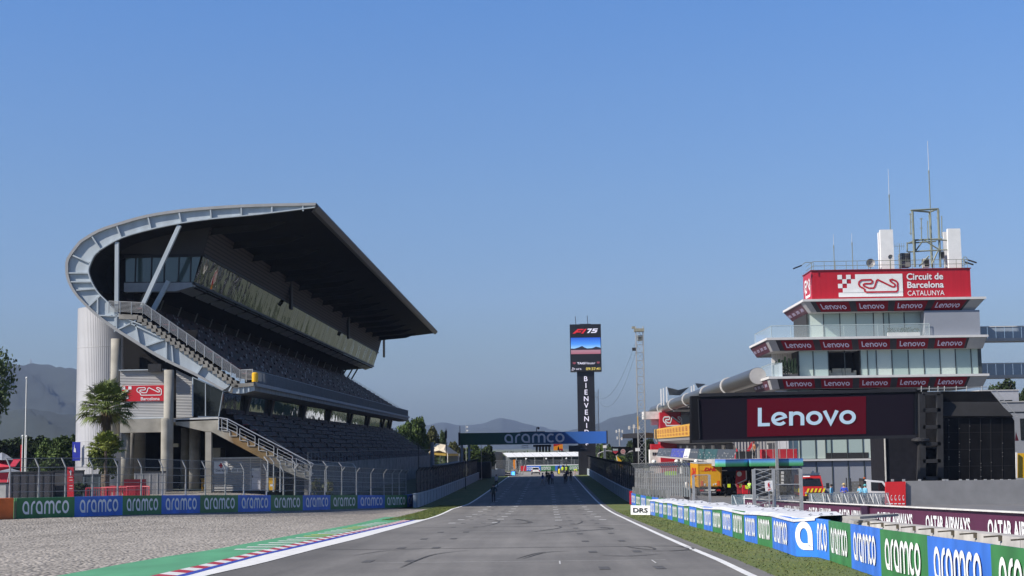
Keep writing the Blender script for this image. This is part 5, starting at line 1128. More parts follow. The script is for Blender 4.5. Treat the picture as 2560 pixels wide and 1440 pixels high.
sail([(1668,968,0),(1696,975,-4),(1722,968,0),(1700,988,6),(1673,987,3)], 296, 'blue grey shade sail on the pit roof terrace'); sail([(1738,958,0),(1764,960,0),(1745,970,5)], 288, 'smaller shade sail near the roof tube middle')
# blue green canopy and terrace in front of the tower foot
m_can = M('canopy_skin', (.1,.3,.5), .35, 0, 0); n_, l_, b_ = nodes(m_can); g_ = n_.new('ShaderNodeNewGeometry'); s_ = n_.new('ShaderNodeSeparateXYZ'); l_.new(g_.outputs['Position'], s_.inputs[0])
zc0, zc1 = PY(1880,1165,163).z, PY(1880,1147,163).z
rr = ramp(m_can.node_tree, [(0,(.04,.22,.07)),(.35,(.10,.42,.22)),(.65,(.14,.42,.70)),(1,(.05,.12,.55))]); l_.new(mrange(n_, s_.outputs['Z'], zc0, zc1, 0, 1), rr.inputs['Fac']); l_.new(rr.outputs['Color'], b_.inputs['Base Color'])
ca = thing('hospitality_canopy', 'blue to green gradient canopy above the dark garage bay beside the yellow truck', 'canopy', PY(1880,1230,163))
A0, A1, A2 = PY(1783,1165,163).x, PY(1868,1165,163).x, PY(1998,1165,163).x; mb = MB()
L0 = [(A0,161.2),(A0+.2,160.6),(A0+1,160.3),(A1-.6,161.0),(A1,161.8),(A1+.02,160.4),(A2,160.4)]
mb.loft([V((x,y,zc0)) for x,y in L0], [V((x,y,zc1)) for x,y in L0]); mb.build('canopy_fascia', m_can, ca); mb = MB(); mb.box((A0+.05,161.9,zc0+.05),(A2,170,zc1-.03)); mb.build('canopy_deck', m_soft, ca)
mb = MB(); p = PY(1890,1230,164); mb.box((p.x,164,-.3),(PY(1925,1230,164).x,170,zc0)); mb.build('dark_bay', m_pdark, ca); mb = MB(); mb.box((PY(1800,1200,168).x,168,-.3),(p.x,170,zc0)); mb.build('rear_bay_wall', m_pdark, ca)
mb = MB(); q = PY(1944,1200,160); mb.box((q.x-.14,159.9,-.3),(q.x+.14,160.3,PY(1944,1095,160).z)); mb.build('canopy_post', m_galv, ca)
mb = MB(); q0, q1 = PY(1927,1230,161), PY(1942,1165,161); mb.box((q0.x,161,-.3),(q1.x,161.5,zc0)); q0, q1 = PY(1950,1225,161), PY(1965,1165,161); mb.box((q0.x,160.8,-.3),(q1.x,161,zc0)); mb.build('dark_sign_pillar', M('pillar_dark', (.05,.045,.03), .5), ca)
mb = MB()
for k in range(4): p = PY(1953, 1185+9*k, 160.7); mb.box((p.x,160.7,p.z),(p.x+.28,160.75,p.z+.28))
mb.build('pillar_notices', m_white, ca)
te = thing('terrace', 'small terrace with railing and red boxes on top of the gradient canopy', 'terrace', V((24,165,zc1))); mb = MB()
for k in range(9): x = PY(1848+17*k,1140,162).x; mb.tube((x,162,zc1),(x,162,zc1+2.0),.035,5)
mb.tube((PY(1848,1140,162).x,162,zc1+1.0),(PY(1990,1140,162).x,162,zc1+1.0),.025,4); mb.build('railing', m_galv, te)
mb = MB(); mb.box((PY(1905,1140,164).x,164,zc1),(PY(1993,1140,164).x,165.5,zc1+1.0)); mb.build('red_counter', M('counter_red', (.40,.02,.03), .5), te); mb = MB(); mb.box((PY(1842,1140,163).x,163,zc1),(PY(1880,1140,163).x,164,zc1+.8)); mb.build('dark_counter', m_dark, te)
mb = MB(); mb.prism([PY(1830,1103,171.5),PY(1918,1103,171.5),PY(1918,1150,171.5),PY(1858,1150,171.5)], (0,.3,0)); mb.build('slatted_screen', corrugated('slatted_screen', (.26,.25,.25), 'X', .35, .6, .9), te)
mb = MB(); mb.prism([PY(1866,1128,171.3),PY(1874,1128,171.3),PY(1888,1103,171.3),PY(1880,1103,171.3)], (0,.05,0)); mb.build('red_stripe', m_red, te)
# ================================================================== GANTRY
YG = 250.0
def PG(x, y, dy=0): return atY(x, y, YG)+V((0,dy,0))
ga = thing('start_gantry', 'overhead start gantry spanning the track with white lettering on green and blue', 'gantry', PG(1333,1195))
zt_, zb_ = (PG(1147,1083).z+PG(1517,1078).z)/2, (PG(1147,1113).z+PG(1517,1108).z)/2; xl_, xr_ = PG(1149,1100).x, PG(1516,1094).x
m_gan = M('gantry_gradient', (.02,.1,.08), .5, 0, 0); n_, l_, b_ = nodes(m_gan); g_ = n_.new('ShaderNodeNewGeometry'); s_ = n_.new('ShaderNodeSeparateXYZ'); l_.new(g_.outputs['Position'], s_.inputs[0])
rr = ramp(m_gan.node_tree, [(.0,(.018,.085,.035)),(.35,(.022,.10,.075)),(.62,(.03,.10,.22)),(.85,(.035,.14,.50)),(1,(.04,.17,.62))]); l_.new(mrange(n_, s_.outputs['X'], xl_, xr_, 0, 1), rr.inputs['Fac']); l_.new(rr.outputs['Color'], b_.inputs['Base Color'])
mb = MB(); mb.box((xl_,YG,zb_),(xr_,YG+1.4,zt_)); bm = mb.build('beam', m_gan, ga); t = MB(); A, B_, D = V((xl_,YG,zb_)), V((xr_,YG,zb_)), V((xl_,YG,zt_)); put2d(t, ARAMCO, A, B_, D, .305,.12,.715,.88, off=.04); t.build('lettering', m_letter, bm)
mb = MB(); mb.box((xl_-.2,YG-.1,zb_-.1),(xl_,YG+1.5,zt_+.1)); mb.box((xr_,YG-.1,zb_-.1),(xr_+.2,YG+1.5,zt_+.1)); mb.box((xl_+10,YG+.3,zt_),(xl_+14,YG+1.0,zt_+.12)); mb.build('beam_cap', m_dark, ga)
for x in (xl_+.35, xl_+1.5, xr_-.3):
    mb = MB(); mb.box((x-.18,YG+.4,-.2),(x+.18,YG+.9,zb_)); mb.build('leg', M('gantry_leg', (.20,.23,.28), .5), ga)
mb = MB(); x = PG(1342,1100).x; mb.tube((x,YG+.5,zt_),(x,YG+.5,zt_+.75),.06,5); mb.ball((x+.3,YG+.5,zt_+.65),.2); mb.bar((x,YG+.5,zt_+.8),(x+.35,YG+.5,zt_+.8),.08,.08); mb.build('camera_mount', m_dark, ga)
sl = thing('start_lights', 'row of five black start light clusters under the gantry', 'light', PG(1357,1125)); mb = MB(); a, b = PG(1333,1119,-.3), PG(1378,1113,-.3); mb.box((a.x,a.y,b.z-.25),(b.x,a.y+.3,b.z+.1)); mb.build('light_bar', m_dark, sl)
for k in range(5):
    x = PG(1342+7.8*k,1120).x; mb = MB(); mb.box((x-.17,YG-.3,PG(1342,1129.5).z),(x+.17,YG-.05,b.z)); lc = mb.build('light_cluster', M('lamp_black', (.012,.012,.014), .5), sl); mb = MB()
    for j in range(4): mb.lathe((x,YG-.31,b.z-.2-.26*j), [(.09,0),(.11,-.06)], 10, 'y')
    mb.build('lens', M('dark_lens', (.04,.015,.015), .2), lc)
def hung(name, lab, cat, x0, x1, y0_, y1_, mats, yy=YG-.2):
    a, b = PY(x0,y1_,yy), PY(x1,y0_,yy); t = thing(name, lab, cat, V(((a.x+b.x)/2,yy,a.z))); mb = MB(); mb.box((a.x,yy,a.z),(b.x,yy+.2,b.z)); mb.build('panel', mats, t); mb = MB(); mb.tube(((a.x+b.x)/2,yy+.15,b.z),((a.x+b.x)/2,yy+.15,max(zb_,b.z+.1)),.05,5); mb.build('hanger', m_dark, t); return t, a, b
t_, a, b = hung('small_screen', 'small orange and red lit screen under the gantry right of the start lights', 'screen', 1384,1407,1110,1126, M('screen_orange', (.75,.26,.015), .4, 0, 0, emit=.45))
mb = MB(); w_ = b.x-a.x; h_ = b.z-a.z; q = lambda u, v, o=.02: V((a.x+w_*u, a.y-o, a.z+h_*v)); mb.add([q(0,1),q(0,.62),q(.35,.72),q(.7,.9),q(1,.95),q(1,1)],[(0,1,2,3,4,5)]); mb.add([q(.55,0),q(1,0),q(1,.22),q(.7,.3)],[(0,1,2,3)]); mb.build('screen_picture', M('screen_red_img', (.5,.02,.02), .4, 0, 0, emit=.3), t_); mb = MB(); mb.add([q(.42,0,.03),q(.62,0,.03),q(.6,.42,.03),q(.52,.7,.03),q(.45,.4,.03)],[(0,1,2,3,4)]); mb.build('screen_figure', m_dark, t_)
t_, a, b = hung('text_display', 'long black text display hanging at the right under the gantry', 'display', 1422,1484,1113,1129, M('display_black2', (.015,.015,.02), .4, 0, 0))
t = MB(); put2d(t, text2d('09:37:41', .0), V((a.x,a.y,a.z)), V((b.x,a.y,a.z)), V((a.x,a.y,b.z)), .45,.35,.72,.6, off=.03); t.build('digits', M('dim_digits', (.16,.16,.2), .5), t_)
hf = thing('hanging_frame', 'small empty metal frame hanging under the gantry left of the start lights', 'frame', PG(1313,1120)); mb = MB(); a, b = PG(1305,1119.5,-.1), PG(1320,1114,-.1); mb.path([a,V((b.x,a.y,a.z)),b,V((a.x,a.y,b.z)),a],.05,5); mb.tube(V((a.x,a.y,b.z)),V((a.x,a.y,zb_)),.04,4); mb.tube(b,V((b.x,b.y,zb_)),.04,4); mb.build('frame_tube', m_galv, hf)
# ================================================================== TIMING TOWER
YM = 300.0
def PM(x, y, dy=0): return atY(x, y, YM)+V((0,dy,0))
tt = thing('timing_tower', 'tall black display tower with vertical white letters and a screen head', 'tower', PM(1465,1190))
zs0, zs1 = -.3, PM(1463,929).z; xa, xb_ = PM(1444,1000).x, PM(1487,1000).x; m_ttb = M('led_black', (.014,.014,.018), .45, var=.05)
mb = MB(); mb.box((xa,YM,zs0),(xb_,YM+2.5,zs1)); shaft = mb.build('shaft', m_ttb, tt); hx0, hx1, hz1 = PM(1426,900).x, PM(1503.5,900).x, PM(1463,811).z; mb = MB(); mb.box((hx0,YM-.5,zs1),(hx1,YM+2.6,hz1)); head = mb.build('display_head', m_ttb, tt)
m_led = M('led_white', (.75,.73,.85), .5, 0, 0, emit=.25); t = MB(); z = PM(1465,947).z; stp = (1116.5-947)/9.0/12.67
for k, ch in enumerate('BIENVENIDOS'):
    hh = .98; zz = z-k*1.31; v = text2d(ch, .015); x0,y0_,x1,y1_ = bounds(v); wd = (x1-x0)/.72*hh; put2d(t, v, V(((xa+xb_)/2-wd/2,YM,zz-hh/2)), V(((xa+xb_)/2+wd/2,YM,zz-hh/2)), V(((xa+xb_)/2-wd/2,YM,zz+hh/2)), 0,0,1,1, off=.04)
t.build('lettering', m_led, shaft)
HA, HB, HD = V((hx0,YM-.5,zs1)), V((hx1,YM-.5,zs1)), V((hx0,YM-.5,hz1)); hu = lambda x: (x-150)/250; hv = lambda y: (556-y)/390
def on(name, vf, u0, v0, u1, v1, mat, off=.04): t = MB(); put2d(t, vf, HA, HB, HD, u0, v0, u1, v1, off=off); return t.build(name, mat, head)
SQ = ([(0,0),(1,0),(1,1),(0,1)],[(0,1,2,3)])
m_pic = M('screen_picture', (.05,.2,.6), .4, 0, 0); n_, l_, b_ = nodes(m_pic); g_ = n_.new('ShaderNodeNewGeometry'); s_ = n_.new('ShaderNodeSeparateXYZ'); l_.new(g_.outputs['Position'], s_.inputs[0]); za, zb2 = zs1+(hz1-zs1)*hv(412), zs1+(hz1-zs1)*hv(277)
rr = ramp(m_pic.node_tree, [(0,(.28,.10,.13)),(.25,(.30,.16,.20)),(.30,(.06,.05,.09)),(.36,(.22,.42,.66)),(.6,(.06,.22,.62)),(1,(.015,.07,.42))]); l_.new(mrange(n_, s_.outputs['Z'], za, zb2, 0, 1), rr.inputs['Fac']); l_.new(rr.outputs['Color'], b_.inputs['Base Color']); l_.new(rr.outputs['Color'], b_.inputs['Emission Color']); b_.inputs['Emission Strength'].default_value = .55
on('screen_image', SQ, hu(155), hv(412), hu(395), hv(277), m_pic)
on('skyline', ([(0,.0),(1,.0),(1,.5),(.85,.75),(.72,.4),(.55,.35),(.45,.6),(.38,.95),(.25,.6),(.1,.3),(0,.35)],[tuple(range(11))]), hu(157), hv(378), hu(393), hv(346), M('skyline_dark', (.03,.03,.05), .5, 0, 0), .06)
f1 = join2d([([(0,0),(1.5,1),(3.3,1),(3.0,.72),(1.75,.72),(1.5,.5),(2.6,.5),(2.3,.25),(1.1,.25),(.75,0)],[tuple(range(10))]), ([(2.45,0),(3.6,1),(4.1,1),(3.1,0)],[(0,1,2,3)])])
on('red_emblem', f1, hu(170), hv(243), hu(285), hv(205), M('led_red', (.6,.02,.03), .5, 0, 0, emit=.3))
on('numeral', join2d([([(0.3,1),(1.4,1),(.55,0),(.1,0),(.8,.75),(.2,.75)],[(0,1,2,3,4,5)]), ([(1.6,1),(2.7,1),(2.55,.78),(1.9,.78),(1.82,.62),(2.5,.62),(2.55,.5),(2.3,.1),(2.1,0),(1.0,0),(1.1,.22),(1.95,.22),(2.05,.42),(1.3,.42)],[tuple(range(14))])]), hu(287), hv(239), hu(376), hv(203), m_led)
on('lettering', text2d('TAG', .03), hu(203), hv(497), hu(263), hv(479), m_led); on('lettering', text2d('Heuer', .0), hu(266), hv(497), hu(350), hv(477), m_led)
on('clock_digits', text2d('09:37:41', .01), hu(274), hv(546), hu(388), hv(523), M('led_yellow', (.75,.6,.12), .5, 0, 0, emit=.3)); on('humidity', text2d('64 %', .01), hu(196), hv(543), hu(236), hv(528), m_led)
on('shield', ([(0,1),(1,1),(1,.4),(.5,0),(0,.4)],[(0,1,2,3,4)]), hu(168), hv(497), hu(193), hv(478), M('shield_dim', (.25,.06,.08), .5, 0, 0, emit=.2)); on('shield', ([(0,1),(1,1),(1,.4),(.5,0),(0,.4)],[(0,1,2,3,4)]), hu(362), hv(495), hu(385), hv(476), M('shield_dim', (.25,.06,.08)))
on('droplets', join2d([ribbon(arc(0,0,.3,.3,0,360,10)[:-1],.12,True), shift(ribbon(arc(0,0,.25,.25,0,360,10)[:-1],.12,True),.7,.5), shift(ribbon(arc(0,0,.2,.2,0,360,10)[:-1],.12,True),.1,.8)]), hu(158), hv(550), hu(186), hv(522), m_led)
mb = MB(); 
for px, py in ((1440,790),(1470,788)): p = PM(px,811); mb.tube((p.x,YM+1,hz1),(p.x-.1,YM+1,PM(px,py).z),.06,5)
mb.box((PM(1450,811).x,YM+.8,hz1),(PM(1478,811).x,YM+1.5,hz1+.18)); mb.build('roof_aerial', m_dark, tt)
def truss(name, lab, cat, x, y, zlo, zhi, w, bay, r, parent=None, mat=None):
    t = thing(name, lab, cat, (x,y,zlo)); mat = mat or m_galv; C4 = [(-w/2,-w/2),(w/2,-w/2),(w/2,w/2),(-w/2,w/2)]; mb = MB()
    for cx_, cy_ in C4: mb.tube((cx_,cy_,0),(cx_,cy_,zhi-zlo),r,6)
    part(mb, 'chord', mat, t); mb = MB(); n = int((zhi-zlo)/bay)
    for k in range(n):
        z0, z1 = k*bay, (k+1)*bay
        for i in range(4):
            a, b = C4[i], C4[(i+1)%4]; s = (a, b) if k % 2 else (b, a); mb.tube((*s[0],z0),(*s[1],z1),r*.6,4); mb.tube((*a,z1),(*b,z1),r*.6,4)
    part(mb, 'lattice', mat, t); return t
p = PM(1484,973); truss('lattice_ladder', 'narrow lattice ladder mast on the right side of the black display tower', 'mast', PM(1487,1100).x+.5, YM+1, 0, p.z, .75, .8, .05)
ma = PY(1606,1176,200); lm = truss('lattice_mast', 'tall galvanised lattice mast standing on its own right of the display tower', 'mast', ma.x, 200, -.2, PY(1603,816,200).z, .95, 1.05, .055); mh = PY(1603,816,200).z+.2
mb = MB(); mb.box((-.7,-.6,mh-.7),(.6,.6,mh-.3)); mb.box((-.3,-.3,mh-1.9),(.35,.3,mh-1.2)); mb.box((-1.0,-.4,mh-.3),(-.6,.2,mh)); part(mb, 'mast_head', M('mast_head_grey', (.30,.29,.22), .6, var=.3, scale=4), lm); mb = MB(); mb.box((-1.0,-.3,mh-3.2),(-.5,.2,mh-2.8)); part(mb, 'bracket_lamp', m_dark, lm); mb = MB(); mb.bar((-.5,-.6,9.5),(-.5,-.6,7.8),.1,.1); part(mb, 'yellow_strap', m_yellow, lm)
def cable(name, lab, pts, r=.014): tag(MB().path(pts, r, 4).build(name, M('cable_black', (.05,.05,.055), .6)), lab, 'cable')
a0, b0 = PY(1594,840,200), PM(1490,990,2)
for k, (s_, lab) in enumerate(((3.2,'upper cable sagging from the lattice mast to the display tower'),(4.6,'lower cable sagging from the lattice mast to the display tower'))):
    pts = []
    for i in range(17): q = a0.lerp(b0, i/16); q = q-V((0,0,s_*4*(i/16)*(1-i/16))); pts.append(q-V((0,0,k*1.2*(1-i/16))))
    cable('cable', lab, pts)
# ================================================================== FAR GRANDSTAND AND END OF STRAIGHT
YFG = 400.0
def PF(x, y, dy=0): return atY(x, y, YFG)+V((0,dy,0))
fg = thing('far_grandstand', 'low far grandstand with a white roof beyond the end of the straight', 'grandstand', PF(1360,1180)); xa_, xb2 = PF(1268,1140).x, PF(1475,1140).x; zr0, zr1 = PF(1360,1141).z, PF(1360,1131).z
mb = MB(); mb.hexa([V((xa_,YFG,zr0-.1)),V((xb2,YFG,zr0-.1)),V((xb2-1.5,YFG+11,zr1-.1)),V((xa_-1.5,YFG+11,zr1-.1))],[V((xa_,YFG,zr0)),V((xb2,YFG,zr0)),V((xb2-1.5,YFG+11,zr1)),V((xa_-1.5,YFG+11,zr1))]); mb.build('roof', m_white, fg)
mb = MB()
for k in range(10): x = xa_+(xb2-xa_)*k/9; mb.tube((x,YFG+.1,-1),(x,YFG+.1,zr0),.08,5); mb.bar(V((x,YFG-.02,zr0+.02)), V((x-1.5,YFG+11,zr1+.02)), .06, .06)
mb.build('roof_post', M('post_grey', (.3,.3,.3), .5), fg)
mb = MB()
for k in range(8): mb.box((xa_-.5,YFG+1.2*k+1,-1),(xb2,YFG+1.2*k+2.2,.2+.42*k))
mb.build('seating', M('grey_seating', (.17,.19,.20), .7, var=.2, scale=1.5), fg); mb = MB(); mb.box((xa_-1.5,YFG+11.2,-1),(xb2,YFG+11.5,3.2)); mb.build('back_wall', M('grey_seating_back', (.13,.14,.145), .8), fg)
mb = MB(); mb.prism([V((xa_-1.5,YFG+11,-1)),V((xa_-6,YFG+9,-1)),V((xa_-6,YFG+9,2.6)),V((xa_-3.4,YFG+10,4.4)),V((xa_-1.5,YFG+11,4.2))], (0,3,0)); mb.build('gable', M('brown_gable', (.20,.17,.15), .7), fg)
fb = thing('far_banner_barrier', 'low banner barrier with white top across the far end of the track', 'barrier', (0,370,-.5)); xs_ = [PY(x,1172,370).x for x in (1300,1316,1338,1352,1378,1388,1412,1423,1450,1462)]
cols = [m_red,m_bluep,m_bluep,m_greenp,m_greenp,m_bluep,m_greenp,m_greenp,m_bluep]
zf = PY(1370,1177,370).z
for i, (a, b) in enumerate(zip(xs_, xs_[1:])): banner(fb, V((a,370,zf)), V((b,370,zf)), 1.25, cols[i], ARAMCO if i in (1,3,7) else None, (.05,.2,.95,.8))
mb = MB(); mb.box((xs_[1],370,zf+1.25),(xs_[-1],371.5,zf+1.42)); mb.build('white_top', m_white, fb)
fence('far_fence', 'thin fence with white lamps behind the far banner barrier', [V((x,374,zf)) for x in [xs_[0]-6+3.2*k for k in range(9)]], 3, 2.6, (0,0,0), netting('grey_far_net', (.08,.085,.09), .55, 4), rails=(1.0,), exact=True, postr=.05)
mb = MB()
for k in range(4): tag(MB().ball((xs_[0]+1.5+4.9*k,373.8,zf+2.9),.22).build('fence_lamp', m_white), ['leftmost white lamp on the far fence','second white lamp on the far fence','third white lamp on the far fence','rightmost white lamp on the far fence'][k], 'lamp', 'white lamps on the far fence')
# ================================================================== LEFT OF THE STRAIGHT, FAR
tn = thing('marquee_tent', 'cream peaked tent beyond the far end of the big grandstand', 'tent', PY(1115,1160,300)); 
def PTn(x, y, dy=0): return PY(x, y, 300+dy)
mb = MB(); pk = [PTn(1090,1108,3), PTn(1114,1112,3)]; ring = [PTn(1072,1131), PTn(1119,1134), PTn(1146,1134,6), PTn(1100,1131,8)]
mb.add([pk[0],pk[1],*ring,PTn(1098,1126,.4),PTn(1110,1124,.6)], [(2,6,0),(6,3,7),(6,7,1),(6,1,0),(7,3,1),(3,4,1),(4,5,1),(1,5,0),(5,2,0)]); mb.build('tent_roof', M('cream_canvas', (.66,.58,.44), .8, var=.06), tn)
mb = MB(); mb.loft([p for p in ring]+[ring[0]], [p-V((0,0,.45)) for p in ring]+[ring[0]-V((0,0,.45))]); mb.build('valance', M('gold_valance', (.50,.33,.06), .8), tn); mb = MB()
for p in ring: mb.tube(p, V((p.x,p.y,0)), .08, 5)
mb.split('pole', m_offwhite, tn)
mb = MB(); mb.prism([PTn(1122,1134,7),PTn(1150,1134,7),PTn(1150,1165,7),PTn(1122,1165,7)], (0,3,0)); tag(mb.build('kiosk_building', M('grey_green_render', (.20,.22,.21), .8)), 'small grey green building right of the cream tent', 'building')
def pole(name, lab, cat, px, ytop, ybase, yy, r, mat, heads=()):
    p = PY(px,ybase,yy); q = PY(px,ytop,yy); t = thing(name, lab, cat, V((p.x,yy,zg(p.x,yy)))); mb = MB(); mb.tube((0,0,0),(0,0,q.z-zg(p.x,yy)),r,6,r*.7); part(mb, 'shaft', mat, t)
    for dx, dz, w, h, m_ in heads: mb = MB(); mb.box((dx-w/2,-.1,q.z-t.location.z+dz-h/2),(dx+w/2,.1,q.z-t.location.z+dz+h/2)); part(mb, 'lamp_head', m_, t)
    return t
pole('lamp_pole', 'tall dark pole in front of the cream tent', 'pole', 1116,1072,1195,270,.09,m_dark,[(0,-1.0,.35,1.4,m_dark)]); pole('lamp_pole', 'black pole rising beside the left end of the gantry', 'pole', 1151,1064,1195,246,.07,m_dark)
pole('lamp_pole', 'pale thin pole with two small white lamps behind the gantry left end', 'pole', 1166,1062,1190,290,.06,m_galv,[(.25,-.4,.3,.25,m_white),(.25,-1.1,.3,.25,m_white)]); pole('lamp_pole', 'white pole with a white lamp under the gantry left part', 'pole', 1175,1126,1190,262,.09,m_offwhite,[(.2,0,.5,.2,m_white)]); pole('lamp_pole', 'thin grey pole right of the white lamp under the gantry', 'pole', 1204,1113,1190,262,.06,m_galv)
pole('square_pole', 'square grey blue post at the far foot of the big grandstand', 'post', 1081,1106,1180,215,.38,M('gantry_leg', (.20,.23,.28)))
sh = thing('marshal_shelter', 'long dark shelter roof on the track wall left of the gantry legs', 'shelter', (-13.5,240,0)); mb = MB(); mb.box((-15.5,205,3.0),(-12.4,262,3.25)); mb.build('shelter_roof', M('shelter_roof', (.07,.075,.085), .6), sh); mb = MB(); mb.box((-15.3,206,0),(-15.0,261,3.0)); mb.build('shelter_wall', m_black, sh)
mb = MB(); mb.box((-13.2,264,.2),(-9.8,268,3.0)); tag(mb.build('dark_container', M('container_black', (.014,.015,.018), .7)), 'black container at the far end of the left wall', 'container')
for k, (px, lab) in enumerate(((1047,'tall thin black pole on the left wall near the fence corner'),(1164,'thin dark pole on the left wall right of the fence corner'))): pole('wall_pole', lab, 'pole', px, 1110 if k == 0 else 1150, 1240, 150 if k == 0 else 205, .055, m_dark)
# ================================================================== RIGHT OF THE STRAIGHT, FAR
tgp = thing('pit_sign_board', 'dark hanging sign with a shield and a round emblem above the pit wall', 'sign', PY(1555,1140,215)); 
def PS(x, y, dy=0): return PY(x, y, 215+dy)
mb = MB(); mb.prism([PS(1529,1117),PS(1576,1117),PS(1580,1122),PS(1566,1134),PS(1545,1136),PS(1538,1140),PS(1531,1134)][::-1], (0,.4,0)); sb = mb.build('board', m_black, tgp)
A, B_, D = PS(1529,1140,-.05), PS(1580,1140,-.05), PS(1529,1117,-.05)
def on2(name, vf, u0,v0,u1,v1, mat, off=.03): t = MB(); put2d(t, vf, A,B_,D,u0,v0,u1,v1,off=off); return t.build(name, mat, sb)
on2('shield', ([(0,1),(1,1),(1,.45),(.5,0),(0,.45)],[(0,1,2,3,4)]), .05,.22,.32,.78, M('shield_red', (.45,.04,.06), .5)); on2('shield_top', SQ, .05,.56,.32,.80, M('shield_green', (.12,.20,.19), .5), .05); on2('lettering', text2d('TAG', .03), .07,.60,.30,.76, m_letter, .07)
on2('emblem', (arc(.5,.5,.5,.5,0,345,22), [tuple(range(23))]), .44,.20,.68,.76, M('emblem_pink', (.48,.36,.34), .5)); on2('emblem_ring', ribbon(arc(.5,.5,.33,.33,0,345,20), .1, True), .49,.30,.63,.66, m_red, .05)
bc = thing('black_canopy', 'flat black canopy roof in front of the distant antenna masts', 'canopy', PY(1595,1170,225)); 
def PQ(x, y, dy=0): return PY(x, y, 225+dy)
mb = MB(); mb.hexa([PQ(1556,1096),PQ(1612,1094,-8),PQ(1634,1095),PQ(1600,1096,6)],[PQ(1556,1085),PQ(1612,1081,-8),PQ(1634,1083),PQ(1600,1084,6)]); mb.build('canopy_roof', M('canopy_black', (.02,.02,.026), .6), bc); mb = MB(); p, q = PQ(1587,1172), PQ(1609,1094); mb.box((p.x,226,0),(q.x,229,q.z)); mb.build('dark_tower', m_black, bc)
def cell_mast(px, yt, yb, yy, lab, w):
    p, q = PY(px,yb,yy), PY(px,yt,yy); t = thing('cell_mast', lab, 'mast', p); h = q.z-p.z; mb = MB(); mb.tube((0,0,0),(0,0,h),.16*w,8); part(mb, 'shaft', m_galv, t)
    for k, (dx, z) in enumerate(((-.8,.93),(0,.98),(.8,.93),(-.6,.55),(.6,.5))):
        mb = MB(); mb.box((dx*w-.18*w,-.2,h*z-h*.16),(dx*w+.18*w,.1,h*z)); mb.bar((dx*w,0,h*z-h*.08),(0,0,h*z-h*.08),.06,.06); part(mb, 'antenna_panel', m_offwhite, t)
cell_mast(1549,1072,1115,330,'slim cell mast with white antenna panels right of the gantry',.8); cell_mast(1586,1061,1115,330,'thick cell mast with antenna panels behind the black canopy',1.3)
def lit(px, y0_, y1_, yy, lab): p, q = PY(px,y1_,yy), PY(px,y0_,yy); t = thing('signal_panel', lab, 'panel', V((p.x,yy,0))); mb = MB(); mb.box((-.28,-.1,p.z),(.28,.1,q.z)); part(mb, 'white_face', m_white, t); mb = MB(); mb.tube((0,.1,0),(0,.1,p.z),.07,5); part(mb, 'post', m_dark, t)
lit(1594,1120,1128,190,'white signal panel on a post left of the lattice mast'); lit(1512,1113,1120,240,'white signal panel right of the gantry end')
mb = MB(); A_ = [PY(1495+7*k, 1135-8*math.sin(math.pi*k/7), 262) for k in range(8)]; mb.path(A_, .12, 6); mb.path([PY(1560+4*k, 1136-9*math.sin(math.pi*k/14), 235) for k in range(12)], .12, 6); mb.path([A_[0], V((A_[0].x,A_[0].y,0))], .1, 6); mb.path([A_[-1], V((A_[-1].x,A_[-1].y,0))], .1, 6); tag(mb.build('pit_wall_arch', m_galv), 'grey tubular arch above the pit wall near the gantry end', 'arch')
for k in range(5):
    y = 172+17*k; t = thing('pit_wall_stand', ['nearest','second','third','fourth','farthest'][k]+' of the dark timing stands behind the netted pit wall fence', 'timing stand', (10.8,y,0), 'timing stands along the pit wall'); mb = MB(); mb.box((-1.0,-3,2.5),(1.0,3,2.62)); mb.box((-1.0,-3,2.0),(-.92,3,2.55)); part(mb, 'stand_roof', M('stand_roof_grey', (.10,.10,.11), .5), t); mb = MB()
    for xx in (-.95,.95):
        for yy in (-2.8,2.8): mb.tube((xx,yy,0),(xx,yy,2.5),.05,5)
    part(mb, 'leg', m_galv, t); mb = MB(); mb.box((-.8,-2.8,.9),(-.3,2.8,1.9)); part(mb, 'monitor_desk', m_dark, t)
fl = thing('marshal_flag', 'yellow and white flag leaning over the pit wall fence', 'flag', V((8.6,178,1.2))); mb = MB(); mb.tube((0,0,0),(-.6,0,3.2),.04,5); part(mb, 'staff', m_white, fl); mb = MB(); mb.add([(-.6,-.02,3.2),(-.45,-.02,1.9),(.15,0,1.5),(.0,0,2.6)],[(0,1,2,3)]); mb.add([(-.6,0,3.2),(-.45,0,1.9),(.15,.02,1.5),(.0,.02,2.6)],[(3,2,1,0)]); part(mb, 'cloth', m_yellow, fl)
# tall mesh panels and gate at the pit entry
def gate(x0, x1, yt, yb, yy, lab, wide):
    a, b = PY(x0,yb,yy), PY(x1,yt,yy); zb_g = zc(yy)-.1; t = thing('mesh_gate', lab, 'fence panel', V((a.x,yy,zb_g))); mb = MB()
    for x in [a.x, b.x]+([a.x+(b.x-a.x)*.42] if wide else []): mb.box((x-.07,yy-.07,zb_g),(x+.07,yy+.07,b.z))
    mb.build('gate_post', m_galv, t); mb = MB(); mb.quad(V((a.x,yy,zb_g)),V((b.x,yy,zb_g)),V((b.x,yy,b.z)),V((a.x,yy,b.z))); mb.build('mesh_panel', m_net_g, t); mb = MB()
    for h in ((.25,.5,.75,1.0) if wide else (1.0,.4)): z = zb_g+(b.z-zb_g)*h; mb.tube((a.x,yy,z),(b.x,yy,z),.03,4)
    if wide:
        for k in range(9): z = a.z+(b.z-a.z)*k/9; mb.tube((a.x+.05,yy-.05,z),(a.x+(b.x-a.x)*.4,yy-.05,z+.25),.02,4); mb.tube((a.x+.05,yy,z+.25),(a.x+(b.x-a.x)*.4,yy,z),.02,4)
    mb.build('gate_rail', m_galv, t); return t
gate(1887,2001,1172,1290,66,'tall wide mesh gate panel in front of the fire vehicle',True); gate(1735,1773,1187,1262,86,'narrow mesh gate frame in front of the yellow truck',False)
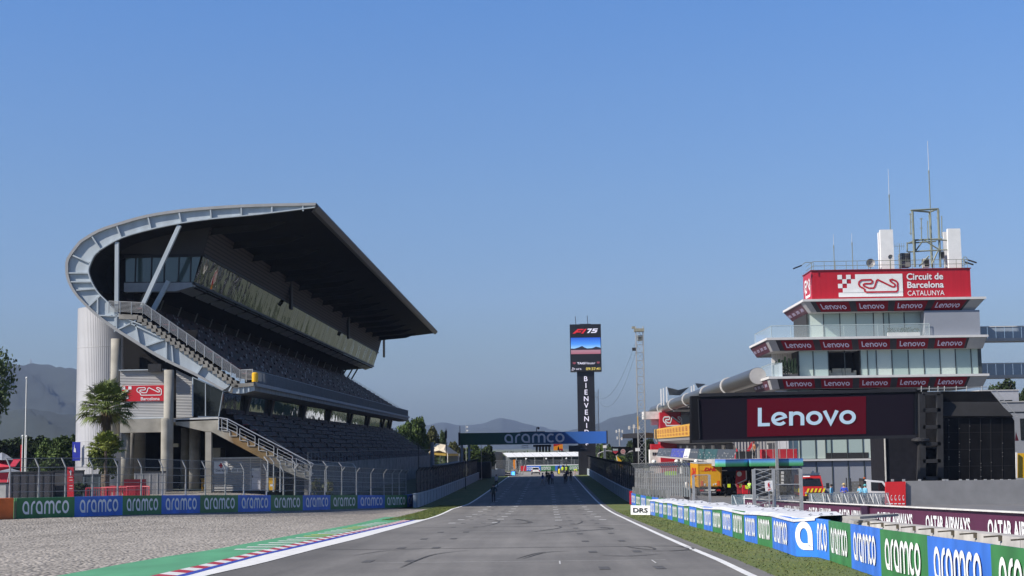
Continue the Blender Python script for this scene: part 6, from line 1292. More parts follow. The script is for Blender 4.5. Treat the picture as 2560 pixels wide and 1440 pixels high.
fs = thing('extinguisher_sign', 'white sign with red fire extinguisher and arrow on the pit entry fence', 'sign', PY(1922,1262,66)); mb = MB(); a,b,c,d = PY(1914,1228,65.7),PY(1933,1229,65.7),PY(1931,1201,65.7),PY(1911.5,1203,65.7); mb.prism([a,b,c,d], (0,.04,0)); bd = mb.build('board', m_white, fs)
t = MB(); put2d(t, ([(0,0),(1,0),(1,.75),(.65,1),(.35,1),(0,.75)],[tuple(range(6))]), a,b,d,.36,.46,.58,.86); put2d(t, SQ, a,b,d,.5,.86,.72,.90,.03); put2d(t, SQ, a,b,d,.22,.34,.74,.38,.03); put2d(t, ([(0,0),(.35,.62),(.42,.42),(1,.75),(1,.5),(.5,.2),(.6,.0)],[tuple(range(7))]), a,b,d,.25,.08,.72,.28,.03); t.build('pictogram', m_red, bd); mb = MB(); mb.bar(a.lerp(b,.5)+V((0,.1,0)), V(((a.x+b.x)/2,65.8,zc(66))), .05,.05); mb.build('post', m_galv, fs)
# board beside the track
ds = thing('track_sign', 'white rectangular sign board with black letters on the right verge', 'sign', atG(1600,1287)); yy = atG(1600,1287).y; a,b,c,d = PY(1577,1286.5,yy),PY(1624,1286.5,yy),PY(1624,1263.5,yy),PY(1577,1263.5,yy); mb = MB(); b = b+V((0,-.62,0)); c = c+V((0,-.62,0)); mb.prism([a,b,c,d], (0,.06,0)); bd = mb.build('board', M('sign_white', (.86,.86,.86), .5, var=.03), ds); t = MB(); put2d(t, text2d('DRS', .03), a,b,d,.12,.24,.88,.76); t.build('lettering', M('black_letters', (.02,.02,.02)), bd)
mb = MB(); mb.box((a.x+.2,yy+.06,zg(a.x,yy)-.1),(a.x+.28,yy+.12,a.z+.4)); mb.box((b.x-.28,yy-.5,zg(a.x,yy)-.1),(b.x-.2,yy+.12,a.z+.4)); mb.build('stake', m_galv, ds)
# crowd barriers
cb = thing('crowd_barrier', 'grey crowd barrier standing alone left of the group, in front of the fire vehicle', 'barrier', (0,0,0), 'grey metal crowd barriers'); mb = MB(); w_ = .62
mb.path([(-w_,0,.12),(-w_,0,1.1),(w_,0,1.1),(w_,0,.12),(-w_,0,.12)], .024, 5); part(mb, 'frame', m_galv, cb); mb = MB(); mb.box((-w_,-.004,.15),(w_,.004,1.08)); part(mb, 'infill', netting('barrier_net', (.45,.46,.47), .35, 20), cb); mb = MB()
for k in range(7): mb.tube((-w_+.18*k+.08,0,.12),(-w_+.18*k+.08,0,1.1),.010,4)
part(mb, 'bars', m_galv, cb); mb = MB()
for sx_ in (-.45,.45): mb.tube((sx_,0,1.05),(sx_+.1,-.55,0),.03,5)
part(mb, 'leg', M('white_tube', (.6,.6,.6), .4), cb)
spots = [(2043,122),(2082,121),(2105,121.5),(2124,120.5),(2142,121),(2163,120),(2184,120.5),(2203,119.5),(1848,118),(1875,118),(1965,112)]
labs = ['grey crowd barrier standing alone left of the group, in front of the fire vehicle','leftmost crowd barrier of the leaning group','second crowd barrier of the leaning group from the left','third crowd barrier of the leaning group from the left','fourth crowd barrier of the leaning group','fifth crowd barrier of the leaning group','sixth crowd barrier of the leaning group','rightmost crowd barrier of the leaning group beside the red panel','crowd barrier left of the extinguisher sign','crowd barrier just beside the extinguisher sign','crowd barrier behind the wide mesh gate']
for i, (px, yy) in enumerate(spots):
    p = PY(px,1250,yy); loc = V((p.x,yy,zc(yy)-.02)); r_ = (-.12,.25,-.2,.3,.1,.35,-.15,.2,.3,-.3,.1)[i]
    if i == 0: cb.location = loc; cb.rotation_euler = (0,0,r_)
    else: clone(cb, loc, labs[i], None, r_)
# ================================================================== VEGETATION
m_bark = M('bark', (.09,.07,.05), .9, var=.3, scale=3)
def leafmat(name, col, var=.55, scale=1.1):
    m = M(name, col, .7, 0, var, scale, spec=.25, detail=3); n, l, b = nodes(m)
    b.inputs['Subsurface Weight'].default_value = 0
    return m
m_lf1 = leafmat('dark_green_leaves', (.030,.050,.014)); m_lf2 = leafmat('mid_green_leaves', (.060,.095,.020)); m_lf3 = leafmat('olive_leaves', (.085,.090,.032)); m_lf4 = leafmat('grey_green_leaves', (.055,.085,.030)); m_lf5 = leafmat('fresh_green_leaves', (.085,.135,.022))
def leaf(mb, p, s, R, flat=False):
    a = V((R.gauss(0,1),R.gauss(0,1),R.gauss(0,.7))); 
    if a.length < .01: a = V((1,0,0))
    a.normalize(); b = a.cross(V((R.gauss(0,1),R.gauss(0,1),R.gauss(0,1)))).normalized(); l = s*R.uniform(.7,1.3); w = l*.55
    mb.add([p-a*l, p-b*w, p+a*l, p+b*w], [(0,1,2,3)])
def crown_mesh(seed, n=5200, blobs=16, rx=1, rz=1, s=.10, fill=.55, low=-.6):
    """leaf clumps over many uneven lobes inside a unit crown"""
    R = random.Random(seed); mb = MB(); B = []
    for i in range(blobs):
        while True:
            p = V((R.uniform(-1,1),R.uniform(-1,1),R.uniform(low,1)))
            if p.length < 1: break
        B.append((V((p.x*rx*.68,p.y*rx*.68,p.z*rz*.72)), R.uniform(.26,.46)))
    for i in range(n):
        c, r = B[i % blobs]; d = V((R.gauss(0,1),R.gauss(0,1),R.gauss(.15,1))).normalized(); q = c+d*r*(fill+(1-fill)*R.random()**.5)*(1+.18*math.sin(5*d.x+seed)*math.cos(4*d.z)); leaf(mb, q, s, R)
    return mb
def limbs_mesh(seed, h, rx, rz, n=7, r=.05):
    R = random.Random(seed); mb = MB(); prev = V((0,0,-h)); 
    for k in range(1,5): q = V((R.uniform(-.05,.05),R.uniform(-.05,.05),-h+h*k/4)); mb.tube(prev, q, r*(1.25-.22*(k-1)), 8, r*(1.25-.22*k)); prev = q
    for i in range(n):
        a = 6.28*i/n+R.random(); st = V((0,0,-h*.35*R.random())); e = V((math.cos(a)*rx*.6,math.sin(a)*rx*.6,rz*R.uniform(.0,.6))); m = st.lerp(e,.5)+V((0,0,.08)); mb.tube(st, m, r*.55, 6, r*.4); mb.tube(m, e, r*.4, 5, r*.12)
    return mb
PROTO = {}
def tree(kind, name, lab, px, ytop, yy, width, mat, group=None, base=None, hfrac=.62):
    """crown height is hfrac of the tree; width in metres"""
    p = PY(px, ytop, yy); zb = zg(p.x, yy) if base is None else base; H = p.z-zb; hc = H*hfrac/2
    if kind not in PROTO:
        kw = {'round':dict(seed=11,n=6000,blobs=20,s=.085), 'loose':dict(seed=4,n=2600,blobs=22,s=.075,fill=.3), 'dense':dict(seed=23,n=7000,blobs=26,s=.075,fill=.7), 'tall':dict(seed=8,n=5000,blobs=22,s=.07,fill=.5), 'sparse':dict(seed=31,n=2400,blobs=17,s=.055,fill=.25)}[kind]
        PROTO[kind] = (crown_mesh(**kw), limbs_mesh(kw['seed'], 1.5, 1, 1))
    t = thing(name, lab, 'tree', V((p.x,yy,zb)), group); cm, lm = PROTO[kind]; zc_ = H-hc*1.02
    key = (kind, mat.name)
    if key not in PROTO: PROTO[key] = cm.mesh('crown', mat)
    if kind+'t' not in PROTO: PROTO[kind+'t'] = lm.mesh('trunk', m_bark, True)
    for nm, me in (('crown', PROTO[key]), ('trunk', PROTO[kind+'t'])):
        o = bpy.data.objects.new(nm, me); COL.objects.link(o); o.parent = t; o.location = (0,0,zc_); o.scale = (width/2,width/2,hc) if nm == 'crown' else (width/2,width/2,zc_/1.5)
        o.rotation_euler = (0,0,px*.37)
    return t
g1 = 'trees in the line left of the round tower'
for a in (('round',-8,1096,182,4.6,m_lf1,'dark tree at the left edge of the tree line'),('dense',30,1094,184,4.2,m_lf1,'dark dense tree just left of the flagpoles'),('round',62,1089,190,4.2,m_lf1,'dark tree standing behind the flagpoles'),('dense',92,1086,186,4.0,m_lf1,'tallest dark tree right of the flagpoles'),('round',122,1094,176,3.6,m_lf2,'green bushy tree in the middle of the line'),('tall',153,1080,172,3.4,m_lf2,'pointed green tree highest near the round tower'),('round',180,1086,170,3.4,m_lf2,'green tree touching the round tower'),('round',140,1125,160,4.2,m_lf2,'low wide green tree in front of the pointed one'),('dense',105,1140,164,3.4,m_lf1,'low dark bush tree beside the flagpole feet')):
    tree(a[0], 'leafy_tree', a[6], a[1], a[2], a[3], a[4], a[5], g1, hfrac=.85)
tree('sparse', 'gum_tree', 'tall loose tree with thin hanging foliage at the left picture edge', -22, 855, 112, 4.3, m_lf4, hfrac=.62)
g2 = 'trees beyond the far end of the grandstand'
for a in (('dense',1012,1046,300,4.6,m_lf2,'leftmost bushy tree beyond the big grandstand'),('round',1048,1040,305,5.2,m_lf2,'tallest bushy tree beyond the big grandstand'),('dense',1076,1062,310,4.0,m_lf3,'olive tree beyond the grandstand right of the tallest'),('tall',1106,1068,316,2.4,m_lf4,'feathery grey green tree above the cream tent'),('round',1136,1102,320,3.4,m_lf3,'brownish tree between tent and gantry'),('round',1186,1108,315,4.6,m_lf2,'wide green tree under the gantry left part'),('dense',1215,1108,318,4.2,m_lf1,'dark green tree under the gantry beside the far grandstand'),('round',1160,1118,322,3.2,m_lf3,'pale olive tree behind the gantry legs')):
    tree(a[0], 'leafy_tree', a[6], a[1], a[2], a[3], a[4], a[5], g2, hfrac=.92)
g3 = 'trees right of the gantry'
for a in (('round',1504,1106,330,3.6,m_lf5,'fresh green tree just right of the gantry'),('dense',1528,1108,335,3.2,m_lf2,'small dark green tree behind the hanging sign'),('round',1580,1100,340,3.6,m_lf1,'dark tree behind the thick cell mast'),('dense',1600,1102,338,3.6,m_lf1,'dark tree behind the lattice mast'),('round',1625,1095,345,4.2,m_lf1,'dark tree next to the pit building far end'),('round',1548,1138,250,2.6,m_lf5,'yellow green bush under the hanging sign')):
    tree(a[0], 'leafy_tree', a[6], a[1], a[2], a[3], a[4], a[5], g3, hfrac=.92)
tree('dense', 'pine_tree', 'dark round topped pine seen between the two footbridges and grey building', 2504, 943, 236, 6.0, m_lf1, hfrac=.45); tree('dense', 'pine_tree', 'dark pine at the right picture edge above the grey building', 2566, 968, 232, 3.6, m_lf1, hfrac=.45)
# bushes behind fences
def bush(px, py, yy, w, h, mat, lab): 
    p = PY(px, py, yy); o = bpy.data.objects.new('bush', crown_mesh(px, 700, 9, s=.11, low=-.2).mesh('bush', mat)); COL.objects.link(o); o.location = (p.x,yy,zg(p.x,yy)+h*.35); o.scale = (w/2,w/2,h/2); tag(o, lab, 'bush')
bush(805,1230,128,2.2,3.0,m_lf3,'scrubby green bush behind the debris fence'); bush(208,1200,120,2.2,1.6,m_lf1,'dark bush left of the palm trunk'); bush(190,1190,130,3.0,2.2,m_lf4,'flowering grey green bush at the foot of the round tower'); bush(330,1205,118,1.8,1.5,m_lf1,'dark low bush right of the palm trunk')
# ------------------------------------------------------------------ palms
m_frond = leafmat('palm_frond', (.105,.138,.034), .4, 3); m_dead = M('dead_frond', (.12,.085,.045), .95, var=.3, scale=5)
def fan_palm(name, lab, px, ybase, yy, zc_, rad, n, seed, mat, trunk_r, droop=.5, skirt=True, cat='palm tree'):
    p = PY(px, ybase, yy); zb = zg(p.x, yy)-.1; top = PY(px, zc_, yy).z; H = top-zb; R = random.Random(seed); t = thing(name, lab, cat, V((p.x,yy,zb))); mb = MB()
    for i in range(n):
        el = math.radians(R.uniform(-38,80) if skirt else R.uniform(0,80)); az = i*2.399+R.uniform(-.3,.3); L = rad*R.uniform(.42,.58); d = V((math.cos(az)*math.cos(el),math.sin(az)*math.cos(el),math.sin(el))); st = V((0,0,H)); q = st+d*L; mb.bar(st, q, .035, .03)
        sd_ = d.cross(V((0,0,1))).normalized(); upv = sd_.cross(d).normalized()
        for k in range(17):
            a = math.radians(-78+156*k/16); l = rad*R.uniform(.40,.52)*(1-.25*abs(a)); dirv = (d*math.cos(a)+sd_*math.sin(a)).normalized(); m = q+dirv*l*.6+upv*.02; e = q+dirv*l-V((0,0,l*droop*R.uniform(.3,1.0))); w = (sd_*math.cos(a)-d*math.sin(a))*.05
            mb.add([q, m-w, e, m+w], [(0,1,2,3)])
    part(mb, 'crown', mat, t)
    mb = MB(); prev = V((0,0,0)); 
    for k in range(1,13): q = V((.03*math.sin(k*2),.03*math.cos(k*3),H*k/12)); mb.tube(prev, q, trunk_r*(1.12-.02*k)+(.02 if k % 2 else 0), 10, trunk_r*(1.08-.02*k)); prev = q
    part(mb, 'trunk', M('palm_bark', (.13,.10,.075), .95, var=.35, scale=6), t)
    if skirt:
        mb = MB()
        for i in range(170):
            az = R.random()*6.28; z = H-R.uniform(.05,1.5); r0 = trunk_r*1.0; r1 = trunk_r+R.uniform(.15,.6)*(1-(H-z)/1.9); d = V((math.cos(az),math.sin(az),0)); w = d.cross(V((0,0,1)))*.05; mb.add([d*r0+V((0,0,z))-w, d*r0+V((0,0,z))+w, d*r1+V((0,0,z-R.uniform(.4,.8)))], [(0,1,2)])
        part(mb, 'dead_fronds', m_dead, t)
    return t
fan_palm('fan_palm', 'tall fan palm with a shaggy brown collar in front of the round tower', 263, 1225, 114, 1022, 2.65, 84, 3, m_frond, .30, .42)
fan_palm('young_palm', 'short bushy young palm in front of the tall fan palm', 263, 1240, 110, 1128, 1.75, 46, 8, leafmat('yellow_green_frond', (.15,.18,.035), .4, 3), .12, .4, False)
# leafy shrub body around the young palm
p = PY(262, 1150, 111); o = bpy.data.objects.new('shrub_tree', crown_mesh(77, 1500, 14, s=.10, fill=.3, low=-.8).mesh('shrub_tree', leafmat('shrub_green', (.085,.11,.022)))); COL.objects.link(o); o.location = (p.x,111,p.z); o.scale = (1.35,1.2,1.7); tag(o, 'loose green shrub below and around the young palm', 'shrub')
# ================================================================== LEFT SIDE THINGS behind the fence
def pole_at(name, lab, px0, y0_, px1, y1_, yy, r, mat): p, q = PY(px1,y1_,yy), PY(px0,y0_,yy); t = thing(name, lab, 'flagpole', V((p.x,yy,zg(p.x,yy)))); q = V((p.x,p.y,q.z)); mb = MB(); mb.tube((0,0,0), q-t.location, r, 8, r*.75); part(mb, 'shaft', mat, t); mb = MB(); mb.ball(q-t.location, r*1.6); part(mb, 'finial', mat, t)
pole_at('flagpole', 'tallest white flagpole left of the round tower', 64,945,62,1170,150,.075,m_white); pole_at('flagpole', 'short white flagpole left of the tallest flagpole', 57,1090,55,1176,148,.07,m_white); pole_at('flagpole', 'short white flagpole right of the tallest flagpole', 67,1091,65,1166,149,.07,m_white)
mb = MB(); a, b = PY(53,1150,148.3), PY(56,1112,148.3); mb.box((a.x-.05,148.2,a.z-1.2),(b.x,148.3,b.z)); tag(mb.build('pole_banner', m_red), 'narrow red banner hanging by the left short flagpole', 'banner')
st_ = thing('red_tent', 'red market tent with grey peaked roof at the left edge behind the fence', 'tent', PY(10,1245,125)); T_ = lambda x, y, d=0: PY(x,y,125+d)
mb = MB(); mb.add([T_(-40,1150), T_(52,1148), T_(38,1166,-2), T_(-44,1170,-2)], [(0,1,2,3)]); mb.add([T_(-40,1150)-V((0,0,.04)), T_(52,1148)-V((0,0,.04)), T_(38,1166,-2)-V((0,0,.04)), T_(-44,1170,-2)-V((0,0,.04))], [(3,2,1,0)]); mb.build('red_roof', M('red_canvas', (.50,.03,.06), .7, var=.12), st_)
mb = MB(); mb.add([T_(-45,1150), T_(5,1131,2), T_(16,1136,2), T_(36,1150), T_(5,1150,-2)], [(0,4,1),(1,4,2),(2,4,3)]); mb.build('grey_peak', M('grey_canvas', (.24,.26,.30), .7), st_)
mb = MB(); mb.quad(T_(-30,1200,-1),T_(27,1199,-1),T_(28,1180,-1),T_(-30,1181,-1)); mb.quad(T_(-30,1245,.5),T_(30,1245,.5),T_(30,1165,.5),T_(-30,1166,.5)); mb.build('red_side', M('red_canvas', (.50,.03,.06)), st_); mb = MB()
for x in (-20,30): p = T_(x,1170,-1.8); mb.tube(p, V((p.x,p.y,zg(p.x,p.y))), .05, 5)
mb.split('pole', m_galv, st_)
mb = MB(); a, b, c = PY(-20,1182,112), PY(53,1178,112), PY(26,1171,114); mb.add([a,b,c], [(0,1,2)]); mb.add([p-V((0,0,.04)) for p in (a,b,c)], [(2,1,0)]); um = thing('grey_parasol', 'flat grey canvas parasol in front of the red tent', 'parasol', V((c.x,112,zg(c.x,112)))); mb.build('canopy', M('grey_canvas', (.24,.26,.30)), um); mb = MB(); mb.tube(V((c.x,112.8,zg(c.x,112))), c, .04, 5); mb.build('pole', m_galv, um)
def cont(name, lab, cat, x0, x1, yt, yy, d, mat, ribs=True, rib_mat=None):
    a, b = PY(x0,1245,yy), PY(x1,1245,yy); zb = zg(a.x,yy)-.1; zt = PY((x0+x1)/2,yt,yy).z; t = thing(name, lab, cat, V(((a.x+b.x)/2,yy,zb))); w = (b.x-a.x)/2; mb = MB(); mb.box((-w,0,0),(w,d,zt-zb)); part(mb, 'body', mat, t); mb = MB()
    if ribs:
        k = -w
        while k < w: mb.box((k,-.04,.1),(k+.12,-.005,zt-zb-.1)); k += .62
        part(mb, 'ribs', rib_mat or m_dark, t)
    mb = MB(); mb.box((-w-.04,-.05,zt-zb),(w+.04,d,zt-zb+.1)); part(mb, 'top_rail', m_dark, t); return t
cont('dark_hoarding', 'long dark screen wall behind the wire fence left of the red arrow sign', 'hoarding', 26,132,1182,121,.4,M('hoarding_dark', (.035,.035,.045), .7, var=.1),True); cont('dark_hoarding', 'dark screen wall behind the wire fence right of the red arrow sign', 'hoarding', 133,206,1179,122,.4,M('hoarding_grey', (.05,.05,.058), .7, var=.1),False)
cont('ribbed_container', 'dark blue grey ribbed container left of the palm', 'container', 207,252,1189,120,2.4,M('container_grey', (.035,.05,.06), .55),True,M('container_rib', (.10,.13,.15), .5)); cont('grey_cabinet', 'light grey cabinet at the left edge behind the fence', 'cabinet', -10,14,1210,112,.8,M('cabinet_pale', (.36,.36,.35), .6),False)
cont('site_hoarding', 'grey sheet hoarding behind the fence under the sign wall', 'hoarding', 335,412,1181,126,.2,M('hoarding_pale', (.20,.20,.21), .6),True,M('hoarding_rib', (.3,.3,.3), .6))
sgn = thing('arrow_sign', 'red upright sign with a white arrow pointing up behind the fence', 'sign', PY(176,1245,116)); a,b,c,d = PY(168,1246,116),PY(184,1246,116),PY(184,1167,116),PY(168,1167,116); mb = MB(); mb.prism([a,b,c,d], (0,.12,0)); bd = mb.build('board', m_red, sgn); t = MB(); put2d(t, ([(.35,0),(.65,0),(.65,.6),(1,.6),(.5,1),(0,.6),(.35,.6)],[tuple(range(7))]), a,b,d,.32,.72,.78,.90)
for k in range(5): put2d(t, SQ, a,b,d,.35,.66-.09*k,.85,.675-.09*k)
t.build('white_marks', m_letter, bd)
rb = thing('red_barrier', 'red crowd barrier at the front of the stacked group by the palm', 'barrier', (0,0,0), 'red crowd barriers stacked by the palm'); mb = MB(); mb.path([(-1,0,.1),(-1,0,1.05),(1,0,1.05),(1,0,.1),(-1,0,.1)], .03, 5); part(mb, 'frame', M('red_tube', (.50,.03,.05), .5), rb); mb = MB()
for k in range(12): mb.tube((-.92+.167*k,0,.1),(-.92+.167*k,0,1.05),.015,4)
part(mb, 'bars', M('red_tube', (.50,.03,.05)), rb)
for i, (px, yy, r_) in enumerate(((250,106,.1),(285,107,-.2),(300,109,.25),(322,108,.5),(335,110,.15),(345,108.5,-.4),(310,111,.05))):
    p = PY(px,1240,yy); loc = V((p.x,yy,zg(p.x,yy)))
    if i == 0: rb.location = loc
    else: clone(rb, loc, ['','second red barrier left of the palm foot','red barrier in the middle of the stacked group','slanted red barrier in the stacked group','red barrier near the right end of the group','rightmost slanted red barrier of the group','rear red barrier of the stacked group'][i], None, r_)
mb = MB(); p = PY(340,1215,112); mb.box((p.x-.9,112,zg(p.x,112)),(p.x+.6,112.6,zg(p.x,112)+1.5)); tag(mb.build('red_crate', m_red), 'stack of red plastic panels behind the red crowd barriers', 'panel')
# ================================================================== HILLS
m_hill = M('wooded_hillside', (.022,.030,.026), .95, 0, .35, .015, bump=0, detail=8)
def ridge(name, prof, dist, depth, seed, bumps):
    R = random.Random(seed); pts = smooth(prof, 6); ncol = len(pts); rows = 9; vs = []
    for x, y in pts:
        c = PY(x, y, dist); 
        for j in range(rows):
            f = j/(rows-1); yy = dist-depth*(1-f) if f < 1 else dist; g = math.sin(f*math.pi/2)**1.3; n = bumps*(math.sin(x*.021+j*1.3+seed)+.6*math.sin(x*.057+j*2.1)+.4*math.sin(x*.13-j*3))*math.sin(f*math.pi)
            vs.append(V((c.x*(yy/dist), yy, -2+(c.z+2)*g+n)))
        vs.append(V((c.x*1.1, dist+depth*.6, -2)))
    r1 = rows+1; mb = MB(); mb.add(vs, [(i*r1+j,(i+1)*r1+j,(i+1)*r1+j+1,i*r1+j+1) for i in range(ncol-1) for j in range(rows)]); o = mb.build(name, m_hill, None, True); o['kind'] = 'structure'; return o
ridge('near_hill', [(-260,1040),(-120,1030),(0,1030),(60,1021),(110,1030),(190,1043),(300,1060),(460,1090),(620,1118)], 1900, 700, 1, 5)
ridge('left_mountain', [(-500,880),(-250,885),(-80,898),(0,906),(30,910),(60,914),(90,918),(140,925),(190,930),(280,944),(420,975),(600,1020),(800,1080),(900,1112)], 3600, 1300, 2, 12)
ridge('far_mountain', [(700,1100),(900,1080),(1040,1066),(1085,1060),(1110,1056),(1150,1063),(1200,1060),(1230,1051),(1253,1045),(1275,1050),(1305,1059),(1340,1067),(1380,1074),(1440,1084),(1560,1098)], 5600, 1200, 3, 6)
ridge('right_mountain', [(1330,1105),(1400,1082),(1430,1075),(1480,1063),(1520,1052),(1560,1041),(1600,1033),(1640,1027),(1750,1020),(1900,1030),(2200,1045),(2500,1052),(2800,1070)], 4600, 1200, 4, 8)
# pylons on the left mountain and contrail left out; far wood belt along the foot of the hills
mb = MB(); R = random.Random(12)
for i in range(9000):
    yy = R.uniform(430,620); x = R.uniform(-260,320); 
    if abs(x) < 18 and yy < 440: continue
    leaf(mb, V((x,yy,-.5+R.random()**1.3*4.2)), 1.0, R)
o = mb.build('far_wood', m_lf1); tag(o, 'low dark belt of distant woodland behind the circuit', 'woodland'); o['kind'] = 'stuff'
for k, (px, yt, yb, lab) in enumerate(((77,898,918,'tiny power pylon on the crest of the left mountain'),(140,950,972,'tiny pylon on the slope of the left mountain'))):
    p, q = PY(px,yb,3500 if k == 0 else 3250), PY(px,yt,3500 if k == 0 else 3250); t = thing('power_pylon', lab, 'pylon', p); h = q.z-p.z; mb = MB()
    for sx_, sy_ in ((-1,-1),(1,-1),(1,1),(-1,1)): mb.tube((sx_*h*.1,sy_*h*.1,-3),(sx_*h*.02,sy_*h*.02,h),.4,4)
    for f in (.6,.78,.94): mb.bar((-h*.22,0,h*f),(h*.22,0,h*f),.5,.5)
    part(mb, 'lattice', m_galv, t)
# ================================================================== PEOPLE
def body_mesh(pose, H=1.76):
    """one continuous skinned figure; pose is a dict of joint positions in a 1.76 m body facing +Y"""
    J = dict(pel=(0,0,.95), spi=(0,0,1.15), che=(0,.01,1.38), nec=(0,.0,1.52), hea=(0,.02,1.62), top=(0,.01,1.74), sl=(.19,0,1.43), el=(.25,-.02,1.15), wl=(.25,.08,.92), hl=(.25,.12,.83), sr=(-.19,0,1.43), er=(-.25,-.02,1.15), wr=(-.25,.08,.92), hr=(-.25,.12,.83), pl=(.10,0,.90), kl=(.11,.03,.50), al=(.11,-.02,.09), tl=(.12,.14,.04), pr=(-.10,0,.90), kr=(-.11,.03,.50), ar=(-.11,-.02,.09), tr=(-.12,.14,.04))
    J.update(pose); rad = dict(pel=.145, spi=.125, che=.15, nec=.06, hea=.095, top=.07, sl=.075, el=.052, wl=.038, hl=.04, pl=.095, kl=.065, al=.045, tl=.04); names = list(J)
    E = [('pel','spi'),('spi','che'),('che','nec'),('nec','hea'),('hea','top'),('che','sl'),('sl','el'),('el','wl'),('wl','hl'),('che','sr'),('sr','er'),('er','wr'),('wr','hr'),('pel','pl'),('pl','kl'),('kl','al'),('al','tl'),('pel','pr'),('pr','kr'),('kr','ar'),('ar','tr')]
    me = bpy.data.meshes.new('skel'); me.from_pydata([J[n] for n in names], [(names.index(a),names.index(b)) for a,b in E], []); ob = bpy.data.objects.new('skel', me); COL.objects.link(ob)
    md = ob.modifiers.new('s', 'SKIN'); ob.modifiers.new('u', 'SUBSURF').levels = 1
    for i, n in enumerate(names):
        r = rad.get(n) or rad.get(n[0]+'l') or .06; me.skin_vertices[0].data[i].radius = (r, r*(.78 if n in ('pel','spi','che') else 1)); me.skin_vertices[0].data[i].use_root = n == 'pel'
    res = bpy.data.meshes.new_from_object(ob.evaluated_get(bpy.context.evaluated_depsgraph_get())); bpy.data.objects.remove(ob); return res, J
STAND = {}; WALK = dict(kl=(.10,.20,.52), al=(.10,.30,.12), tl=(.11,.44,.10), kr=(-.10,-.06,.50), ar=(-.10,-.34,.14), tr=(-.11,-.24,.04), el=(.27,-.14,1.17), wl=(.26,-.12,.93), hl=(.26,-.10,.84), er=(-.26,.12,1.17), wr=(-.25,.26,.98), hr=(-.25,.32,.91))
ARMS = dict(el=(.30,.04,1.16), wl=(.12,.22,1.12), hl=(.04,.24,1.12), er=(-.30,.04,1.16), wr=(-.12,.22,1.18), hr=(-.04,.26,1.18)); HIPS = dict(el=(.36,-.06,1.18), wl=(.18,.04,1.0), hl=(.14,.06,.97))
BEND = dict(pel=(0,-.12,.86), spi=(0,.06,.98), che=(0,.32,1.02), nec=(0,.46,1.0), hea=(0,.56,.96), top=(0,.64,.90), sl=(.18,.34,1.0), el=(.20,.38,.72), wl=(.16,.46,.50), hl=(.15,.48,.41), sr=(-.18,.34,1.0), er=(-.20,.38,.72), wr=(-.16,.46,.50), hr=(-.15,.48,.41), pl=(.1,-.12,.84), kl=(.12,.04,.48), pr=(-.1,-.12,.84), kr=(-.12,.04,.48))
SIT = dict()
m_skin = M('skin', (.42,.25,.18), .6, var=0); m_hair = M('dark_hair', (.02,.015,.012), .8, var=0); m_shoe = M('dark_shoes', (.02,.02,.022), .7, var=0)
def cloth(name, col): return M(name, col, .85, var=.12, scale=6)
def person(lab, loc, face, pose, shirt, trousers, vest=None, hat=None, h=1.76, group=None):
    t = thing('person', lab, 'person', loc, group, face); me, J = body_mesh(pose); ms = [m_skin, shirt, trousers, m_shoe, vest or shirt]; 
    for m in ms: me.materials.append(m)
    bend = pose is BEND
    for p in me.polygons:
        c = p.center; hd = V(J['nec']); arm = min((c-V(J['wl'])).length, (c-V(J['hl'])).length, (c-V(J['wr'])).length, (c-V(J['hr'])).length)
        if arm < .085: i = 0
        elif (c-V(J['hea'])).length < .165 or (c-V(J['top'])).length < .15: i = 0
        elif min(c.z, 9) < .10: i = 3
        elif (c.z < .93 if not bend else (c.z < .86 and c.y < .18)): i = 2
        else: i = 4 if vest and abs(c.x) < .21 else 1
        p.material_index = i; p.use_smooth = True
    o = bpy.data.objects.new('body', me); COL.objects.link(o); o.parent = t; s = h/1.78; t.scale = (s,s,s)
    mb = MB(); hp = V(J['hea']); d = (V(J['top'])-hp).normalized(); n = 12; c = hp+d*.055-V((0,.018,0))
    mb.ball(c, .112, 12, 8, (1,1.08,1.0)); k = [i for i, v in enumerate(mb.v) if True]; mb.v = [(x, y, max(z, c.z-.035) if not bend else z) for x, y, z in mb.v]
    if hat: mb.lathe(c+V((0,.02,.03)), [(.19,0),(.19,.012),(.12,.02),(.11,.10),(.02,.12)], 14); part(mb, 'hat', hat, t, True)
    else: part(mb, 'hair', m_hair, t, True)
    mb = MB(); mb.ball(hp+V((0,.098,-.005)), .017, 6, 4); part(mb, 'nose', m_skin, t, True)
    mb = MB(); [mb.ball(hp+V((sx_*.036,.088,.022)), .010, 6, 4) for sx_ in (-1,1)]; part(mb, 'eyes', m_hair, t); mb = MB(); mb.bar(hp+V((-.025,.085,-.045)), hp+V((.025,.085,-.045)), .008, .010); part(mb, 'mouth', M('lips', (.25,.10,.09), .6, var=0), t)
    mb = MB(); [mb.ball(hp+V((sx_*.092,.0,.0)), .024, 6, 4, (.5,1,1.3)) for sx_ in (-1,1)]; part(mb, 'ears', m_skin, t)
    mb = MB()
    for hk, wk in (('hl','wl'),('hr','wr')):
        hb = V(J[hk]); d = (hb-V(J[wk])).normalized(); sx_ = 1 if hk == 'hl' else -1; side = V((0,1,0)) if abs(d.y) < .8 else V((1,0,0))
        for q in range(4): a = hb+side*(.024*(q-1.5)); e = a+d*(.075-.008*abs(q-1.5))+V((-sx_*.012,0,0)); mb.tube(a, a.lerp(e,.55), .0095, 6); mb.tube(a.lerp(e,.55), e+V((-sx_*.014,0,0)), .0088, 6, .007)
        mb.tube(hb-d*.03+side*.03, hb+d*.02+side*.062, .011, 6, .008)
    part(mb, 'fingers', m_skin, t); return t
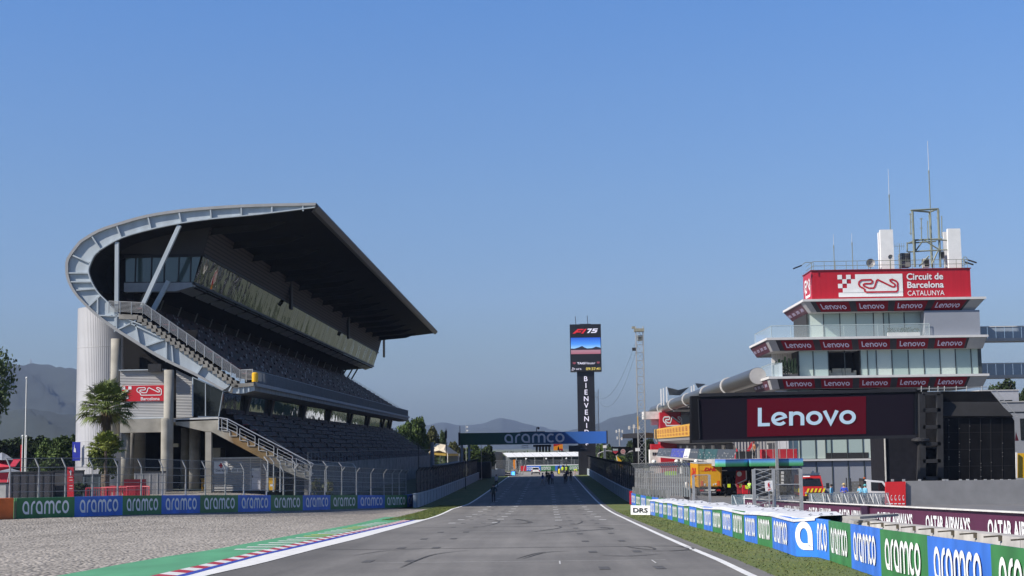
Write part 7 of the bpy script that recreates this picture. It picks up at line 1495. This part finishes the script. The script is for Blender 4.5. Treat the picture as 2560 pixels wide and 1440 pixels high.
cb_ = cloth('black_cloth_wear', (.018,.018,.02)); cn = cloth('navy_wear', (.02,.03,.09)); cg = cloth('dark_green_jacket', (.018,.035,.03)); cw = cloth('white_shirt', (.55,.55,.58)); cbl = cloth('blue_jacket', (.04,.09,.32)); cs = cloth('sand_trousers', (.30,.27,.24)); cv = cloth('violet_shirt', (.28,.24,.50)); chv = cloth('yellow_high_visibility', (.62,.80,.05)); cgy = cloth('grey_trousers', (.10,.10,.11)); ccy = cloth('light_blue_shirt', (.16,.42,.60)); cro = cloth('royal_blue_shirt', (.03,.07,.45)); cr = cloth('red_overalls', (.45,.02,.03))
def on_g(px, py): return atG(px, py)
PE_ = [('person in dark green jacket standing alone on the left track edge line', 1234,1256,.2,HIPS,cg,cb_), ('person in pale top and dark trousers walking on the left grass verge', 1241,1219,2.8,WALK,cw,cb_), ('person in blue jacket and pale trousers walking left of the group', 1357,1214,1.2,WALK,cbl,cs), ('person in black jacket standing in front of the walking group', 1373,1212,2.6,STAND,cb_,cb_), ('person in violet shirt with dark trousers beside the black jacket', 1381,1211.5,.3,ARMS,cv,cb_), ('person in black at the back of the middle group', 1380,1204,3.0,STAND,cb_,cgy), ('small dark person behind the blue jacket', 1367,1205,3.1,STAND,cb_,cb_), ('tall person in black walking right of the middle group', 1413,1211,3.1,WALK,cb_,cb_), ('person in navy walking behind the tall black figure', 1417,1205,0.1,WALK,cn,cb_), ('person in black walking near the right edge line', 1427,1203,.1,STAND,cb_,cb_), ('person in dark clothes standing on the right verge by the pit wall', 1512,1211,1.4,STAND,cgy,cb_)]
for lab, px, py, fc, po, s_, tr_ in PE_: person(lab, on_g(px, py), fc, po, s_, tr_, h=1.80)
def at_y(px, yy, z=None): p = PY(px, 1150, yy); return V((p.x, yy, zc(yy) if z is None else z))
person('marshal in yellow high visibility vest standing by the far tractor', at_y(1406,315), 0, STAND, chv, cgy, chv, h=1.8); person('marshal in yellow vest bending down on the far right verge', at_y(1437,318), -1.2, BEND, chv, m_skin, chv, h=1.8); person('marshal in yellow vest near the tractor right wheel', at_y(1415.5,306), .2, STAND, cb_, cb_, chv, h=1.8)
gcb = zc(124)+.0
person('person in light blue shirt behind the crowd barriers next to the fire vehicle', at_y(2076,125), 1.0, STAND, ccy, cgy, h=1.78); person('person in royal blue shirt with straw hat behind the barriers', at_y(2108,125), 2.9, ARMS, cro, cgy, hat=M('straw', (.55,.42,.22), .9), h=1.82); person('person in light blue leaning behind the barriers near the white pickup', at_y(2147,125.5), 2.0, ARMS, ccy, cgy, h=1.72); person('person in light blue with cap close to the white pickup cab', at_y(2160,124.5), -1.0, STAND, ccy, cgy, hat=M('teal_cap', (.12,.40,.42), .8), h=1.72)
person('worker in bright green vest in the pit bay beside the red panel', at_y(1872,158), 2.5, ARMS, cb_, cb_, cloth('green_high_visibility', (.40,.72,.08)), h=1.75)
zbal = 6.9; person('person in black and red on the yellow banner balcony', V((22.9,266,zbal)), 1.7, ARMS, cloth('black_red_wear', (.10,.01,.012)), cb_); person('person in yellow vest on the yellow banner balcony', V((22.9,259,zbal)), 1.7, STAND, chv, cb_, chv); person('person in black leaning on the yellow banner balcony', V((23.3,263,zbal)), 1.2, STAND, cb_, cb_)
person('person in dark clothes on the terrace above the gradient canopy', V((PY(1886,1140,163.5).x,163.5,PY(1880,1147,163).z)), 2.0, STAND, cloth('patterned_shirt', (.30,.14,.06)), cb_)
# ================================================================== VEHICLES
m_tyre = M('tyre_rubber', (.018,.018,.019), .85, var=.1); m_rim = M('wheel_rim', (.35,.35,.36), .4, .6, 0); m_vglass = glassy('vehicle_glass', (.015,.018,.022), .06, spec=.7)
def wheel(parent, x, y, r, w):
    mb = MB(); mb.lathe((x,y,r), [(r*.62,-w/2),(r*.93,-w/2),(r,-w*.35),(r,w*.35),(r*.93,w/2),(r*.62,w/2)], 22, 'x'); t = part(mb, 'tyre', m_tyre, parent); mb = MB(); mb.lathe((x,y,r), [(.05,-w*.42),(r*.6,-w*.46),(r*.62,-w*.3),(r*.62,w*.3),(r*.6,w*.46),(.05,w*.42)], 18, 'x'); part(mb, 'rim', m_rim, t)
tk = thing('box_truck', 'yellow box truck with red lettering seen from behind in the pit lane', 'truck', V((PY(1775,1200,165).x,165,zc(165)))); m_dhl = M('truck_yellow', (.66,.33,.008), .45, var=.06); W2, Ht = 1.28, 3.45
mb = MB(); mb.box((-W2,0,.95),(W2,8.6,Ht)); bx_ = part(mb, 'cargo_box', m_dhl, tk); mb = MB(); mb.box((-W2-.03,-.03,Ht),(W2+.03,8.6,Ht+.1)); part(mb, 'roof_panel', M('truck_roof', (.42,.41,.38), .5), tk)
mb = MB(); mb.box((-W2+.12,-.03,1.05),(W2-.12,-.01,Ht-.15)); rd = part(mb, 'rear_door', m_dhl, tk); mb = MB()
for x0_,z0_,x1_,z1_ in ((-W2+.1,1.02,-W2+.13,Ht-.12),(W2-.13,1.02,W2-.1,Ht-.12),(-W2+.1,1.02,W2-.1,1.05),(-W2+.1,Ht-.15,W2-.1,Ht-.12)): mb.box((x0_,-.045,z0_),(x1_,-.032,z1_))
part(mb, 'door_seal', M('seal_brown', (.14,.05,.01), .6), rd)
dh = text2d('DHL', .04, .35); t = MB(); put2d(t, dh, V((-1,-.04,2.6)), V((1,-.04,2.6)), V((-1,-.04,3.2)), .18,.1,.86,.75, off=.012); t.quad((-1.0,-.055,2.68),(-.66,-.055,2.68),(-.64,-.055,2.72),(-.98,-.055,2.72)); part(t, 'lettering', M('letter_red', (.55,.01,.012), .5), rd)
t = MB(); put2d(t, dh, V((-W2,8,1.9)), V((-W2,1,1.9)), V((-W2,8,3.1)), .1,.1,.9,.9, off=.02); part(t, 'side_lettering', M('letter_red', (.55,.01,.012)), tk)
for sx_ in (-1,1): mb = MB(); mb.box((sx_*.88-.13,-.06,1.08),(sx_*.88+.13,-.04,1.62)); part(mb, 'marker_plate', M('marker_orange', (.70,.12,.01), .4), rd)
mb = MB(); mb.box((-.66,-.06,1.12),(-.5,-.04,1.35)); mb.box((.3,-.06,1.12),(.4,-.04,1.3)); mb.lathe((.58,-.05,1.28), [(.01,-.01),(.1,-.01),(.1,.01)], 12, 'y'); part(mb, 'door_stickers', m_offwhite, rd)
mb = MB(); mb.box((-1.1,.1,.45),(1.1,.25,.62)); mb.box((-1.1,.3,.7),(1.1,8.3,.95)); part(mb, 'chassis', m_dark, tk); mb = MB(); mb.box((-.5,.06,.55),(.5,.1,.72)); part(mb, 'number_plate', m_offwhite, tk)
for sx_ in (-1,1): mb = MB(); mb.box((sx_*.9-.2,.04,.52),(sx_*.9+.2,.1,.7)); part(mb, 'tail_light', M('tail_red', (.35,.01,.01), .3), tk); [wheel(tk, sx_*1.05, y, .48, .34) for y in (2.2,)]
mb = MB(); mb.hexa([(-1.15,8.7,.6),(1.15,8.7,.6),(1.15,10.6,.6),(-1.15,10.6,.6)],[(-1.1,8.7,2.7),(1.1,8.7,2.7),(1.1,10.2,2.7),(-1.1,10.2,2.7)]); part(mb, 'cab', m_dhl, tk); [wheel(tk, sx_*1.0, 9.6, .48, .3) for sx_ in (-1,1)]
# fire vehicle, front view
fv = thing('fire_vehicle', 'red and yellow striped rescue vehicle facing the camera behind the maroon wall', 'fire truck', V((PY(2035,1200,140).x,140,zc(140)-.15))); mr = M('fire_red', (.45,.02,.02), .35, var=.03); my_ = M('fire_yellow', (.75,.60,.02), .4, var=.03)
mb = MB(); mb.hexa([(-1.05,0,.75),(1.05,0,.75),(1.05,5,.75),(-1.05,5,.75)],[(-1.0,1.2,1.55),(1.0,1.2,1.55),(1.05,5,1.55),(-1.05,5,1.55)]); mb.hexa([(-1.02,1.0,1.45),(1.02,1.0,1.45),(1.05,5,1.45),(-1.05,5,1.45)],[(-.88,1.55,2.55),(.88,1.55,2.55),(.95,5,2.55),(-.95,5,2.55)]); bdv = part(mb, 'cab', mr, fv)
mb = MB(); mb.hexa([(-1.0,-.1,.7),(1.0,-.1,.7),(1.0,1.2,.7),(-1.0,1.2,.7)],[(-.92,0,1.42),(.92,0,1.42),(.95,1.2,1.52),(-.95,1.2,1.52)]); hd_ = part(mb, 'bonnet', mr, fv); t = MB()
for k in range(5):
    x = -.9+.36*k; t.add([(x,-.13+.1*(0),.75),(x+.18,-.13,.75),(x+.48,-.03,1.40),(x+.30,-.03,1.40)], [(0,1,2,3)])
part(t, 'yellow_stripes', my_, hd_); mb = MB(); mb.box((-.6,-.16,.78),(.6,-.11,1.05)); part(mb, 'grille', m_dark, hd_)
mb = MB(); mb.add([(-.88,1.03,1.58),(.88,1.03,1.58),(.78,1.47,2.38),(-.78,1.47,2.38)], [(0,1,2,3)]); part(mb, 'windscreen', m_vglass, fv); t = MB(); put2d(t, SQ, V((-.88,1.2,2.4)), V((.88,1.2,2.4)), V((-.88,1.4,2.55)), .06,.1,.42,.7, off=.02); part(t, 'roof_lettering', m_letter, fv)
mb = MB(); mb.box((-.95,1.7,2.56),(.8,3.5,2.66)); mb.box((.1,1.8,2.66),(.85,2.1,2.80)); mb.ball((.25,1.9,2.86),.1); part(mb, 'light_bar', m_galv, fv)
for sx_ in (-1,1): mb = MB(); mb.bar((sx_*1.0,1.2,1.5),(sx_*1.42,1.1,1.6),.05,.05); mb.box((sx_*1.42-.14,1.02,1.35),(sx_*1.42+.14,1.14,1.85)); part(mb, 'mirror', m_dark, fv); wheel(fv, sx_*.9, .6, .46, .32); mb = MB(); mb.lathe((sx_*.78,-.14,1.0), [(.02,-.03),(.09,-.02),(.10,.04)], 12, 'y'); part(mb, 'headlight', m_galv, fv)
mb = MB(); mb.box((-1.05,-.28,.42),(1.05,0,.72)); part(mb, 'bumper', m_dark, fv); mb = MB(); mb.box((-1.07,1.3,1.0),(-1.055,4.9,1.4)); part(mb, 'side_band', my_, fv)
# white pickup, cab seen from its right side facing right
pk = thing('pickup_truck', 'white flatbed pickup cab facing right beside the red hoarding panel', 'pickup', V((PY(2186,1230,127).x,127,zc(127)))); side = [(-.8,.5),(1.35,.5),(1.4,1.05),(1.1,1.25),(.55,1.98),(-.55,2.08),(-.8,2.0)]
mb = MB(); mb.prism([V((x,-.9,z)) for x,z in side], (0,1.8,0)); part(mb, 'cab', m_white, pk); mb = MB(); mb.prism([V((x,-.925,z)) for x,z in [(-.45,1.22),(.85,1.18),(.82,1.30),(.42,1.86),(-.45,1.92)]], (0,.02,0)); part(mb, 'side_window', m_vglass, pk); mb = MB(); mb.add([(1.13,-.8,1.28),(1.13,.8,1.28),(.62,.75,1.98),(.62,-.75,1.98)], [(0,1,2,3)]); part(mb, 'windscreen', m_vglass, pk)
mb = MB(); mb.box((.82,-1.12,1.2),(.98,-.95,1.5)); part(mb, 'mirror', m_dark, pk); mb = MB(); mb.box((-3.6,-.95,.7),(-.9,.95,.85)); mb.box((-3.6,-.95,.85),(-.9,-.9,1.15)); part(mb, 'flatbed', m_galv, pk); mb = MB(); mb.box((-1.05,-.9,.85),(-.95,.9,2.2)); [mb.tube((-2.1,y,.8),(-2.1,y,2.25),.05,5) for y in (-.85,.85)]; part(mb, 'rack', m_dark, pk)
mb = MB(); mb.quad((-2.1,-.86,1.0),(-1.0,-.86,1.0),(-1.0,-.86,2.0),(-2.1,-.86,2.0)); part(mb, 'load_net', netting('load_net', (.12,.11,.09), .7, 9), pk); mb = MB(); mb.box((-1.04,-.93,2.2),(-.9,-.8,2.32)); part(mb, 'beacon', m_orange, pk)
for x in (.65,-2.8):
    for y in (-.85,.85): mb = MB(); mb.lathe((x,y,.36), [(.2,-.11),(.34,-.11),(.36,-.05),(.36,.05),(.34,.11),(.2,.11)], 18, 'y'); tw_ = part(mb, 'tyre', m_tyre, pk); mb = MB(); mb.lathe((x,y,.36), [(.02,-.1),(.2,-.1),(.2,.1),(.02,.1)], 14, 'y'); part(mb, 'rim', m_rim, tw_)
# far white hatchback, seen from behind
hb = thing('parked_car', 'white hatchback seen from behind on the far runoff', 'car', V((PY(1339,1180,318).x,318,zc(318)))); mb = MB(); mb.hexa([(-.92,0,.32),(.92,0,.32),(.92,4.1,.32),(-.92,4.1,.32)],[(-.90,.03,.98),(.90,.03,.98),(.88,4.0,.85),(-.88,4.0,.85)]); mb.hexa([(-.86,.1,.96),(.86,.1,.96),(.84,2.9,.92),(-.84,2.9,.92)],[(-.66,.5,1.52),(.66,.5,1.52),(.62,1.9,1.52),(-.62,1.9,1.52)]); part(mb, 'body', m_white, hb)
mb = MB(); mb.add([(-.72,.13,1.04),(.72,.13,1.04),(.6,.44,1.46),(-.6,.44,1.46)], [(0,1,2,3)]); part(mb, 'rear_window', m_vglass, hb); mb = MB(); mb.box((-.9,-.06,.28),(.9,.05,.55)); part(mb, 'bumper', m_dark, hb); mb = MB(); mb.box((-.26,-.08,.6),(.26,-.01,.72)); part(mb, 'number_plate', m_offwhite, hb)
for sx_ in (-1,1): mb = MB(); mb.box((sx_*.78-.13,-.02,.72),(sx_*.78+.13,.04,.98)); part(mb, 'tail_light', M('tail_red', (.35,.01,.01)), hb); [wheel(hb, sx_*.8, y, .32, .2) for y in (.75,3.3)]
# far tractor
tr = thing('tractor', 'dark tractor with a canopy roof seen from behind on the far runoff', 'tractor', V((PY(1408,1180,322).x,322,zc(322)))); mb = MB(); mb.box((-.35,.2,.7),(.35,3.0,1.35)); part(mb, 'body', m_dark, tr); mb = MB(); mb.box((-.85,.0,2.55),(.85,1.7,2.68)); part(mb, 'canopy', M('tractor_roof', (.05,.05,.055), .5), tr); mb = MB()
for sx_ in (-.75,.75): [mb.tube((sx_,y,1.3),(sx_,y,2.55),.05,5) for y in (.1,1.6)]
part(mb, 'roof_post', m_dark, tr); mb = MB(); mb.box((-.3,.3,1.35),(.3,.8,1.5)); mb.box((-.3,.25,1.5),(.3,.35,1.9)); part(mb, 'seat', m_black, tr)
for sx_ in (-1,1): wheel(tr, sx_*.95, .7, .8, .5); wheel(tr, sx_*.85, 2.7, .5, .35); mb = MB(); mb.box((sx_*.8-.35,-.1,1.6),(sx_*.8+.25,1.2,1.68)); part(mb, 'mudguard', m_dark, tr)
mb = MB(); mb.box((-.55,-.6,.3),(.3,0,1.2)); part(mb, 'rear_tank', M('tank_dark', (.03,.03,.035), .6), tr); mb = MB(); mb.lathe((-.8,-.4,.1), [(.02,0),(.2,.05),(.22,.9),(.1,1.1)], 12); part(mb, 'yellow_drum', M('drum_yellow', (.75,.62,.05), .5), tr)
# orange crane column, blue board, truss stack at the far left of the track end
cr_ = thing('orange_lift', 'upright orange lift arm at the far left end of the straight', 'crane', V((PY(1286,1180,330).x,330,-.3))); mb = MB(); mb.box((-.25,0,.8),(.25,.5,3.1)); part(mb, 'arm', M('lift_orange', (.70,.24,.02), .5), cr_); mb = MB(); mb.box((-.8,-.2,0),(.8,.9,.8)); mb.box((.25,.1,.9),(.8,.4,2.9)); part(mb, 'base', m_dark, cr_)
bl = thing('blue_board', 'small bright blue lit board beside the left end of the track line', 'board', V((PY(1283,1182,300).x,300,zc(300)-.05))); mb = MB(); mb.box((-.32,0,.15),(.32,.1,.85)); part(mb, 'panel', M('blue_lit_panel', (.10,.45,.95), .4, 0, 0, emit=.9), bl); mb = MB(); mb.box((-.45,-.02,.0),(.45,.3,.12)); mb.box((-.45,.11,.1),(.45,.2,.9)); part(mb, 'stand', M('blue_stand', (.03,.08,.35), .5), bl)
ts = thing('truss_stack', 'leaning bundle of grey truss pieces at the far left end of the straight', 'truss', V((PY(1298,1182,322).x,322,-.3))); mb = MB(); R = random.Random(4)
for k in range(9): x = -.9+.2*k; mb.tube((x,R.uniform(-.3,.3),0),(x+R.uniform(-.5,.6),R.uniform(-.2,.4),R.uniform(1.6,3.3)),.06,5)
part(mb, 'poles', m_galv, ts)
sc_ = thing('scrap_pile', 'pale jumble of equipment at the far left beyond the curved wall', 'equipment', V((PY(1264,1178,318).x,318,-.3))); mb = MB()
for k in range(26): x, y, z = R.uniform(-2.4,1.6), R.uniform(-1,2), R.uniform(0,1.1); s = R.uniform(.12,.4); mb.box((x,y,z),(x+s*R.uniform(.6,2),y+s,z+s*R.uniform(.5,1.4)))
part(mb, 'boxes', M('mixed_grey', (.30,.28,.26), .8, var=.8, scale=1.8), sc_)
# ================================================================== PIT BAY EQUIPMENT
def tyre_rack(px, yy, lab, n=4):
    p = PY(px,1200,yy); t = thing('tyre_rack', lab, 'tyre rack', V((p.x,yy,zc(yy)))); mb = MB(); [mb.path([(x,y,0),(x,y,2.1)], .03, 5) for x in (-.9,.9) for y in (0,.7)]; [mb.bar((-.9,y,z),(.9,y,z),.04,.04) for y in (0,.7) for z in (.35,1.2)]; part(mb, 'rack_frame', m_galv, t)
    for k in range(n):
        for z in (.72,1.57): mb = MB(); mb.lathe((-.68+.45*k,.35,z), [(.17,-.17),(.32,-.18),(.34,-.1),(.34,.1),(.32,.18),(.17,.17)], 18, 'x'); part(mb, 'tyre', m_tyre, t)
tyre_rack(1818,167,'rack of black tyres right of the yellow truck'); tyre_rack(1838,166.5,'rack of black tyres next to the red panel')
mb = MB(); p = PY(1812,1170,166); mb.box((p.x-.5,166.3,2.6),(p.x+3.4,166.6,2.95)); hb_ = tag(mb.build('header_board', cn), 'navy header board over the tyre racks', 'board'); t = MB(); put2d(t, SQ, V((p.x-.5,166.3,2.6)), V((p.x+3.4,166.3,2.6)), V((p.x-.5,166.3,2.95)), .02,.15,.2,.4); t.build('white_marks', m_letter, hb_)
rp2 = thing('red_team_panel', 'red panel with white disc and white angled stripe in the pit bay', 'panel', V((PY(1852,1200,165.6).x,165.6,zc(165)))); mb = MB(); mb.prism([V((-.62,0,1.15)),V((.62,0,1.5)),V((.62,0,2.65)),V((-.45,0,2.65))], (0,.1,0)); part(mb, 'board', m_red, rp2); mb = MB(); mb.lathe((-.15,-.03,2.3), [(.01,-.01),(.27,-.01),(.27,.01)], 18, 'y'); mb.bar((.6,-.03,2.65),(.6,-.03,1.75),.03,.12,up=(1,0,0)); mb.bar((.62,-.03,1.72),(-.6,-.03,1.15),.03,.12); part(mb, 'white_stripe', m_white, rp2); mb = MB(); mb.tube((0,.1,0),(0,.1,1.3),.05,5); part(mb, 'stand', m_dark, rp2)
def trolley(px, yy, mat, lab, h=1.1):
    p = PY(px,1200,yy); t = thing('pit_trolley', lab, 'trolley', V((p.x,yy,zc(yy)))); mb = MB(); mb.box((-.4,0,.3),(.4,.7,h)); part(mb, 'box', mat, t); mb = MB(); mb.path([(-.4,-.02,.9),(-.55,-.2,1.1),(-.55,-.2,1.3)], .025, 5); part(mb, 'handle', m_galv, t); [wheel(t, x, y, .14, .08) for x in (-.36,.36) for y in (.1,.6)]; mb = MB(); mb.box((-.16,-.03,h-.38),(.16,-.005,h-.02)); part(mb, 'notice', M('lime_notice', (.60,.75,.02), .5), t)
trolley(1822,162,m_black,'black trolley with lime notice left of the red panel',1.35); trolley(1852,162,cloth('red_case', (.30,.02,.03)),'red and black trolley with lime notice under the red panel',1.35); trolley(1866,161,m_red,'red trolley beside the worker in green vest',1.2)
bike = thing('scooter', 'white and blue scooters parked left of the yellow truck', 'scooter', V((PY(1716,1190,170).x,170,0))); mb = MB(); mb.box((-.2,0,.5),(.2,1.4,.9)); mb.ball((0,.2,1.1),.35,10,6,(.7,1,1)); part(mb, 'body', m_white, bike); mb = MB(); mb.path([(-.35,.3,1.2),(0,.2,1.3),(.35,.3,1.2)], .03, 5); part(mb, 'handlebar', m_dark, bike); wheel(bike, 0, .2, .28, .12); wheel(bike, 0, 1.3, .28, .12)
gn = thing('pit_gantry', 'blue and white pit lane gantry arm left of the yellow truck', 'gantry', V((18,196,0))); mb = MB(); mb.box((-5,-.2,2.9),(3,.2,3.2)); part(mb, 'arm', M('arm_blue', (.05,.06,.22), .5), gn); mb = MB(); [mb.ball((x,-.2,3.4),.3,10,6) for x in (-4.4,-1.5,1)]; part(mb, 'globe_light', m_white, gn); mb = MB(); mb.tube((3,0,0),(3,0,3),.12,6); mb.tube((-5,0,0),(-5,0,3),.08,6); parts(mb, 'leg', m_dark, gn); mb = MB(); mb.box((-3,-.3,1.7),(-1.6,.1,2.2)); part(mb, 'lime_pad', M('lime_pad', (.4,.75,.03), .6), gn)
pf = thing('pit_rail_fence', 'dark railing between the pit entry fence and the yellow truck', 'railing', V((15,150,zc(150)))); mb = MB(); a, b = V((13.4,146,zc(146))), V((14.6,168,zc(168)))
for k in range(45): q = a.lerp(b, k/44); mb.tube(q, q+V((0,0,1.1)), .025, 4)
mb.tube(a+V((0,0,1.1)), b+V((0,0,1.1)), .035, 5); mb.build('bars', m_dark, pf)
# ================================================================== HAZE
hz = MB(); hz.box((-4500,-350,-3.5),(4500,7500,330)); ho = hz.build('haze', []); ho['kind'] = 'stuff'; ho['label'] = 'thin blue summer haze over the whole circuit'; ho['category'] = 'haze'
hm = bpy.data.materials.new('haze_air'); hm.use_nodes = True; nt = hm.node_tree; nt.nodes.remove(nt.nodes['Principled BSDF']); pv = nt.nodes.new('ShaderNodeVolumePrincipled'); pv.inputs['Color'].default_value = (.44,.58,.88,1); pv.inputs['Density'].default_value = .000095; pv.inputs['Anisotropy'].default_value = .0
nt.links.new(pv.outputs['Volume'], nt.nodes['Material Output'].inputs['Volume']); ho.data.materials.append(hm)
# ================================================================== CAMERA, LIGHT, SKY
cam = bpy.data.cameras.new('camera'); co = bpy.data.objects.new('camera', cam); COL.objects.link(co)
cam.sensor_fit = 'HORIZONTAL'; cam.sensor_width = 36; cam.lens = 36*F/2560; cam.clip_start = .1; cam.clip_end = 30000
R3 = Matrix(((_x.x,_x.y,_x.z),(_d.x,_d.y,_d.z),(_u.x,_u.y,_u.z)))
co.matrix_world = Matrix.Translation(EYE) @ R3.to_4x4()
sc.camera = co
sd = V((1.2,.52,-1.0)).normalized()          # the way the sunlight travels
sun = bpy.data.lights.new('sun', 'SUN'); sun.energy = 5.0; sun.angle = math.radians(.53); sun.color = (1,.93,.83)
so = bpy.data.objects.new('sun', sun); COL.objects.link(so); so.rotation_euler = sd.to_track_quat('-Z','Y').to_euler(); so.location = (-60,-40,60)
w = bpy.data.worlds.new('World'); sc.world = w; w.use_nodes = True; nt = w.node_tree; bg = nt.nodes['Background']
sky = nt.nodes.new('ShaderNodeTexSky'); sky.sky_type = 'NISHITA'; sky.sun_disc = False
el = math.asin(-sd.z); az = math.atan2(-sd.x, -sd.y)
sky.sun_elevation = el; sky.sun_rotation = az; sky.altitude = 100; sky.air_density = 1.0; sky.dust_density = .6; sky.ozone_density = 2.0
tcw = nt.nodes.new('ShaderNodeTexCoord'); sxw = nt.nodes.new('ShaderNodeSeparateXYZ'); nt.links.new(tcw.outputs['Generated'], sxw.inputs[0])
rw = ramp(nt, [(0,(.155,.19,.235)),(.024,(.200,.237,.295)),(.044,(.268,.310,.390)),(.0966,(.355,.405,.535)),(.162,(.392,.47,.61)),(.228,(.395,.515,.695)),(.29,(.375,.545,.775)),(.48,(.25,.37,.55)),(1,(.13,.19,.30))])
nt.links.new(sxw.outputs['Z'], rw.inputs['Fac'])
mw_ = nt.nodes.new('ShaderNodeMix'); mw_.data_type = 'RGBA'; mw_.blend_type = 'MULTIPLY'; mw_.inputs[0].default_value = 1; nt.links.new(sky.outputs['Color'], mw_.inputs[6]); nt.links.new(rw.outputs['Color'], mw_.inputs[7])
nt.links.new(mw_.outputs[2], bg.inputs['Color'])
bg.inputs['Strength'].default_value = .15
sc.view_settings.view_transform = 'Standard'; sc.view_settings.look = 'None'; sc.view_settings.exposure = .45; sc.view_settings.gamma = 1
sc.cycles.max_bounces = 6; sc.cycles.transparent_max_bounces = 16
